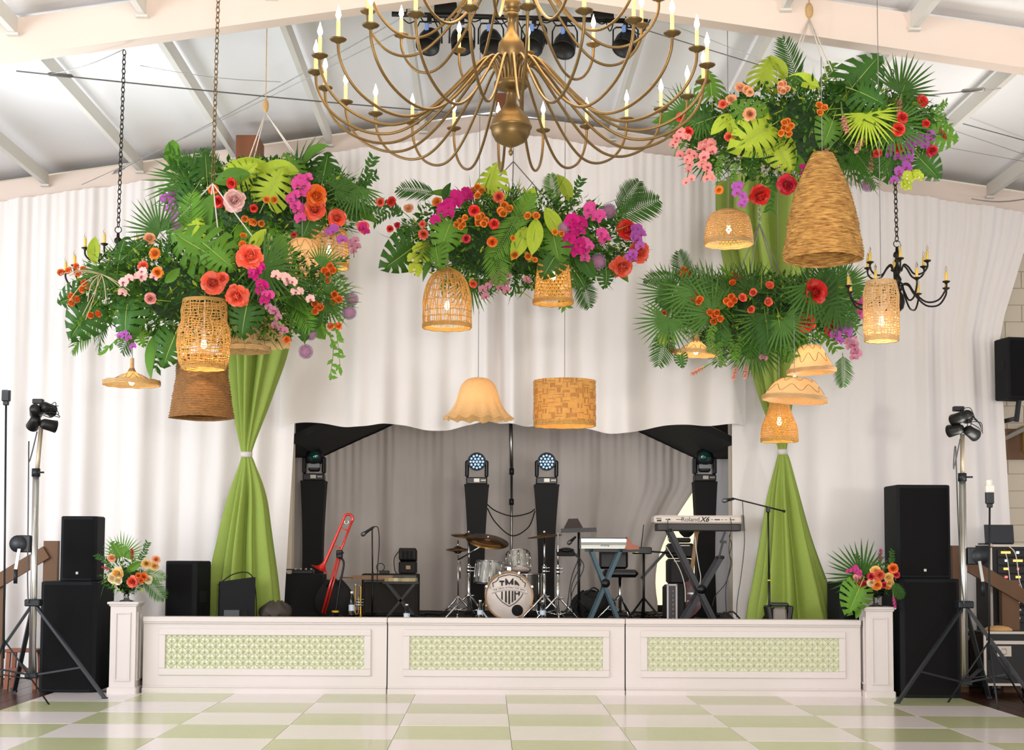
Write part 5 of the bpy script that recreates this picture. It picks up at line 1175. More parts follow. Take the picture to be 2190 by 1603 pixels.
for x in (a.x + .12, b.x - .12):
    for yy in (a.y + .1, a.y + .38):
        m = MB(); m.lathe([(.002, -.018), (.05, -.018), (.05, .018), (.002, .018)], 14, (x, yy, .05), fy(90)); m.box((x, yy, .105), (.06, .06, .05)); P(t, 'caster', m, m_leg)
hat_y = a.y; D = 16.35; a2 = at(2118, 1166, D); b2 = at(2250, 1166, D)
t = thing('equipment_rack', 'tall open equipment rack with glowing orange and white displays', 'equipment rack', ((a2.x + b2.x) / 2, a2.y, 0))
case_box(t, a2.x, b2.x, .03, a2.z, a2.y, .5)
m_o = M('led_orange', '#ffb04a', .4, emit=5, ecol='#ffae3a'); m_w = M('led_white', '#eaf2ff', .4, emit=4); m_r = M('led_red', '#ff4a4a', .4, emit=4); m_rk = M('rack_face', '#0e0d0e', .5)
n = 9; zz = a2.z - .04; hh = (a2.z - zc1 - .1) / n
for i in range(n):
    m = MB(); m.box(((a2.x + b2.x) / 2 + .02, a2.y - .006, zz - hh * (i + .5)), (b2.x - a2.x - .10, .02, hh * .88), ch=.004); o = P(t, 'rack_unit', m, m_rk)
    for j in range(5):
        mm_ = (m_o, m_w, m_o, m_r)[(i + j) % 4] if i in (0, 1, 2, 3) else (m_w if (i * j) % 3 == 0 else m_badge)
        w_ = (.10, .03, .05, .02)[(i * 3 + j) % 4]
        m = MB(); m.box((a2.x + .16 + j * .13, a2.y - .018, zz - hh * (i + .5) + .01), (w_, .008, .022)); P(o, 'display_light' if i < 4 else 'knob', m, mm_)
m = MB(); m.tube(spline([at(2158, 1168, D - .05), at(2172, 1185, D - .1), at(2180, 1240, D - .1), at(2188, 1262, D - .05)], 6), .006, 5); m.tube(spline([at(2148, 1175, D), at(2155, 1200, D - .05), at(2160, 1245, D - .05)], 6), .005, 5); P(t, 'patch_cable', m, m_socket)
a3 = at(2109, 1164, D); b3 = at(2171, 1126, D); t = thing('laptop', 'open dark laptop standing on the equipment rack', 'laptop', ((a3.x + b3.x) / 2, a3.y + .05, a2.z + .004)); w_ = b3.x - a3.x; h_ = b3.z - a2.z
m = MB(); m.box((0, .12, .014), (w_, .22, .018), ch=.004); PL(t, 'keyboard_base', m, m_fbody); m = MB(); m.box((0, .0, h_ / 2 + .02), (w_, .012, h_), fx(-8), ch=.004); PL(t, 'screen_lid', m, M('laptop_lid', '#22222a', .4))
c = at(2140, 1340, 15.62); t = thing('tan_hat', 'tan cap shaped cover lying on the road case beside the stair rail', 'cap', (c.x, hat_y + .2, zc1)); m = MB(); m.lathe([(.13, 0), (.12, .03), (.09, .05), (.03, .062), (.002, .064)], 16, sx=1.2, sy=.8); PL(t, 'crown', m, M('tan_leather', '#c79a62', .6)); m = MB(); m.lathe([(.002, .0), (.14, .0), (.14, .012), (.002, .012)], 16, sx=1.2, sy=.9); PL(t, 'brim', m, m_black)
# second dark case behind the crank stand leg
a4 = at(2068, 1350, 16.75); m = MB(); m.box((0, 0, a4.z / 2), (.26, .4, a4.z), ch=.01); t = thing('dark_case', 'plain dark case standing between the subwoofer and the silver edged road case', 'road case', (a4.x, a4.y, 0)); PL(t, 'body', m, m_case)
m = MB(); m.box((0, -.203, a4.z - .06), (.12, .01, .05), ch=.004); PL(t, 'latch', m, m_edge)
# loudspeaker on the wall and bracket
a5 = at(2146, 722, 16.6); b5 = at(2192, 722, 16.6); z5 = at(2170, 850, 16.6).z
t, H5 = speaker('wall_speaker', 'blue-grey loudspeaker hung high beside the curtain edge', 2150, 2204, 720, z5, 16.7, .32, R_(10), badge=False, cham=.03, handle=.55)
p = at(2168, 856, 16.6); q = at(2160, 905, 16.6); m = MB(); m.bar((.06, .0, 0.01), (.05, .05, -.24), .04, .04); m.bar((.05, .04, -.2), (.16, 2.235 - WL[t].y, -.2), .04); PL(t, 'mounting_arm', m, m_leg).location = (0, 0, -.0)
c = at(2200, 930, 17.2); t = thing('lean_to_roof', 'small pitched wooden roof bracket on the wall below the hung loudspeaker', 'roof bracket', (c.x, 2.08, c.z - .2)); m = MB(); m.bar((-.35, 0, .02), (.35, 0, .36), .5, .04, up=(0, 1, 0)) if False else m.add([(-.28, -.11, .12), (.4, -.11, .45), (.4, .14, .45), (-.28, .14, .12), (-.28, -.11, .17), (.4, -.11, .5), (.4, .14, .5), (-.28, .14, .17)], [(3, 2, 1, 0), (4, 5, 6, 7), (0, 1, 5, 4), (1, 2, 6, 5), (2, 3, 7, 6), (3, 0, 4, 7)], 0, False); PL(t, 'roof_board', m, M('weathered_grey', '#8a8378', .7))
for x in (-.22, .02, .26):
    m = MB(); m.box((x, -.06, .1 + (x + .28) * .24), (.05, .06, .3)); PL(t, 'bracket_post', m, M('yellow_pine', '#c09a4e', .6) if x == .02 else m_rail)
m = MB(); m.box((.05, .12, .12), (.66, .05, .36)); PL(t, 'back_board', m, m_rail)

# ------------------------------------------------------------------ moving head light towers on the stage
m_sleeve = M('black_sleeve', '#0d0c0d', .85); m_head = M('mover_black', '#1a1b1d', .4); m_led = M('led_lens', '#b9d6f2', .1, emit=.6, ecol='#9fc4ee'); m_glassg = M('green_lens', '#1d4a44', .05, .3, coat=1)
def tower(label, px, ytop, wt, wb, D, kind):
    c = at(px, 1310, D); s = sc(D); zt = at(px, ytop, D).z - DK
    t = thing('light_tower', label, 'light tower', (c.x, c.y, DK), 'black sleeve towers with moving head lights'); m = MB()
    hw, hb = wt / s / 2, wb / s / 2
    def fn(u, v):
        a = [(-1, -1), (1, -1), (1, 1), (-1, 1), (-1, -1)][int(round(u * 4))]; k = hb + (hw - hb) * v ** 1.5 - .02 * math.sin(PI * v); return (a[0] * k, a[1] * k, zt * v)
    m.sheet(fn, 4, 10, smooth=False); PL(t, 'sleeve', m, m_sleeve); m = MB(); m.box((0, 0, zt + .01), (hw * 2.04, hw * 2.04, .03), ch=.005); PL(t, 'top_plate', m, m_sleeve)
    m = MB(); m.box((0, 0, .012), (hb * 2.5, hb * 2.5, .024), ch=.004); PL(t, 'base_plate', m, m_sleeve)
    h = thing('moving_head', ('LED cluster' if kind == 'led' else 'single lens') + ' moving head light on the tower ' + label.split('tower ')[1], 'moving head', (c.x, c.y, DK + zt + .026), 'moving head lights on the stage towers')
    m = MB(); m.box((0, 0, .045), (.27, .22, .09), ch=.012); o = PL(h, 'base', m, m_head); m = MB(); m.box((0, -.113, .05), (.07, .006, .045)); 
    for k in range(4): m.box((.06 + .016 * k, -.113, .05), (.01, .006, .02))
    PL(o, 'control_panel', m, m_badge)
    for sx in (-1, 1):
        m = MB(); m.box((sx * .125, 0, .20), (.05, .13, .22), ch=.02); PL(h, 'yoke_arm', m, m_head)
    if kind == 'led':
        X = fx(90); m = MB(); m.lathe([(.002, -.09), (.07, -.09), (.10, -.05), (.115, .03), (.118, .07), (.104, .075), (.1, .06), (.002, .055)], 24, (0, 0, .29), X); PL(h, 'lamp_head', m, m_head)
        for ring, n in ((0, 1), (.042, 6), (.08, 12)):
            for k in range(n):
                a = 2 * PI * k / max(1, n); m = MB(); m.lathe([(.016, .058), (.015, .066), (.009, .071), (.001, .072)], 8, (ring * math.cos(a), 0, .29 + ring * math.sin(a)), X); PL(h, 'led_lens', m, m_led)
    else:
        m = MB(); m.ball((0, 0, .30), .12, 20, 12, 0, 1.05); m.box((0, .02, .18), (.15, .1, .12), ch=.02); PL(h, 'lamp_head', m, m_head)
        m = MB(); m.lathe([(.075, .085), (.072, .10), (.05, .118), (.002, .125)], 18, (0, 0, .31), fx(90) @ fy(0)); PL(h, 'lens', m, m_glassg); m = MB(); m.box((0, -.075, .19), (.16, .02, .06), ch=.01); PL(h, 'face_plate', m, M('mover_grey', '#8b8f92', .35))
tower('black sleeve tower beside the black draped table', 668, 1032, 52, 46, 19.2, 'spot')
tower('black sleeve tower behind the tilted cymbals', 1018, 1040, 52, 38, 19.2, 'led')
tower('black sleeve tower behind the hi-hat stands', 1168, 1040, 52, 36, 19.2, 'led')
tower('black sleeve tower behind the white keyboard', 1508, 1034, 48, 44, 19.0, 'spot')
m = MB()
for s_ in (0, 1): m.tube(spline([at(1042, 1078 + 8 * s_, 19.25), at(1060, 1092 + 25 * s_, 19.25), at(1095, 1103 + 42 * s_, 19.25), at(1130, 1097 + 30 * s_, 19.25), at(1144, 1088 + 4 * s_, 19.25)], 7), .008, 5)
solo('power_cable', 'two black cables looping between the middle light towers', 'cable', m, m_black)
# upright pipe of the backdrop
c = at(1093, 1310, 19.7); m = MB(); tp = at(1092, 880, 19.7); t = thing('backdrop_pipe', 'thin steel upright pipe behind the drum kit', 'pipe', (c.x, c.y, DK)); m.tube([(0, 0, 0), (0, 0, 1.9)], .018, 8); PL(t, 'lower_tube', m, m_metal); m = MB(); m.tube([(0, 0, 1.85), (tp.x - c.x, 0, tp.z - DK)], .025, 8); PL(t, 'upper_tube', m, m_metal)
for z_ in (1.45, 1.85): m = MB(); m.tube([(0, 0, z_ - .04), (0, 0, z_ + .04)], .032, 8); PL(t, 'joint', m, m_leg)

# ------------------------------------------------------------------ helpers for stands
m_chrome = M('chrome', '#d7d7d7', .14, 1.0); m_bronze = M('cymbal_bronze', '#6a4c28', .3, .9, var=.2, vscale=20); m_blk = M('hardware_black', '#141414', .4, .3)
def tripod(t, x, y, z0, hz, r, rot, mat, n=3, th=.012):
    for k in range(n):
        a = rot + 2 * PI * k / n; e = Vector((x + r * math.cos(a), y + r * math.sin(a), z0 + .008)); m = MB(); m.tube([(x, y, z0 + hz), Vector((x, y, z0 + hz)) * .15 + e * .85 + Vector((0, 0, .0)), e], th, 6); m.tube([(x, y, z0 + hz * .35), Vector((x, y, z0 + hz)) * .45 + e * .55], th * .6, 5); m.ball(e, th * 1.5, 6, 4); P(t, 'leg', m, mat)
def mic(t, a, b, name='microphone'):
    a = Vector(a); b = Vector(b); d = (b - a).normalized(); m = MB(); m.tube([a, a + d * .02, b - d * .04, b - d * .03], [.011, .014, .018, .022], 8); m.tube([b - d * .035, b - d * .03, b, b + d * .015, b + d * .022], [.02, .026, .027, .02, .006], 10, 1); return P(t, name, m, [m_blk, M('mic_grille', '#6d6f72', .4, .7)])
Z1 = zconv(600, 880, 400 / 1394); Z2 = zconv(900, 940, 350 / 1403); Z3 = zconv(1120, 1060, 300 / 1718); Z4 = zconv(1360, 900, 480 / 1749)
def w(Zf, x, y, D): return at(*Zf(x, y), D)
# black draped table
D = 17.3; a = at(607, 1229, D); b = at(690, 1229, D)
t = thing('draped_table', 'small table under a floor-length black cloth beside the red trombone', 'table', ((a.x + b.x) / 2, a.y + .2, DK)); W = (b.x - a.x) / 2; H = a.z - DK; m = MB()
m.sheet(lambda u, v: ((W * (1 + .12 * v) + .02 * math.sin(u * 2 * PI * 9) * v) * max(-1, min(1, 1.35 * math.cos(2 * PI * u))), (.24 * (1 + .1 * v) + .02 * math.sin(u * 2 * PI * 9) * v) * max(-1, min(1, 1.35 * math.sin(2 * PI * u))), H * (1 - v) + .004), 72, 6, closed_u=True); m.box((0, 0, H), (W * 2, .48, .02), ch=.004); PL(t, 'tablecloth', m, m_black)
m = MB(); m.box((0, 0, H / 2 - .02), (W * 1.2, .3, H - .06)); PL(t, 'table_frame', m, m_deck)
t2 = thing('mixing_console', 'small silver and black console with cables on the black draped table', 'mixer', WL[t] + Vector((-.02, -.02, H + .01))); m = MB(); m.box((0, 0, .025), (.24, .2, .05), ch=.008); PL(t2, 'body', m, m_blk)
for k in range(8): m = MB(); m.lathe([(.009, .05), (.008, .066), (.001, .067)], 6, (-.09 + .06 * (k % 4), -.05 + .08 * (k // 4), 0)); PL(t2, 'knob', m, m_badge)
m = MB(); m.tube(spline([(-.1, -.02, .05), (-.2, -.1, .05), (-.17, -.14, .0)], 5), .006, 4); PL(t2, 'cable', m, m_blk)
# red trombone on a stand
m_red = M('red_lacquer', '#d6281c', .25, .2, coat=.6); D = 16.6; g = w(Z1, 405, 1500, D)
t = thing('trombone', 'red trombone leaning upright on a black floor stand', 'trombone', (g.x, g.y, DK))
A = [w(Z1, *p, D) for p in ((470, 800), (440, 870), (380, 1010), (335, 1110))]; bell = w(Z1, 300, 1178, D)
m = MB(); pts = spline(A + [bell], 6); m.tube(pts, [.013 + (.008 * i / len(pts)) + (.105 * max(0, (i / (len(pts) - 1) - .78) / .22) ** 2.2) for i in range(len(pts))], 16, caps=False); P(t, 'bell', m, m_red)
ux = [w(Z1, *p, D) for p in ((470, 800), (478, 778), (492, 767), (510, 765), (528, 773), (538, 795), (534, 815))]; m = MB(); m.tube(spline(ux, 4), .015, 8); P(t, 'tuning_bow', m, m_red)
m = MB(); m.tube([w(Z1, 534, 812, D), w(Z1, 450, 1030, D), w(Z1, 420, 1100, D)], .013, 8); P(t, 'slide_receiver', m, m_red)
m = MB(); m.tube([w(Z1, 425, 1090, D - .03), w(Z1, 310, 1500, D - .03)], .013, 8); m.tube([w(Z1, 445, 1095, D + .03), w(Z1, 330, 1505, D + .03)], .009, 8); P(t, 'slide', m, m_red)
for p, q in (((445, 862), (505, 885)), ((392, 995), (452, 1018))): m = MB(); m.tube([w(Z1, *p, D), w(Z1, *q, D)], .007, 6); P(t, 'brace', m, m_red)
m = MB(); m.torus(w(Z1, 492, 822, D), .022, .005, 14, 6, fx(90)); P(t, 'balance_ring', m, m_chrome)
m = MB(); m.box(w(Z1, 440, 1060, D), (.07, .06, .09), ch=.01); m.tube([w(Z1, 415, 1060, D - .04), w(Z1, 470, 1050, D - .04)], .012, 6); P(t, 'hand_grip', m, m_blk)
t = thing('trombone_stand', 'black curved trombone stand with a yellow foot collar', 'instrument stand', (g.x, g.y + .04, DK)); m = MB(); m.tube(spline([w(Z1, 435, 1090, D + .05), w(Z1, 462, 1100, D + .05), w(Z1, 470, 1150, D + .05), w(Z1, 440, 1300, D + .05), Vector((g.x, g.y + .05, DK + .1))], 6), .012, 8); P(t, 'neck', m, m_blk); tripod(t, g.x, g.y + .04, DK, .12, .2, .3, m_blk); m = MB(); m.torus((0, 0, .13), .03, .014, 12, 6); PL(t, 'collar', m, M('yellow_plastic', '#e5b72a', .4))
c = w(Z1, 400, 1510, 17.0); m = MB(); m.sheet(lambda u, v: ((.02 + .2 * math.sin(PI * (.1 + .8 * v))) * math.cos(2 * PI * u) * (1 + .05 * math.sin(u * 25)), .12 * math.sin(PI * (.1 + .8 * v)) * math.sin(2 * PI * u), .47 * v + .01 * math.sin(u * 30)), 30, 12, closed_u=True); t = thing('gig_bag', 'slumped black gig bag behind the trombone stand', 'bag', (c.x, c.y, DK)); PL(t, 'body', m, m_sleeve); m = MB(); m.tube(spline([(-.08, -.1, .4), (0, -.14, .5), (.08, -.1, .4)], 5), .012, 6); PL(t, 'carry_handle', m, m_blk)
# vocal microphone on straight stand
D = 17.6; c = w(Z1, 683, 1500, D); t = thing('microphone_stand', 'straight black microphone stand in front of the amplifier', 'microphone stand', (c.x, c.y, DK)); tp = w(Z1, 683, 862, D); m = MB(); m.tube([(c.x, c.y, DK + .02), (c.x, c.y, DK + .55)], .011, 8); m.tube([(c.x, c.y, DK + .5), tp], .008, 8); P(t, 'pole', m, m_blk); m = MB(); m.lathe([(.002, 0), (.13, 0), (.13, .015), (.03, .03), (.002, .03)], 20); PL(t, 'base', m, m_blk)
mic(t, w(Z1, 695, 858, D), w(Z1, 612, 915, D)); m = MB(); m.tube(spline([w(Z1, 695, 856, D), w(Z1, 728, 870, D), w(Z1, 735, 1000, D), w(Z1, 722, 1200, D), Vector((c.x + .05, c.y, DK + .02))], 6), .006, 5); P(t, 'cable', m, m_blk)
# amplifier cabinet with a rack box on top
m_tol = M('tolex_black', '#1c1918', .7, bump=.3, bscale=200); m_tweed = M('amp_cloth', '#2a2420', .8, var=.3, vscale=120)
D = 18.6; a = w(Z1, 605, 1207, D); b = w(Z1, 1028, 1207, D); t = thing('amplifier', 'wide black amplifier cabinet behind the guitar lying flat', 'amplifier', ((a.x + b.x) / 2, a.y + .2, DK)); W = b.x - a.x; H = a.z - DK
m = MB(); m.box((0, 0, H / 2), (W, .4, H), ch=.012); PL(t, 'cabinet', m, m_tol); m = MB(); m.box((0, -.203, H * .42), (W - .08, .012, H * .7), ch=.004); PL(t, 'grille_cloth', m, m_tweed); m = MB(); m.box((0, -.204, H - .06), (W - .05, .012, .09), ch=.003); o = PL(t, 'control_panel', m, M('panel_speckle', '#54504a', .5, var=.5, vscale=150))
for k in range(10): m = MB(); m.lathe([(.012, 0), (.01, .015), (.001, .016)], 8, (-W / 2 + .12 + k * (W - .24) / 9, -.21, H - .06), fx(90)); PL(o, 'knob', m, m_badge)
az = DK + H; a = w(Z1, 880, 1020, D); b = w(Z1, 1010, 1020, D); t = thing('rack_box', 'black two-unit rack box with a paper label on top of the amplifier', 'rack box', ((a.x + b.x) / 2, a.y + .2, az)); W = b.x - a.x; H = a.z - az
for k in (0, 1): m = MB(); m.box((0, -.01 * k, H * (.25 + .5 * k)), (W, .3, H * .47), fx(-6 * k), ch=.012); PL(t, 'unit', m, m_tol)
m = MB(); m.box((.01, -.158, H * .26), (.055, .006, .045)); PL(t, 'paper_label', m, M('paper_tan', '#b39a6c', .7)); m = MB(); m.tube(spline([(-W / 2, -.1, H * .9), (-W / 2 - .06, -.1, H * .6), (-W / 2 - .05, -.12, H * .15), (-W / 2 - .02, -.15, .008)], 6), .006, 5); PL(t, 'cable', m, m_blk)
for k in range(3): m = MB(); m.box((-.05 + .05 * k, -.165, H * .75), (.03, .006, .1), fx(-6)); PL(t, 'slot', m, m_black)
c = w(Z1, 770, 1195, D - .05); t = thing('power_adapter', 'small tangle of cable and a clear adapter on the amplifier top', 'adapter', (c.x, c.y + .1, az)); m = MB(); m.box((0, 0, .02), (.12, .07, .04), ch=.006); PL(t, 'brick', m, m_blk); m = MB(); m.tube([(.05 * math.cos(k * .5) - .05, .02 * math.sin(k), .06 + .05 * math.sin(k * .5) + .02) for k in range(26)], .005, 4); PL(t, 'cable', m, m_blk)
# electric guitar lying on a folding stand
D = 17.9; a = w(Z1, 465, 1278, D); b = w(Z1, 775, 1258, D); e = w(Z1, 1022, 1252, D); t = thing('electric_guitar', 'cream electric guitar lying flat on a folding stand', 'guitar', ((b.x + e.x) / 2, b.y, b.z)); m = MB()
L = e.x - b.x; out_ = [(0, .05), (.05, .14), (.18, .16), (.3, .11), (.42, .11), (.55, .16), (.75, .19), (.95, .13), (1, 0), (.95, -.13), (.75, -.19), (.55, -.16), (.42, -.11), (.3, -.11), (.15, -.17), (.02, -.12), (.05, -.05)]
bz = (b.z + e.z) / 2; n = len(out_); vs = [(b.x + L * x, b.y + y, bz - .012) for x, y in out_] + [(b.x + L * x, b.y + y, bz + .028) for x, y in out_]; m.add(vs, [tuple(range(n))[::-1], tuple(range(n, 2 * n))] + [(i, (i + 1) % n, n + (i + 1) % n, n + i) for i in range(n)], 0, False); P(t, 'body', m, M('guitar_cream', '#c9b98a', .3, coat=.4))
m = MB(); m.bar((a.x + .1, b.y, bz + .03), (b.x + .1, b.y, bz + .032), .05, .022, up=(0, 1, 0)); P(t, 'neck', m, M('maple', '#8a6238', .4)); m = MB(); m.box((a.x + .04, b.y, bz + .028), (.16, .075, .016), ch=.003)
for k in range(6): m.tube([(a.x - .02 + k * .024, b.y - .05, bz + .03), (a.x - .02 + k * .024, b.y + .03, bz + .03)], .005, 5)
P(t, 'headstock', m, MATS['maple']); m = MB(); m.box((b.x + L * .42, b.y, bz + .033), (.14, .1, .008)); P(t, 'pickguard', m, m_blk)
t = thing('folding_stand', 'black folding X stand under the cream guitar', 'instrument stand', ((b.x + e.x) / 2, b.y, DK))
for s_ in (-1, 1): m = MB(); m.bar((b.x + L / 2 - s_ * .17, b.y - .08, bz - .03), (b.x + L / 2 + s_ * .17, b.y - .08, DK + .01), .03); m.bar((b.x + L / 2 - s_ * .17, b.y + .12, bz - .03), (b.x + L / 2 + s_ * .17, b.y + .12, DK + .01), .03); P(t, 'leg', m, m_blk)
m = MB(); m.box((b.x + L / 2, b.y, bz - .028), (.42, .24, .025)); P(t, 'top_bar', m, m_blk)
# trumpet standing on its bell
D = 16.9; m_gold = M('gold_brass', '#b08838', .25, 1.0); c = w(Z1, 580, 1510, D); t = thing('trumpet', 'gold trumpet standing upright beside a water bottle', 'trumpet', (c.x, c.y, DK)); z1 = w(Z1, 580, 1295, D).z - DK
m = MB(); m.lathe([(.06, .0), (.045, .015), (.02, .05), (.011, .1), (.008, .2), (.007, z1 - .05)], 16, (.025, 0, 0)); PL(t, 'bell', m, m_gold); m = MB(); m.tube(spline([(.025, 0, z1 - .06), (.02, 0, z1 - .01), (-.02, 0, z1), (-.035, 0, z1 - .04), (-.035, 0, .12), (-.02, 0, .09), (0, 0, .12), (0, 0, .3)], 6), .007, 8); PL(t, 'tubing', m, m_gold)
for k in range(3): m = MB(); m.lathe([(.002, .2), (.010, .2), (.010, .33), (.004, .335), (.004, .37), (.009, .372), (.001, .376)], 8, (-.005 - .0 * k, -.03 + .024 * k, 0)); m.v = [((v[2] - .28) * .6, v[1], .2 + .03 * k + v[0]) for v in m.v]; PL(t, 'valve', m, m_chrome)
m = MB(); m.lathe([(.004, 0), (.006, .03), (.012, .05), (.010, .05)], 8, (-.035, 0, z1 - .03)); PL(t, 'mouthpiece', m, m_chrome)
# bottles
m_pet = M('clear_bottle', '#dfe8ec', .08, glass=True)
def bottle(px, py, D, h, label, cap='#f0f0f0', fill=None):
    c = at(px, py, D); t = thing('water_bottle', label, 'bottle', (c.x, c.y, DK), 'drink bottles along the stage front'); r = .033; m = MB(); m.lathe([(.003, .002), (r, .004), (r, h * .3), (r * .92, h * .36), (r, h * .42), (r, h * .62), (r * .7, h * .8), (.013, h * .9), (.013, h * .95)], 14); PL(t, 'bottle_body', m, m_pet)
    m = MB(); m.lathe([(.002, h * .94), (.016, h * .94), (.016, h), (.002, h)], 10); PL(t, 'cap', m, M('cap_' + cap[1:], cap, .4)); m = MB(); m.lathe([(r + .001, h * .42), (r + .001, h * .6)], 14); PL(t, 'wrapper', m, M('wrap_blue', '#c8d4e4', .4))
    if fill: m = MB(); m.lathe([(.002, .006), (r - .003, .006), (r - .003, h * .3), (.002, h * .3)], 12); PL(t, 'drink', m, M('cola', fill, .2))
bottle(752, 1316, 16.4, .36, 'tall clear bottle with a little dark drink beside the gold trumpet', fill='#2a120a'); bottle(870, 1316, 16.0, .24, 'small clear water bottle in front of the amplifier'); bottle(1027, 1316, 16.5, .27, 'clear water bottle beside the kick drum spur at the tom side'); bottle(1161, 1316, 16.5, .27, 'clear water bottle with pale wrapper at the foot of the hi-hat stand')

# ------------------------------------------------------------------ drum kit
m_pearl = M('silver_pearl', '#cfccc4', .25, .35, var=.55, vscale=7, stretch=(6, 6, 1.2), col2='#77746c', coat=.6); m_skin = M('drum_skin', '#f0e3da', .5); m_hoop = M('hoop_wood', '#a9825a', .35, .2, coat=.4); m_ink = M('ink_black', '#211916', .6)
D = 17.4; s = sc(D); kc = at(1089, 1273, D); KR = .285; kc.z = DK + KR + .004
t = thing('bass_drum', 'bass drum with a shield emblem and band name on its white head', 'drum', (kc.x, kc.y, DK), 'drum kit'); X = fx(90)
KO = Vector((0, 0, KR + .004)); m = MB(); m.lathe([(KR - .015, -.42), (KR - .015, -.02)], 40, KO, X); PL(t, 'shell', m, m_pearl); m = MB(); m.lathe([(.002, -.002), (KR - .02, -.002), (KR - .016, -.01)], 40, KO, X); PL(t, 'front_head', m, m_skin)
for y_ in (-.40, -.03): m = MB(); m.lathe([(KR - .022, y_), (KR - .022, y_ + .035), (KR, y_ + .035), (KR, y_), (KR - .022, y_)], 40, KO, X); PL(t, 'hoop', m, m_hoop)
for k in range(8):
    a = 2 * PI * (k + .5) / 8; p_ = KO + Vector((KR * math.cos(a), -.02, KR * math.sin(a))); m = MB(); m.box(p_, (.035, .05, .03), fy(-math.degrees(a)), ch=.006); m.tube([p_, p_ + Vector((0, .1, 0))], .006, 5); PL(t, 'claw', m, m_hoop if k in (4, 7) else m_chrome)
for s_ in (-1, 1): m = MB(); m.tube([KO + Vector((s_ * KR * .97, .06, -.02)), Vector((s_ * (KR + .07), -.07, .01))], .008, 6); m.ball((s_ * (KR + .07), -.07, .012), .012, 6, 4); PL(t, 'spur', m, m_chrome)
m = MB(); m.lathe([(.002, .004), (.062, .004), (.066, -.0), (.062, -.004)], 24, KO + Vector((.095, -.004, -.165)), X); PL(t, 'port_ring', m, m_black); 
# emblem: shield outline, letters, banner (flat print on the head)
def sh(px, py): return Vector(((px - 1060) / 2137 * 160 / s * 1.0, 0, -(py - 880) / 2137 * 160 / s)) + KO + Vector((.002, -.004, .02))
m = MB(); up_ = [(605, 680), (580, 560), (670, 525), (735, 460), (735, 410), (880, 360), (1050, 325), (1220, 350), (1370, 405), (1370, 450), (1430, 475), (1440, 520), (1515, 555), (1495, 680)]; lo_ = [(660, 850), (730, 970), (870, 1110), (1060, 1225), (1250, 1110), (1390, 960), (1450, 850)]
for ln in (up_, lo_):
    for p_, q_ in zip(ln, ln[1:]): m.bar(sh(*p_), sh(*q_), .0085, .0015, up=(0, 1, 0))
for pol in ([(775, 490), (915, 490), (915, 540), (870, 540), (870, 635), (825, 640), (825, 540), (775, 540)], [(940, 415), (1000, 470), (1055, 560), (1110, 470), (1175, 410), (1175, 610), (1120, 612), (1100, 560), (1055, 620), (1010, 560), (995, 618), (940, 622)],
            [(1205, 485), (1245, 490), (1320, 570), (1350, 640), (1300, 632), (1270, 600), (1240, 620), (1205, 615)], [(830, 800), (870, 800), (870, 1050), (830, 1015)], [(935, 785), (985, 785), (990, 1130), (935, 1095)], [(1030, 780), (1080, 780), (1082, 1165), (1030, 1155)], [(1125, 782), (1172, 785), (1172, 1090), (1125, 1120)], [(1200, 790), (1242, 792), (1242, 840), (1310, 840), (1310, 800), (1360, 805), (1360, 880), (1325, 940), (1310, 880), (1242, 880), (1242, 1040), (1200, 1070)]):
    vs = [sh(*p_) + Vector((0, -.0008, 0)) for p_ in pol]; m.add(vs, [tuple(range(len(vs)))], 0, False)
PL(t, 'emblem', m, m_ink, 'black shield emblem with letters TMA')
def arc(x): return 690 + ((x - 1060) / 480) ** 2 * 100
m = MB(); xs = [560 + 50 * k for k in range(21)]; vs = [sh(x, arc(x) - 55) + Vector((0, -.001, 0)) for x in xs] + [sh(x, arc(x) + 55) + Vector((0, -.001, 0)) for x in xs]; m.add(vs, [(i, i + 1, 22 + i, 21 + i) for i in range(20)], 0, False)
for off in (-55, 55, 75):
    for x, x2 in zip(xs, xs[1:]): m.bar(sh(x, arc(x) + off) + Vector((0, -.0014, 0)), sh(x2, arc(x2) + off) + Vector((0, -.0014, 0)), .0018, .001, 1, up=(0, 1, 0))
PL(t, 'banner', m, [m_skin, m_ink])
txt = 'THE MAIN ATTRACTION BAND'; nb = len(txt)
ban = MB()
o_txt = None
for i, ch_ in enumerate(txt):
    if ch_ == ' ': continue
    x = 605 + 910 * (i + .5) / nb; pos = sh(x, arc(x) + 2) + Vector((0, -.0022, 0)); sl = math.atan2(-(arc(x + 10) - arc(x - 10)), 20)
    me = text_mesh('band_lettering', ch_, .030, m_ink, Matrix.Translation(pos) @ Matrix.Rotation(-sl, 4, 'Y') @ FACE, ext=.0003); inst('letter', me, t)
def drum(name, label, c, R, H, Xr, mats, lugs=8, group='drum kit'):
    t = thing(name, label, 'drum', c, group); m = MB(); m.lathe([(R, -H / 2), (R, H / 2)], 30, X=Xr); PL(t, 'shell', m, mats[0])
    m = MB(); m.lathe([(.002, H / 2 + .004), (R - .003, H / 2 + .004), (R, H / 2)], 30, X=Xr); PL(t, 'drum_head', m, m_skin); m = MB(); m.lathe([(.002, -H / 2 - .004), (R - .003, -H / 2 - .004), (R, -H / 2)], 30, X=Xr); PL(t, 'bottom_head', m, m_skin)
    for z_ in (-H / 2, H / 2): m = MB(); m.torus(Xr @ Vector((0, 0, z_)), R + .004, .008, 30, 6, Xr); PL(t, 'hoop', m, m_chrome)
    for k in range(lugs): a = 2 * PI * k / lugs; m = MB(); m.tube([Xr @ Vector(((R + .012) * math.cos(a), (R + .012) * math.sin(a), z_)) for z_ in (-H / 2, -H / 6, H / 6, H / 2)], [.004, .009, .009, .004], 6); PL(t, 'lug', m, m_chrome)
    return t
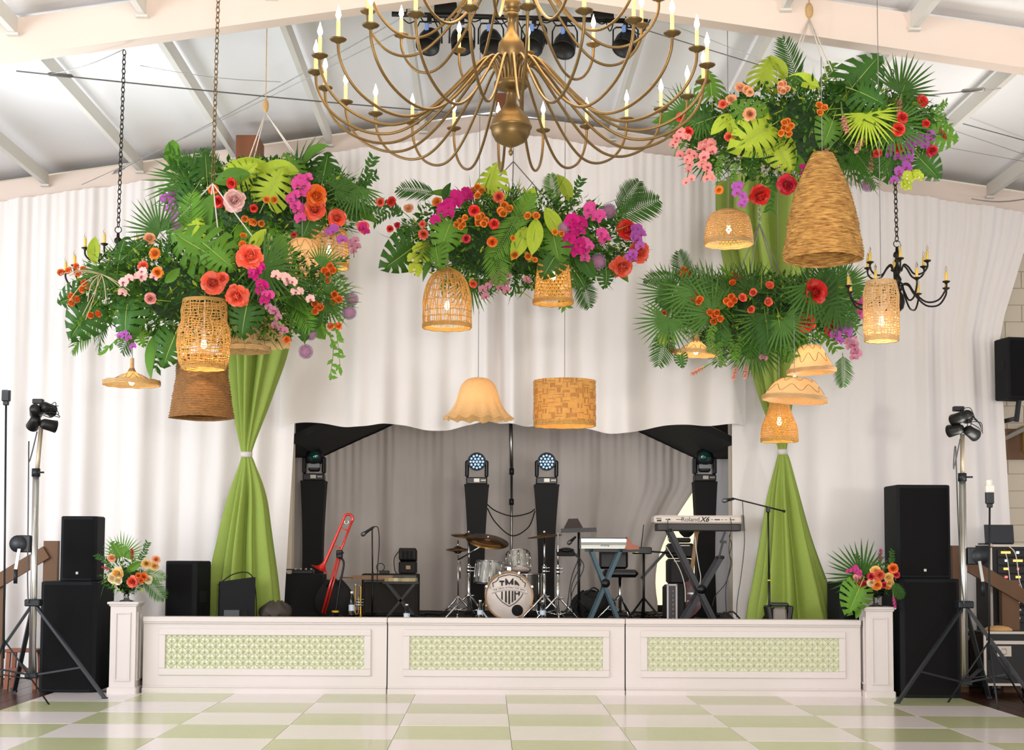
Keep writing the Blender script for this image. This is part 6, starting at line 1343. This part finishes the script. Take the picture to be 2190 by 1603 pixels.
c = w(Z2, 592, 1145, 18.15); drum('rack_tom', 'silver pearl rack tom tilted toward the drummer beside the tilted cymbals', c, .17, .26, fx(-8) @ fy(6), [m_pearl])
c = w(Z2, 836, 1045, 18.3); drum('snare_drum', 'small silver pearl drum behind the bass drum with a brown underside', c, .135, .22, fx(-22) @ fy(-3), [m_pearl])
c = w(Z2, 905, 1180, 18.1); c.z = DK + .36; t = drum('floor_tom', 'dark floor tom half hidden behind the bass drum', c, .19, .34, fx(0), [M('dark_pearl', '#4b4844', .3, .3, coat=.5)])
for k in range(3): a = 2 * PI * k / 3 + .6; m = MB(); m.tube([(.2 * math.cos(a), .2 * math.sin(a), .1), (.22 * math.cos(a), .22 * math.sin(a), -.36)], .008, 6); PL(t, 'leg', m, m_chrome)
c0_ = w(Z2, 745, 1090, 17.6); m = MB(); m.tube([(kc.x, kc.y + .2, DK + KR * 2 - .02), (kc.x, kc.y + .2, c0_.z)], .014, 8); m.tube([(kc.x, kc.y + .2, c0_.z - .02), w(Z2, 668, 1130, 18.05)], .009, 6); m.tube([(kc.x, kc.y + .2, c0_.z - .02), w(Z2, 815, 1085, 18.17)], .009, 6); m.box((kc.x, kc.y + .2, c0_.z - .02), (.06, .05, .05), ch=.008); solo('tom_holder', 'chrome tom holder rising from the bass drum', 'drum mount', m, m_chrome, group='drum kit')
def cymbal(t, c, R, Xr, name='cymbal'):
    m = MB(); m.lathe([(.006, .030), (.03, .028), (.05, .012), (R * .5, .004), (R, -.008), (R * .99, -.010), (R * .5, .001), (.006, .024)], 40, c, Xr); P(t, name, m, m_bronze); m = MB(); m.lathe([(.002, .03), (.012, .03), (.010, .055), (.002, .058)], 8, c, Xr); P(t, 'wing_nut', m, m_chrome)
def cym_stand(label, px, D, top_y, cyms, rot, collar=()):
    g = at(px, 1310, D); t = thing('cymbal_stand', label, 'cymbal stand', (g.x, g.y, DK), 'cymbal stands of the drum kit'); tp = at(px, top_y, D); m = MB(); m.tube([(g.x, g.y, DK + .08), (g.x, g.y, DK + .6)], .016, 8); m.tube([(g.x, g.y, DK + .55), (g.x, g.y, tp.z)], .010, 8); P(t, 'pole', m, m_chrome)
    for z_ in (.3, .58, .62): m = MB(); m.tube([(g.x, g.y, DK + z_ - .025), (g.x, g.y, DK + z_ + .025)], .024, 8); m.tube([(g.x, g.y, DK + z_), (g.x + .06, g.y - .02, DK + z_)], .008, 5); P(t, 'clamp', m, m_chrome)
    tripod(t, g.x, g.y, DK, .32, .32, rot, m_chrome); return t, g, tp
t, g, tp = cym_stand('chrome boom stand holding the two wide tilted cymbals', 900 + 410 * .2495, 17.2, 1140, (), R_(200))
cymbal(t, w(Z2, 408, 822, 17.2), 152 * .2495 / sc(17.2), fx(8) @ fy(5), 'crash_cymbal'); e = w(Z2, 572, 880, 17.0); m = MB(); m.tube([w(Z2, 320, 1028, 17.25), e], .009, 7); P(t, 'boom_arm', m, m_chrome); cymbal(t, e + Vector((0, 0, .02)), 185 * .2495 / sc(17.0), fx(20) @ fy(8), 'ride_cymbal')
m = MB(); m.tube([w(Z2, 335, 1040, 17.2), w(Z2, 338, 1190, 17.2)], .008, 6); P(t, 'counterweight_rod', m, m_chrome)
g2 = w(Z2, 320, 1500, 18.4); t = thing('hi_hat', 'small pair of hi-hat cymbals on a thin stand beside the backdrop fold', 'cymbal stand', (g2.x, g2.y, DK), 'cymbal stands of the drum kit'); h = w(Z2, 318, 932, 18.4); m = MB(); m.tube([(g2.x, g2.y, DK), (h.x, h.y, h.z + .1)], .008, 6); P(t, 'pole', m, m_chrome); tripod(t, g2.x, g2.y, DK, .25, .25, .5, m_chrome); cymbal(t, h, .15, fx(3), 'top_cymbal'); cymbal(t, h - Vector((0, 0, .03)), .15, fx(183), 'bottom_cymbal')
t, g, tp = cym_stand('chrome stand with one flat dark cymbal next to the black tower behind it', 900 + 1058 * .2495, 17.0, 1135, (), R_(30)); cymbal(t, Vector((g.x, g.y, w(Z2, 1060, 822, 17.0).z)), 150 * .2495 / sc(17.0), fx(4) @ fy(-6), 'crash_cymbal')
t, g, tp = cym_stand('bare chrome percussion stand with a dark pad clamped to it', 900 + 1175 * .2495, 16.5, 1138, (), R_(30)); c = w(Z2, 1240, 965, 16.55); m = MB(); m.box(c, (.20, .16, .05), fx(15), ch=.012); m.lathe([(.002, .03), (.06, .03), (.06, .04), (.002, .042)], 16, c + Vector((.01, -.02, 0)), fx(15)); P(t, 'percussion_pad', m, m_blk); m = MB(); m.tube([c, Vector((g.x, g.y, c.z))], .009, 6); P(t, 'pad_arm', m, m_chrome)
m = MB()
for k in range(3): m.tube(spline([c + Vector((.05, -.05, 0)), c + Vector((.14 + .03 * k, -.05, -.05 - .05 * k)), c + Vector((.06, -.03, -.3 - .1 * k)), Vector((c.x + .1 * k, c.y, DK + .02))], 6), .005, 4)
P(t, 'cable', m, m_blk)
# drum throne behind kit and floor pedal clutter
# music stand
D = 17.4; g = w(Z2, 1355, 1480, D); t = thing('music_stand', 'black music stand with a tilted folding desk', 'music stand', (g.x, g.y, DK)); tp = w(Z2, 1355, 790, D); m = MB(); m.tube([(g.x, g.y, DK + .05), tp], .016, 8); P(t, 'pole', m, m_blk); tripod(t, g.x, g.y, DK, .25, .3, .7, m_blk)
dk = [w(Z2, *p, D - .05) for p in ((1215, 780), (1270, 675), (1350, 672), (1400, 770))]; m = MB(); m.add([dk[0], dk[3], dk[2] + Vector((0, .1, 0)), dk[1] + Vector((0, .1, 0))], [(0, 1, 2, 3)], 0, False); m.add([v + Vector((0, .008, 0)) for v in (dk[0], dk[3], dk[2] + Vector((0, .1, 0)), dk[1] + Vector((0, .1, 0)))], [(3, 2, 1, 0)], 0, False); P(t, 'desk', m, M('desk_brown_black', '#2a1d17', .5)); m = MB(); m.bar(dk[0] - Vector((.02, .03, 0)), dk[3] + Vector((.14, -.03, 0)), .02, .05); P(t, 'ledge', m, m_blk)
mic(t, w(Z2, 1330, 830, D), w(Z2, 1268, 885, D))

# ------------------------------------------------------------------ keyboards, stool, amps
m_silver = M('brushed_silver', '#c4c6c0', .3, .6); m_stand = M('stand_teal', '#26404a', .4, .4)
D = 16.9; a = w(Z3, 705, 505, D); b = w(Z3, 1400, 650, D); zk = b.z
t = thing('synthesizer', 'silver synthesizer with red-brown wooden end on a teal X stand', 'keyboard', ((a.x + b.x) / 2, a.y + .15, zk)); X0_ = a.x; X1_ = w(Z3, 1262, 600, D).x
m = MB(); H = a.z - zk; m.sheet(lambda u, v: (X0_ + (X1_ - X0_) * u, a.y + .34 * (1 - math.cos(v * PI / 2)) ** 1.0 * .6, zk + .004 + H * math.sin(v * PI / 2) ** .9), 2, 12); m.box(((X0_ + X1_) / 2, a.y + .2, zk + H * .45), (X1_ - X0_, .34, H * .85)); P(t, 'body', m, m_silver)
m = MB(); m.box(((X0_ + X1_) / 2, a.y - .001, zk + H * .2), (X1_ - X0_, .012, H * .25)); P(t, 'rear_panel', m, M('silver_dark', '#a8aaa4', .4, .5))
m = MB(); pr = [w(Z3, *p, D) for p in ((1235, 650), (1262, 580), (1268, 502), (1290, 515), (1330, 590), (1410, 615), (1412, 655), (1290, 660))]; k = len(pr); m.add([p + Vector((0, -.02, 0)) for p in pr] + [p + Vector((0, .34, 0)) for p in pr], [tuple(range(k))[::-1], tuple(range(k, 2 * k))] + [(i, (i + 1) % k, k + (i + 1) % k, k + i) for i in range(k)], 0, False); P(t, 'wooden_end', m, M('red_brown_wood', '#9a4a24', .4, var=.2))
me = text_mesh('brand_script', 'Roland', .035, m_ink, Matrix.Translation(w(Z3, 1000, 607, D - .012)) @ FACE @ Matrix.Rotation(PI, 4, 'Z'), shear=.3); me.transform(Matrix.Translation(-WL[t])); inst('lettering', me, t)
def xstand(label, D, pts, mat, z_top, th=.04, dy=.26):
    (a0_, a1_), (b0_, b1_) = pts; g = (a0_ + b0_) / 2; t = thing('keyboard_stand', label, 'keyboard stand', (g.x, g.y, DK))
    for q, (p0, p1) in enumerate(((a0_, a1_), (b0_, b1_))):
        for yy in ((-.03, dy - .03) if q == 0 else (.02, dy + .02)): m = MB(); m.bar(p0 + Vector((0, yy, 0)), Vector((p1.x, p1.y + yy, DK + .02)), th, .03, up=(0, 1, 0)); P(t, 'leg', m, mat)
        m = MB(); m.tube([p0 + Vector((0, -.06, .0)), p0 + Vector((0, dy + .06, 0))], .018, 8); P(t, 'support_arm', m, mat); m = MB(); m.tube([Vector((p1.x, p1.y - .08, DK + .022)), Vector((p1.x, p1.y + dy + .08, DK + .022))], .02, 8); P(t, 'foot_bar', m, m_blk)
    def isec(p, q, r, s_):
        d = (q - p); e = (s_ - r); den = d.x * e.z - d.z * e.x; u = ((r.x - p.x) * e.z - (r.z - p.z) * e.x) / den; return p + d * u
    c = isec(a0_, a1_, b0_, b1_); m = MB(); m.lathe([(.002, -.05), (.05, -.05), (.05, .02), (.002, .02)], 14, c + Vector((0, -.03, 0)), fx(90)); P(t, 'pivot_lock', m, m_blk); return t
xstand('teal X-shaped keyboard stand under the silver synthesizer', D, ((w(Z3, 830, 665, D), w(Z3, 1170, 1470, D)), (w(Z3, 1190, 665, D), w(Z3, 810, 1470, D))), m_stand, zk)
m = MB(); m.bar(w(Z3, 750, 660, D + .05), w(Z3, 1420, 668, D + .05), .05, .04); m.bar(w(Z3, 750, 660, D + .25), w(Z3, 1420, 668, D + .25), .05, .04); solo('support_bars', 'two dark rails carrying the silver synthesizer', 'support rail', m, m_blk)
# stool
D = 17.6; g = w(Z3, 1180, 1440, D); t = thing('drum_stool', 'black padded stool with a backrest behind the silver synthesizer', 'stool', (g.x, g.y, DK)); sz = w(Z3, 1180, 990, D).z
m = MB(); m.box((w(Z3, 1180, 950, D).x, g.y, sz + .04), (.40, .34, .09), ch=.035); P(t, 'seat', m, m_blk); p = w(Z3, 1100, 775, D + .2); m = MB(); m.box(p, (.34, .06, .23), ch=.028); P(t, 'backrest', m, m_blk); m = MB(); m.bar(p - Vector((0, -.02, .1)), Vector((g.x, g.y + .1, sz)), .04, .015); P(t, 'back_bracket', m, m_blk)
m = MB(); m.tube([(g.x, g.y, DK + .1), (g.x, g.y, sz)], .018, 8); P(t, 'post', m, m_chrome); tripod(t, g.x, g.y, DK, .3, .28, .9, m_chrome)
# tripod device stand with lit display
D = 17.35; g = w(Z3, 1470, 1440, D); t = thing('device_stand', 'black tripod stand holding a small device with green and yellow lights', 'device stand', (g.x, g.y, DK)); tp = w(Z3, 1470, 690, D); m = MB(); m.tube([(g.x, g.y, DK + .05), tp], .014, 8); P(t, 'pole', m, m_blk); tripod(t, g.x, g.y, DK, .28, .25, R_(90), m_blk); m = MB(); m.box(tp + Vector((-.02, 0, .02)), (.22, .1, .08), ch=.01); m.tube([tp + Vector((.08, 0, .01)), tp + Vector((.38, .1, -.01))], .012, 6); P(t, 'device', m, m_blk)
for dx, col, ww in ((-.125, '#38e08a', .018), (-.085, '#d9f23a', .045)): m = MB(); m.box(tp + Vector((dx, -.055, .012)), (ww, .01, .025)); P(t, 'display_light', m, M('led_' + col[1:], col, .4, emit=4))
m = MB(); m.tube([tp + Vector((-.03, 0, .05)), tp + Vector((-.0, 0, .32))], .005, 5); P(t, 'antenna', m, m_blk)
m = MB(); m.bar(w(Z3, 1440, 1010, D + .1), w(Z3, 1760, 660, D + .1), .05, .03); P(t, 'boom_bar', m, m_blk)
# white keyboard
D = 16.6; a = w(Z4, 140, 735, D); b = w(Z4, 835, 790, D); zb0 = w(Z4, 500, 855, D).z; t = thing('keyboard', 'long white keyboard with lettering on its back, on a black X stand', 'keyboard', ((a.x + b.x) / 2, a.y + .15, zb0)); H = a.z - zb0
m = MB(); m.box(((a.x + b.x) / 2, a.y + .12, zb0 + H * .74), (b.x - a.x, .30, H * .52), fx(0), ch=.018); P(t, 'case_top', m, M('keyboard_ivory', '#ded2c8', .4)); m = MB(); m.box(((a.x + b.x) / 2 + .01, a.y + .15, zb0 + H * .24), (b.x - a.x - .06, .30, H * .5), ch=.01); P(t, 'case_bottom', m, M('keyboard_underside', '#2e2a29', .5, var=.3, vscale=4))
yf = a.y - .032; zt_ = zb0 + H * .74; x0_ = a.x; LK = b.x - a.x
def lettering(txt, fx_, size, shear=0, bold=0, dz=0, sx=1.0):
    me = text_mesh('lettering', txt, size, m_ink, Matrix.Translation((x0_ + LK * fx_, yf, zt_ + dz)) @ FACE, bold, shear, sx=sx); me.transform(Matrix.Translation(-WL[t])); inst('lettering', me, t)
lettering('Roland', .405, .066, sx=1.12); lettering('X6', .562, .072, .35, .002, sx=1.1)
m = MB()
for f, ww, hh in ((.03, .06, .008), (.035, .05, .018), (.115, .012, .012), (.15, .022, .014), (.255, .06, .006), (.62, .008, .008), (.635, .008, .008), (.665, .018, .012), (.685, .018, .012), (.705, .018, .012), (.74, .015, .008), (.775, .008, .008), (.79, .008, .008), (.83, .008, .008), (.85, .014, .01), (.87, .014, .012)): m.box((x0_ + LK * f + .02, yf, zt_ + (.012 if hh == .008 and f < .05 else (-.012 if f < .05 else 0))), (ww, .004, hh))
P(t, 'jack_sockets', m, m_ink)
m = MB()
for k_ in range(28): m.box((x0_ + LK * (.08 + .84 * (k_ + .5) / 28), a.y + .28, zb0 + H * 1.01), (LK * .84 / 28 - .002, .12, .012))
P(t, 'white_keys', m, m_socket)
m = MB(); m.bar((b.x - .01, a.y - .03, zb0 + H * .45), (b.x - .01, a.y - .03, a.z + .01), .02, .03); m.bar((b.x, a.y - .03, zb0), (b.x - .01, a.y - .03, a.z), .03, .06); P(t, 'end_cheek', m, M('cheek_grey', '#7d7672', .5))
xstand('black X-shaped keyboard stand under the white lettered keyboard', D, ((w(Z4, 265, 850, D), w(Z4, 625, 1530, D)), (w(Z4, 672, 1060, D), w(Z4, 365, 1530, D))), M('stand_black', '#26252a', .45, .4), 0, .05)
m = MB(); m.bar(w(Z4, 700, 850, D + .02), w(Z4, 665, 940, D + .02), .022); m.bar(w(Z4, 680, 930, D + .02), w(Z4, 650, 1060, D + .02), .022); m.bar(w(Z4, 655, 940, D), w(Z4, 705, 942, D), .03); solo('stand_extension', 'black jointed riser arm between the X stand and the white keyboard', 'stand arm', m, m_blk)
m = MB()
for pts in (((735, 750), (745, 830), (728, 900), (745, 960), (730, 1040), (745, 1110), (700, 1260), (620, 1360), (595, 1450)), ((830, 620), (838, 760), (845, 960), (820, 1200), (790, 1400), (785, 1530)), ((735, 880), (725, 1000), (735, 1120), (700, 1300), (705, 1500))): m.tube(spline([w(Z4, *p, D - .08) for p in pts], 5), .005, 4)
for pts in (((250, 760), (248, 860), (252, 930)), ): m.tube(spline([w(Z4, *p, D - .06) for p in pts], 5), .005, 4)
solo('keyboard_cables', 'thin black cables dangling from the white keyboard', 'cable', m, m_blk)
m = MB()
for pts in (((235, 975), (270, 1030), (340, 1150), (380, 1280), (385, 1410)), ((460, 900), (470, 1000), (490, 1130), (505, 1220), (490, 1300))): m.tube(spline([w(Z4, *p, D + .2) for p in pts], 6), .005, 4)
solo('grey_cables', 'two pale grey cables hanging behind the black X stand', 'cable', m, m_socket)
# guitar amplifier seen from the side, stack, red guitar
D = 17.0; a = w(Z4, 222, 1268, D); b = w(Z4, 318, 1268, D); t = thing('guitar_amplifier', 'upright amplifier with a pale frame and dark ribbed front under the white keyboard', 'amplifier', ((a.x + b.x) / 2 + .04, a.y + .12, DK)); W = b.x - a.x; H = a.z - DK
m = MB(); m.box((.04, .06, H / 2), (W + .06, .3, H), ch=.03); PL(t, 'cabinet', m, m_tol); m = MB()
for (x, z_, ww, hh) in ((-W / 2 + .0, H / 2, .022, H), (W / 2 - .04, H / 2, .022, H), (-.02, H - .012, W - .02, .022)): m.box((x, -.10, z_), (ww, .03, hh), ch=.006)
PL(t, 'frame', m, M('amp_frame', '#c3c0c2', .5)); m = MB(); m.box((-.02, -.095, H / 2), (W - .05, .012, H - .04)); m.box((-.01, -.103, H / 2 - .02), (.03, .012, H - .12)); PL(t, 'front_panel', m, M('amp_front', '#3b3236', .5, var=.4, vscale=40))
for k in range(7): m = MB(); m.lathe([(.008, 0), (.007, .012), (.001, .013)], 7, (-.01, -.11, .06 + k * (H - .14) / 6), fx(90)); PL(t, 'knob', m, m_badge)
D = 18.2; a = w(Z4, 235, 905, D); b = w(Z4, 455, 905, D)
t = thing('instrument_pile', 'stack of black instrument cases behind the black X stand', 'case stack', ((a.x + b.x) / 2, a.y, DK)); W = b.x - a.x; z_ = 0; Ht = a.z - DK
for i, (f0, f1, k) in enumerate(((0, .42, 1.05), (.42, .74, .86), (.74, .93, .92))): m = MB(); m.box((.01 * (i - 1), .1, Ht * (f0 + f1) / 2), (W * k, .36, Ht * (f1 - f0) - .006), ch=.03); o = PL(t, 'case', m, m_case); m = MB(); m.box((.01 * (i - 1), -.085, Ht * f1 - .03), (W * k * .6, .012, .012)); PL(o, 'zip_line', m, m_badge)
m = MB(); m.box((0, .05, Ht * .965), (W * .7, .25, Ht * .06), ch=.015); PL(t, 'flat_lid', m, m_case)
c = w(Z4, 400, 870, D); m = MB(); m.sheet(lambda u, v: (.10 * math.sin(PI * (.1 + .75 * v)) * math.cos(2 * PI * u), .07 * math.sin(PI * (.1 + .75 * v)) * math.sin(2 * PI * u), .17 * v), 20, 8, closed_u=True); t = thing('black_bag', 'small black bag on top of the instrument cases under the white keyboard', 'bag', (c.x, WL[t].y + .05, DK + Ht * 1.0)); PL(t, 'body', m, m_sleeve); m = MB(); m.torus((0, 0, .17), .035, .008, 12, 5, fx(90)); PL(t, 'handle', m, m_blk)
D = 17.4; g = w(Z4, 415, 1410, D); t = thing('red_guitar', 'dark red electric guitar with a long maple neck standing behind the black X stand', 'guitar', (g.x, g.y, DK)); p0 = w(Z4, 425, 1240, D); p1 = w(Z4, 472, 870, D); m = MB(); m.bar(p0 - Vector((.01, 0, .1)), p1, .042, .022, up=(0, 1, 0)); P(t, 'neck', m, M('maple_light', '#9a7442', .4)); m = MB(); m.bar(p1, p1 + Vector((.03, 0, .13)), .06, .018, up=(0, 1, 0)); P(t, 'headstock', m, MATS['maple_light'])
out_ = [(0, .0), (.25, .08), (.42, .16), (.40, .26), (.30, .33), (.36, .42), (.24, .52), (.0, .55), (-.24, .52), (-.36, .42), (-.28, .33), (-.36, .24), (-.42, .14), (-.25, .06)]; k = len(out_); hb = p0.z - (DK + .04); m = MB(); vs = [Vector((g.x + .34 * x * .9 + .015 * (z_ / .5), g.y - .02, DK + .04 + hb * z_ / .55)) for x, z_ in out_]; m.add(vs + [v + Vector((0, .045, 0)) for v in vs], [tuple(range(k)), tuple(range(k, 2 * k))[::-1]] + [(i, k + i, k + (i + 1) % k, (i + 1) % k) for i in range(k)], 0, False); P(t, 'body', m, M('oxblood', '#5a1414', .25, coat=.6))
m = MB(); m.box((g.x + .005, g.y - .025, DK + hb * .55), (.07, .01, .02)); m.box((g.x + .01, g.y - .025, DK + hb * .75), (.07, .01, .02)); P(t, 'pickup', m, m_chrome)
m = MB(); m.box((0, .03, .02), (.22, .2, .04), ch=.01); PL(t, 'cradle_foot', m, m_blk)
# vocal boom microphone at the right
D = 15.88; g = w(Z4, 1040, 1500, D); t = thing('boom_microphone', 'black boom microphone stand with a yellow ring in front of the green drape', 'microphone stand', (g.x, g.y, DK)); tp = w(Z4, 1030, 690, D); m = MB(); m.tube([(g.x, g.y, DK + .02), (g.x, g.y, DK + .6)], .013, 8); m.tube([(g.x, g.y, DK + .55), tp], .009, 8); P(t, 'pole', m, m_blk); m = MB(); m.tube([w(Z4, 1160, 703, D), w(Z4, 750, 600, D)], .008, 8); m.tube([w(Z4, 1163, 704, D), w(Z4, 1145, 699, D)], .014, 8); P(t, 'boom', m, m_blk); m = MB(); m.box(tp, (.04, .05, .06), ch=.008); P(t, 'boom_clamp', m, m_blk); mic(t, w(Z4, 765, 605, D), w(Z4, 685, 620, D)); m = MB(); m.torus((g.x, g.y, w(Z4, 1040, 1240, D).z), .012, .008, 12, 6); P(t, 'tape_ring', m, M('yellow_tape', '#e8d82a', .5)); tripod(t, g.x, g.y, DK, .22, .16, R_(210), m_blk)
# grey floor box and shoe-like bag
D = 15.55; a = w(Z4, 1050, 1415, D); b = w(Z4, 1205, 1415, D); t = thing('floor_light', 'grey floor light box with dark side cheeks in front of the green drape', 'floor light', ((a.x + b.x) / 2, a.y + .12, DK)); W = b.x - a.x; H = a.z - DK; m = MB(); m.box((0, 0, H * .42), (W * .78, .22, H * .8), ch=.02, taper=.85); PL(t, 'body', m, M('box_grey', '#7e776f', .6))
for s_ in (-1, 1): m = MB(); m.box((s_ * W * .48, 0, H * .45), (.05, .2, H * .9), fy(s_ * 8), ch=.012); PL(t, 'side_cheek', m, m_blk)
m = MB(); m.box((0, -.02, H * .93), (W * .9, .16, H * .14), ch=.015); PL(t, 'top_cap', m, m_winch)
D = 15.85; c = w(Z4, 780, 1520, D); m = MB(); m.sheet(lambda u, v: (-.15 + .30 * u, .09 * math.cos(PI * v), (.015 + .17 * math.sin(PI * v)) * (1 - u) ** .7 * (1 if u > .02 else .2) + .015 * math.sin(9 * u)), 16, 10); t = thing('cable_bag', 'soft black cable bag at the foot of the white drape', 'bag', (c.x, c.y, DK)); PL(t, 'body', m, m_sleeve); m = MB(); m.tube(spline([(-.12, 0, .155), (-.04, -.02, .185), (.04, 0, .11)], 5), .009, 5); PL(t, 'strap', m, m_blk)
c = w(Z3, 850, 1330, 17.9); m = MB(); m.sheet(lambda u, v: ((.03 + .24 * math.sin(PI * (.12 + .75 * v))) * math.cos(2 * PI * u), .14 * math.sin(PI * (.1 + .8 * v)) * math.sin(2 * PI * u), .34 * v + .012 * math.sin(u * 31)), 30, 10, closed_u=True); t = thing('black_duffel', 'rounded black duffel behind the teal X stand', 'bag', (c.x, c.y, DK)); PL(t, 'body', m, m_sleeve); m = MB(); m.tube(spline([(-.1, -.08, .3), (0, -.12, .38), (.1, -.08, .3)], 5), .01, 5); PL(t, 'handle', m, m_blk)
# loose cables along the stage floor: nobody could count them; each is laid clear of what stands there
from mathutils.bvhtree import BVHTree
bpy.context.view_layer.update(); obst = []
for o in list(COL.objects):
    if o.type != 'MESH' or o.get('kind') == 'structure' or (o.parent and o.parent.get('kind') == 'structure'): continue
    M4 = o.matrix_world; vs = [M4 @ v.co for v in o.data.vertices]
    if min(v.z for v in vs) < DK + .12 and max(v.z for v in vs) > DK and min(v.y for v in vs) < 4 and max(v.y for v in vs) > .3 and abs(vs[0].x) < 3.2: obst.append(BVHTree.FromPolygons(vs, [list(p.vertices) for p in o.data.polygons]))
m = MB(); rr = random.Random(5); laid = 0
for k_ in range(900):
    x = rr.uniform(-1.9, 2.3); y = rr.uniform(.9, 3.2); one = MB()
    if rr.random() < .6:
        R0 = rr.uniform(.05, .15); one.tube([(x + R0 * (1 + .1 * math.sin(q * 1.7)) * math.cos(q * .42), y + R0 * .8 * math.sin(q * .42), DK + .01 + .04 * abs(math.sin(q * .42 + k_))) for q in range(30)], .007, 4)
    else: one.tube(spline([(x + rr.uniform(-.4, .4), y + rr.uniform(-.3, .3), DK + .01 + rr.uniform(0, .04)) for q in range(5)], 6), .007, 4)
    tr = BVHTree.FromPolygons([Vector(v) for v in one.v], one.f)
    if any(tr.overlap(b_) for b_ in obst): continue
    m.add(one.v, one.f); laid += 1
    if laid == 46: break
solo('floor_cables', 'tangle of black cables strewn over the stage floor', 'cables', m, m_blk, kind='stuff')
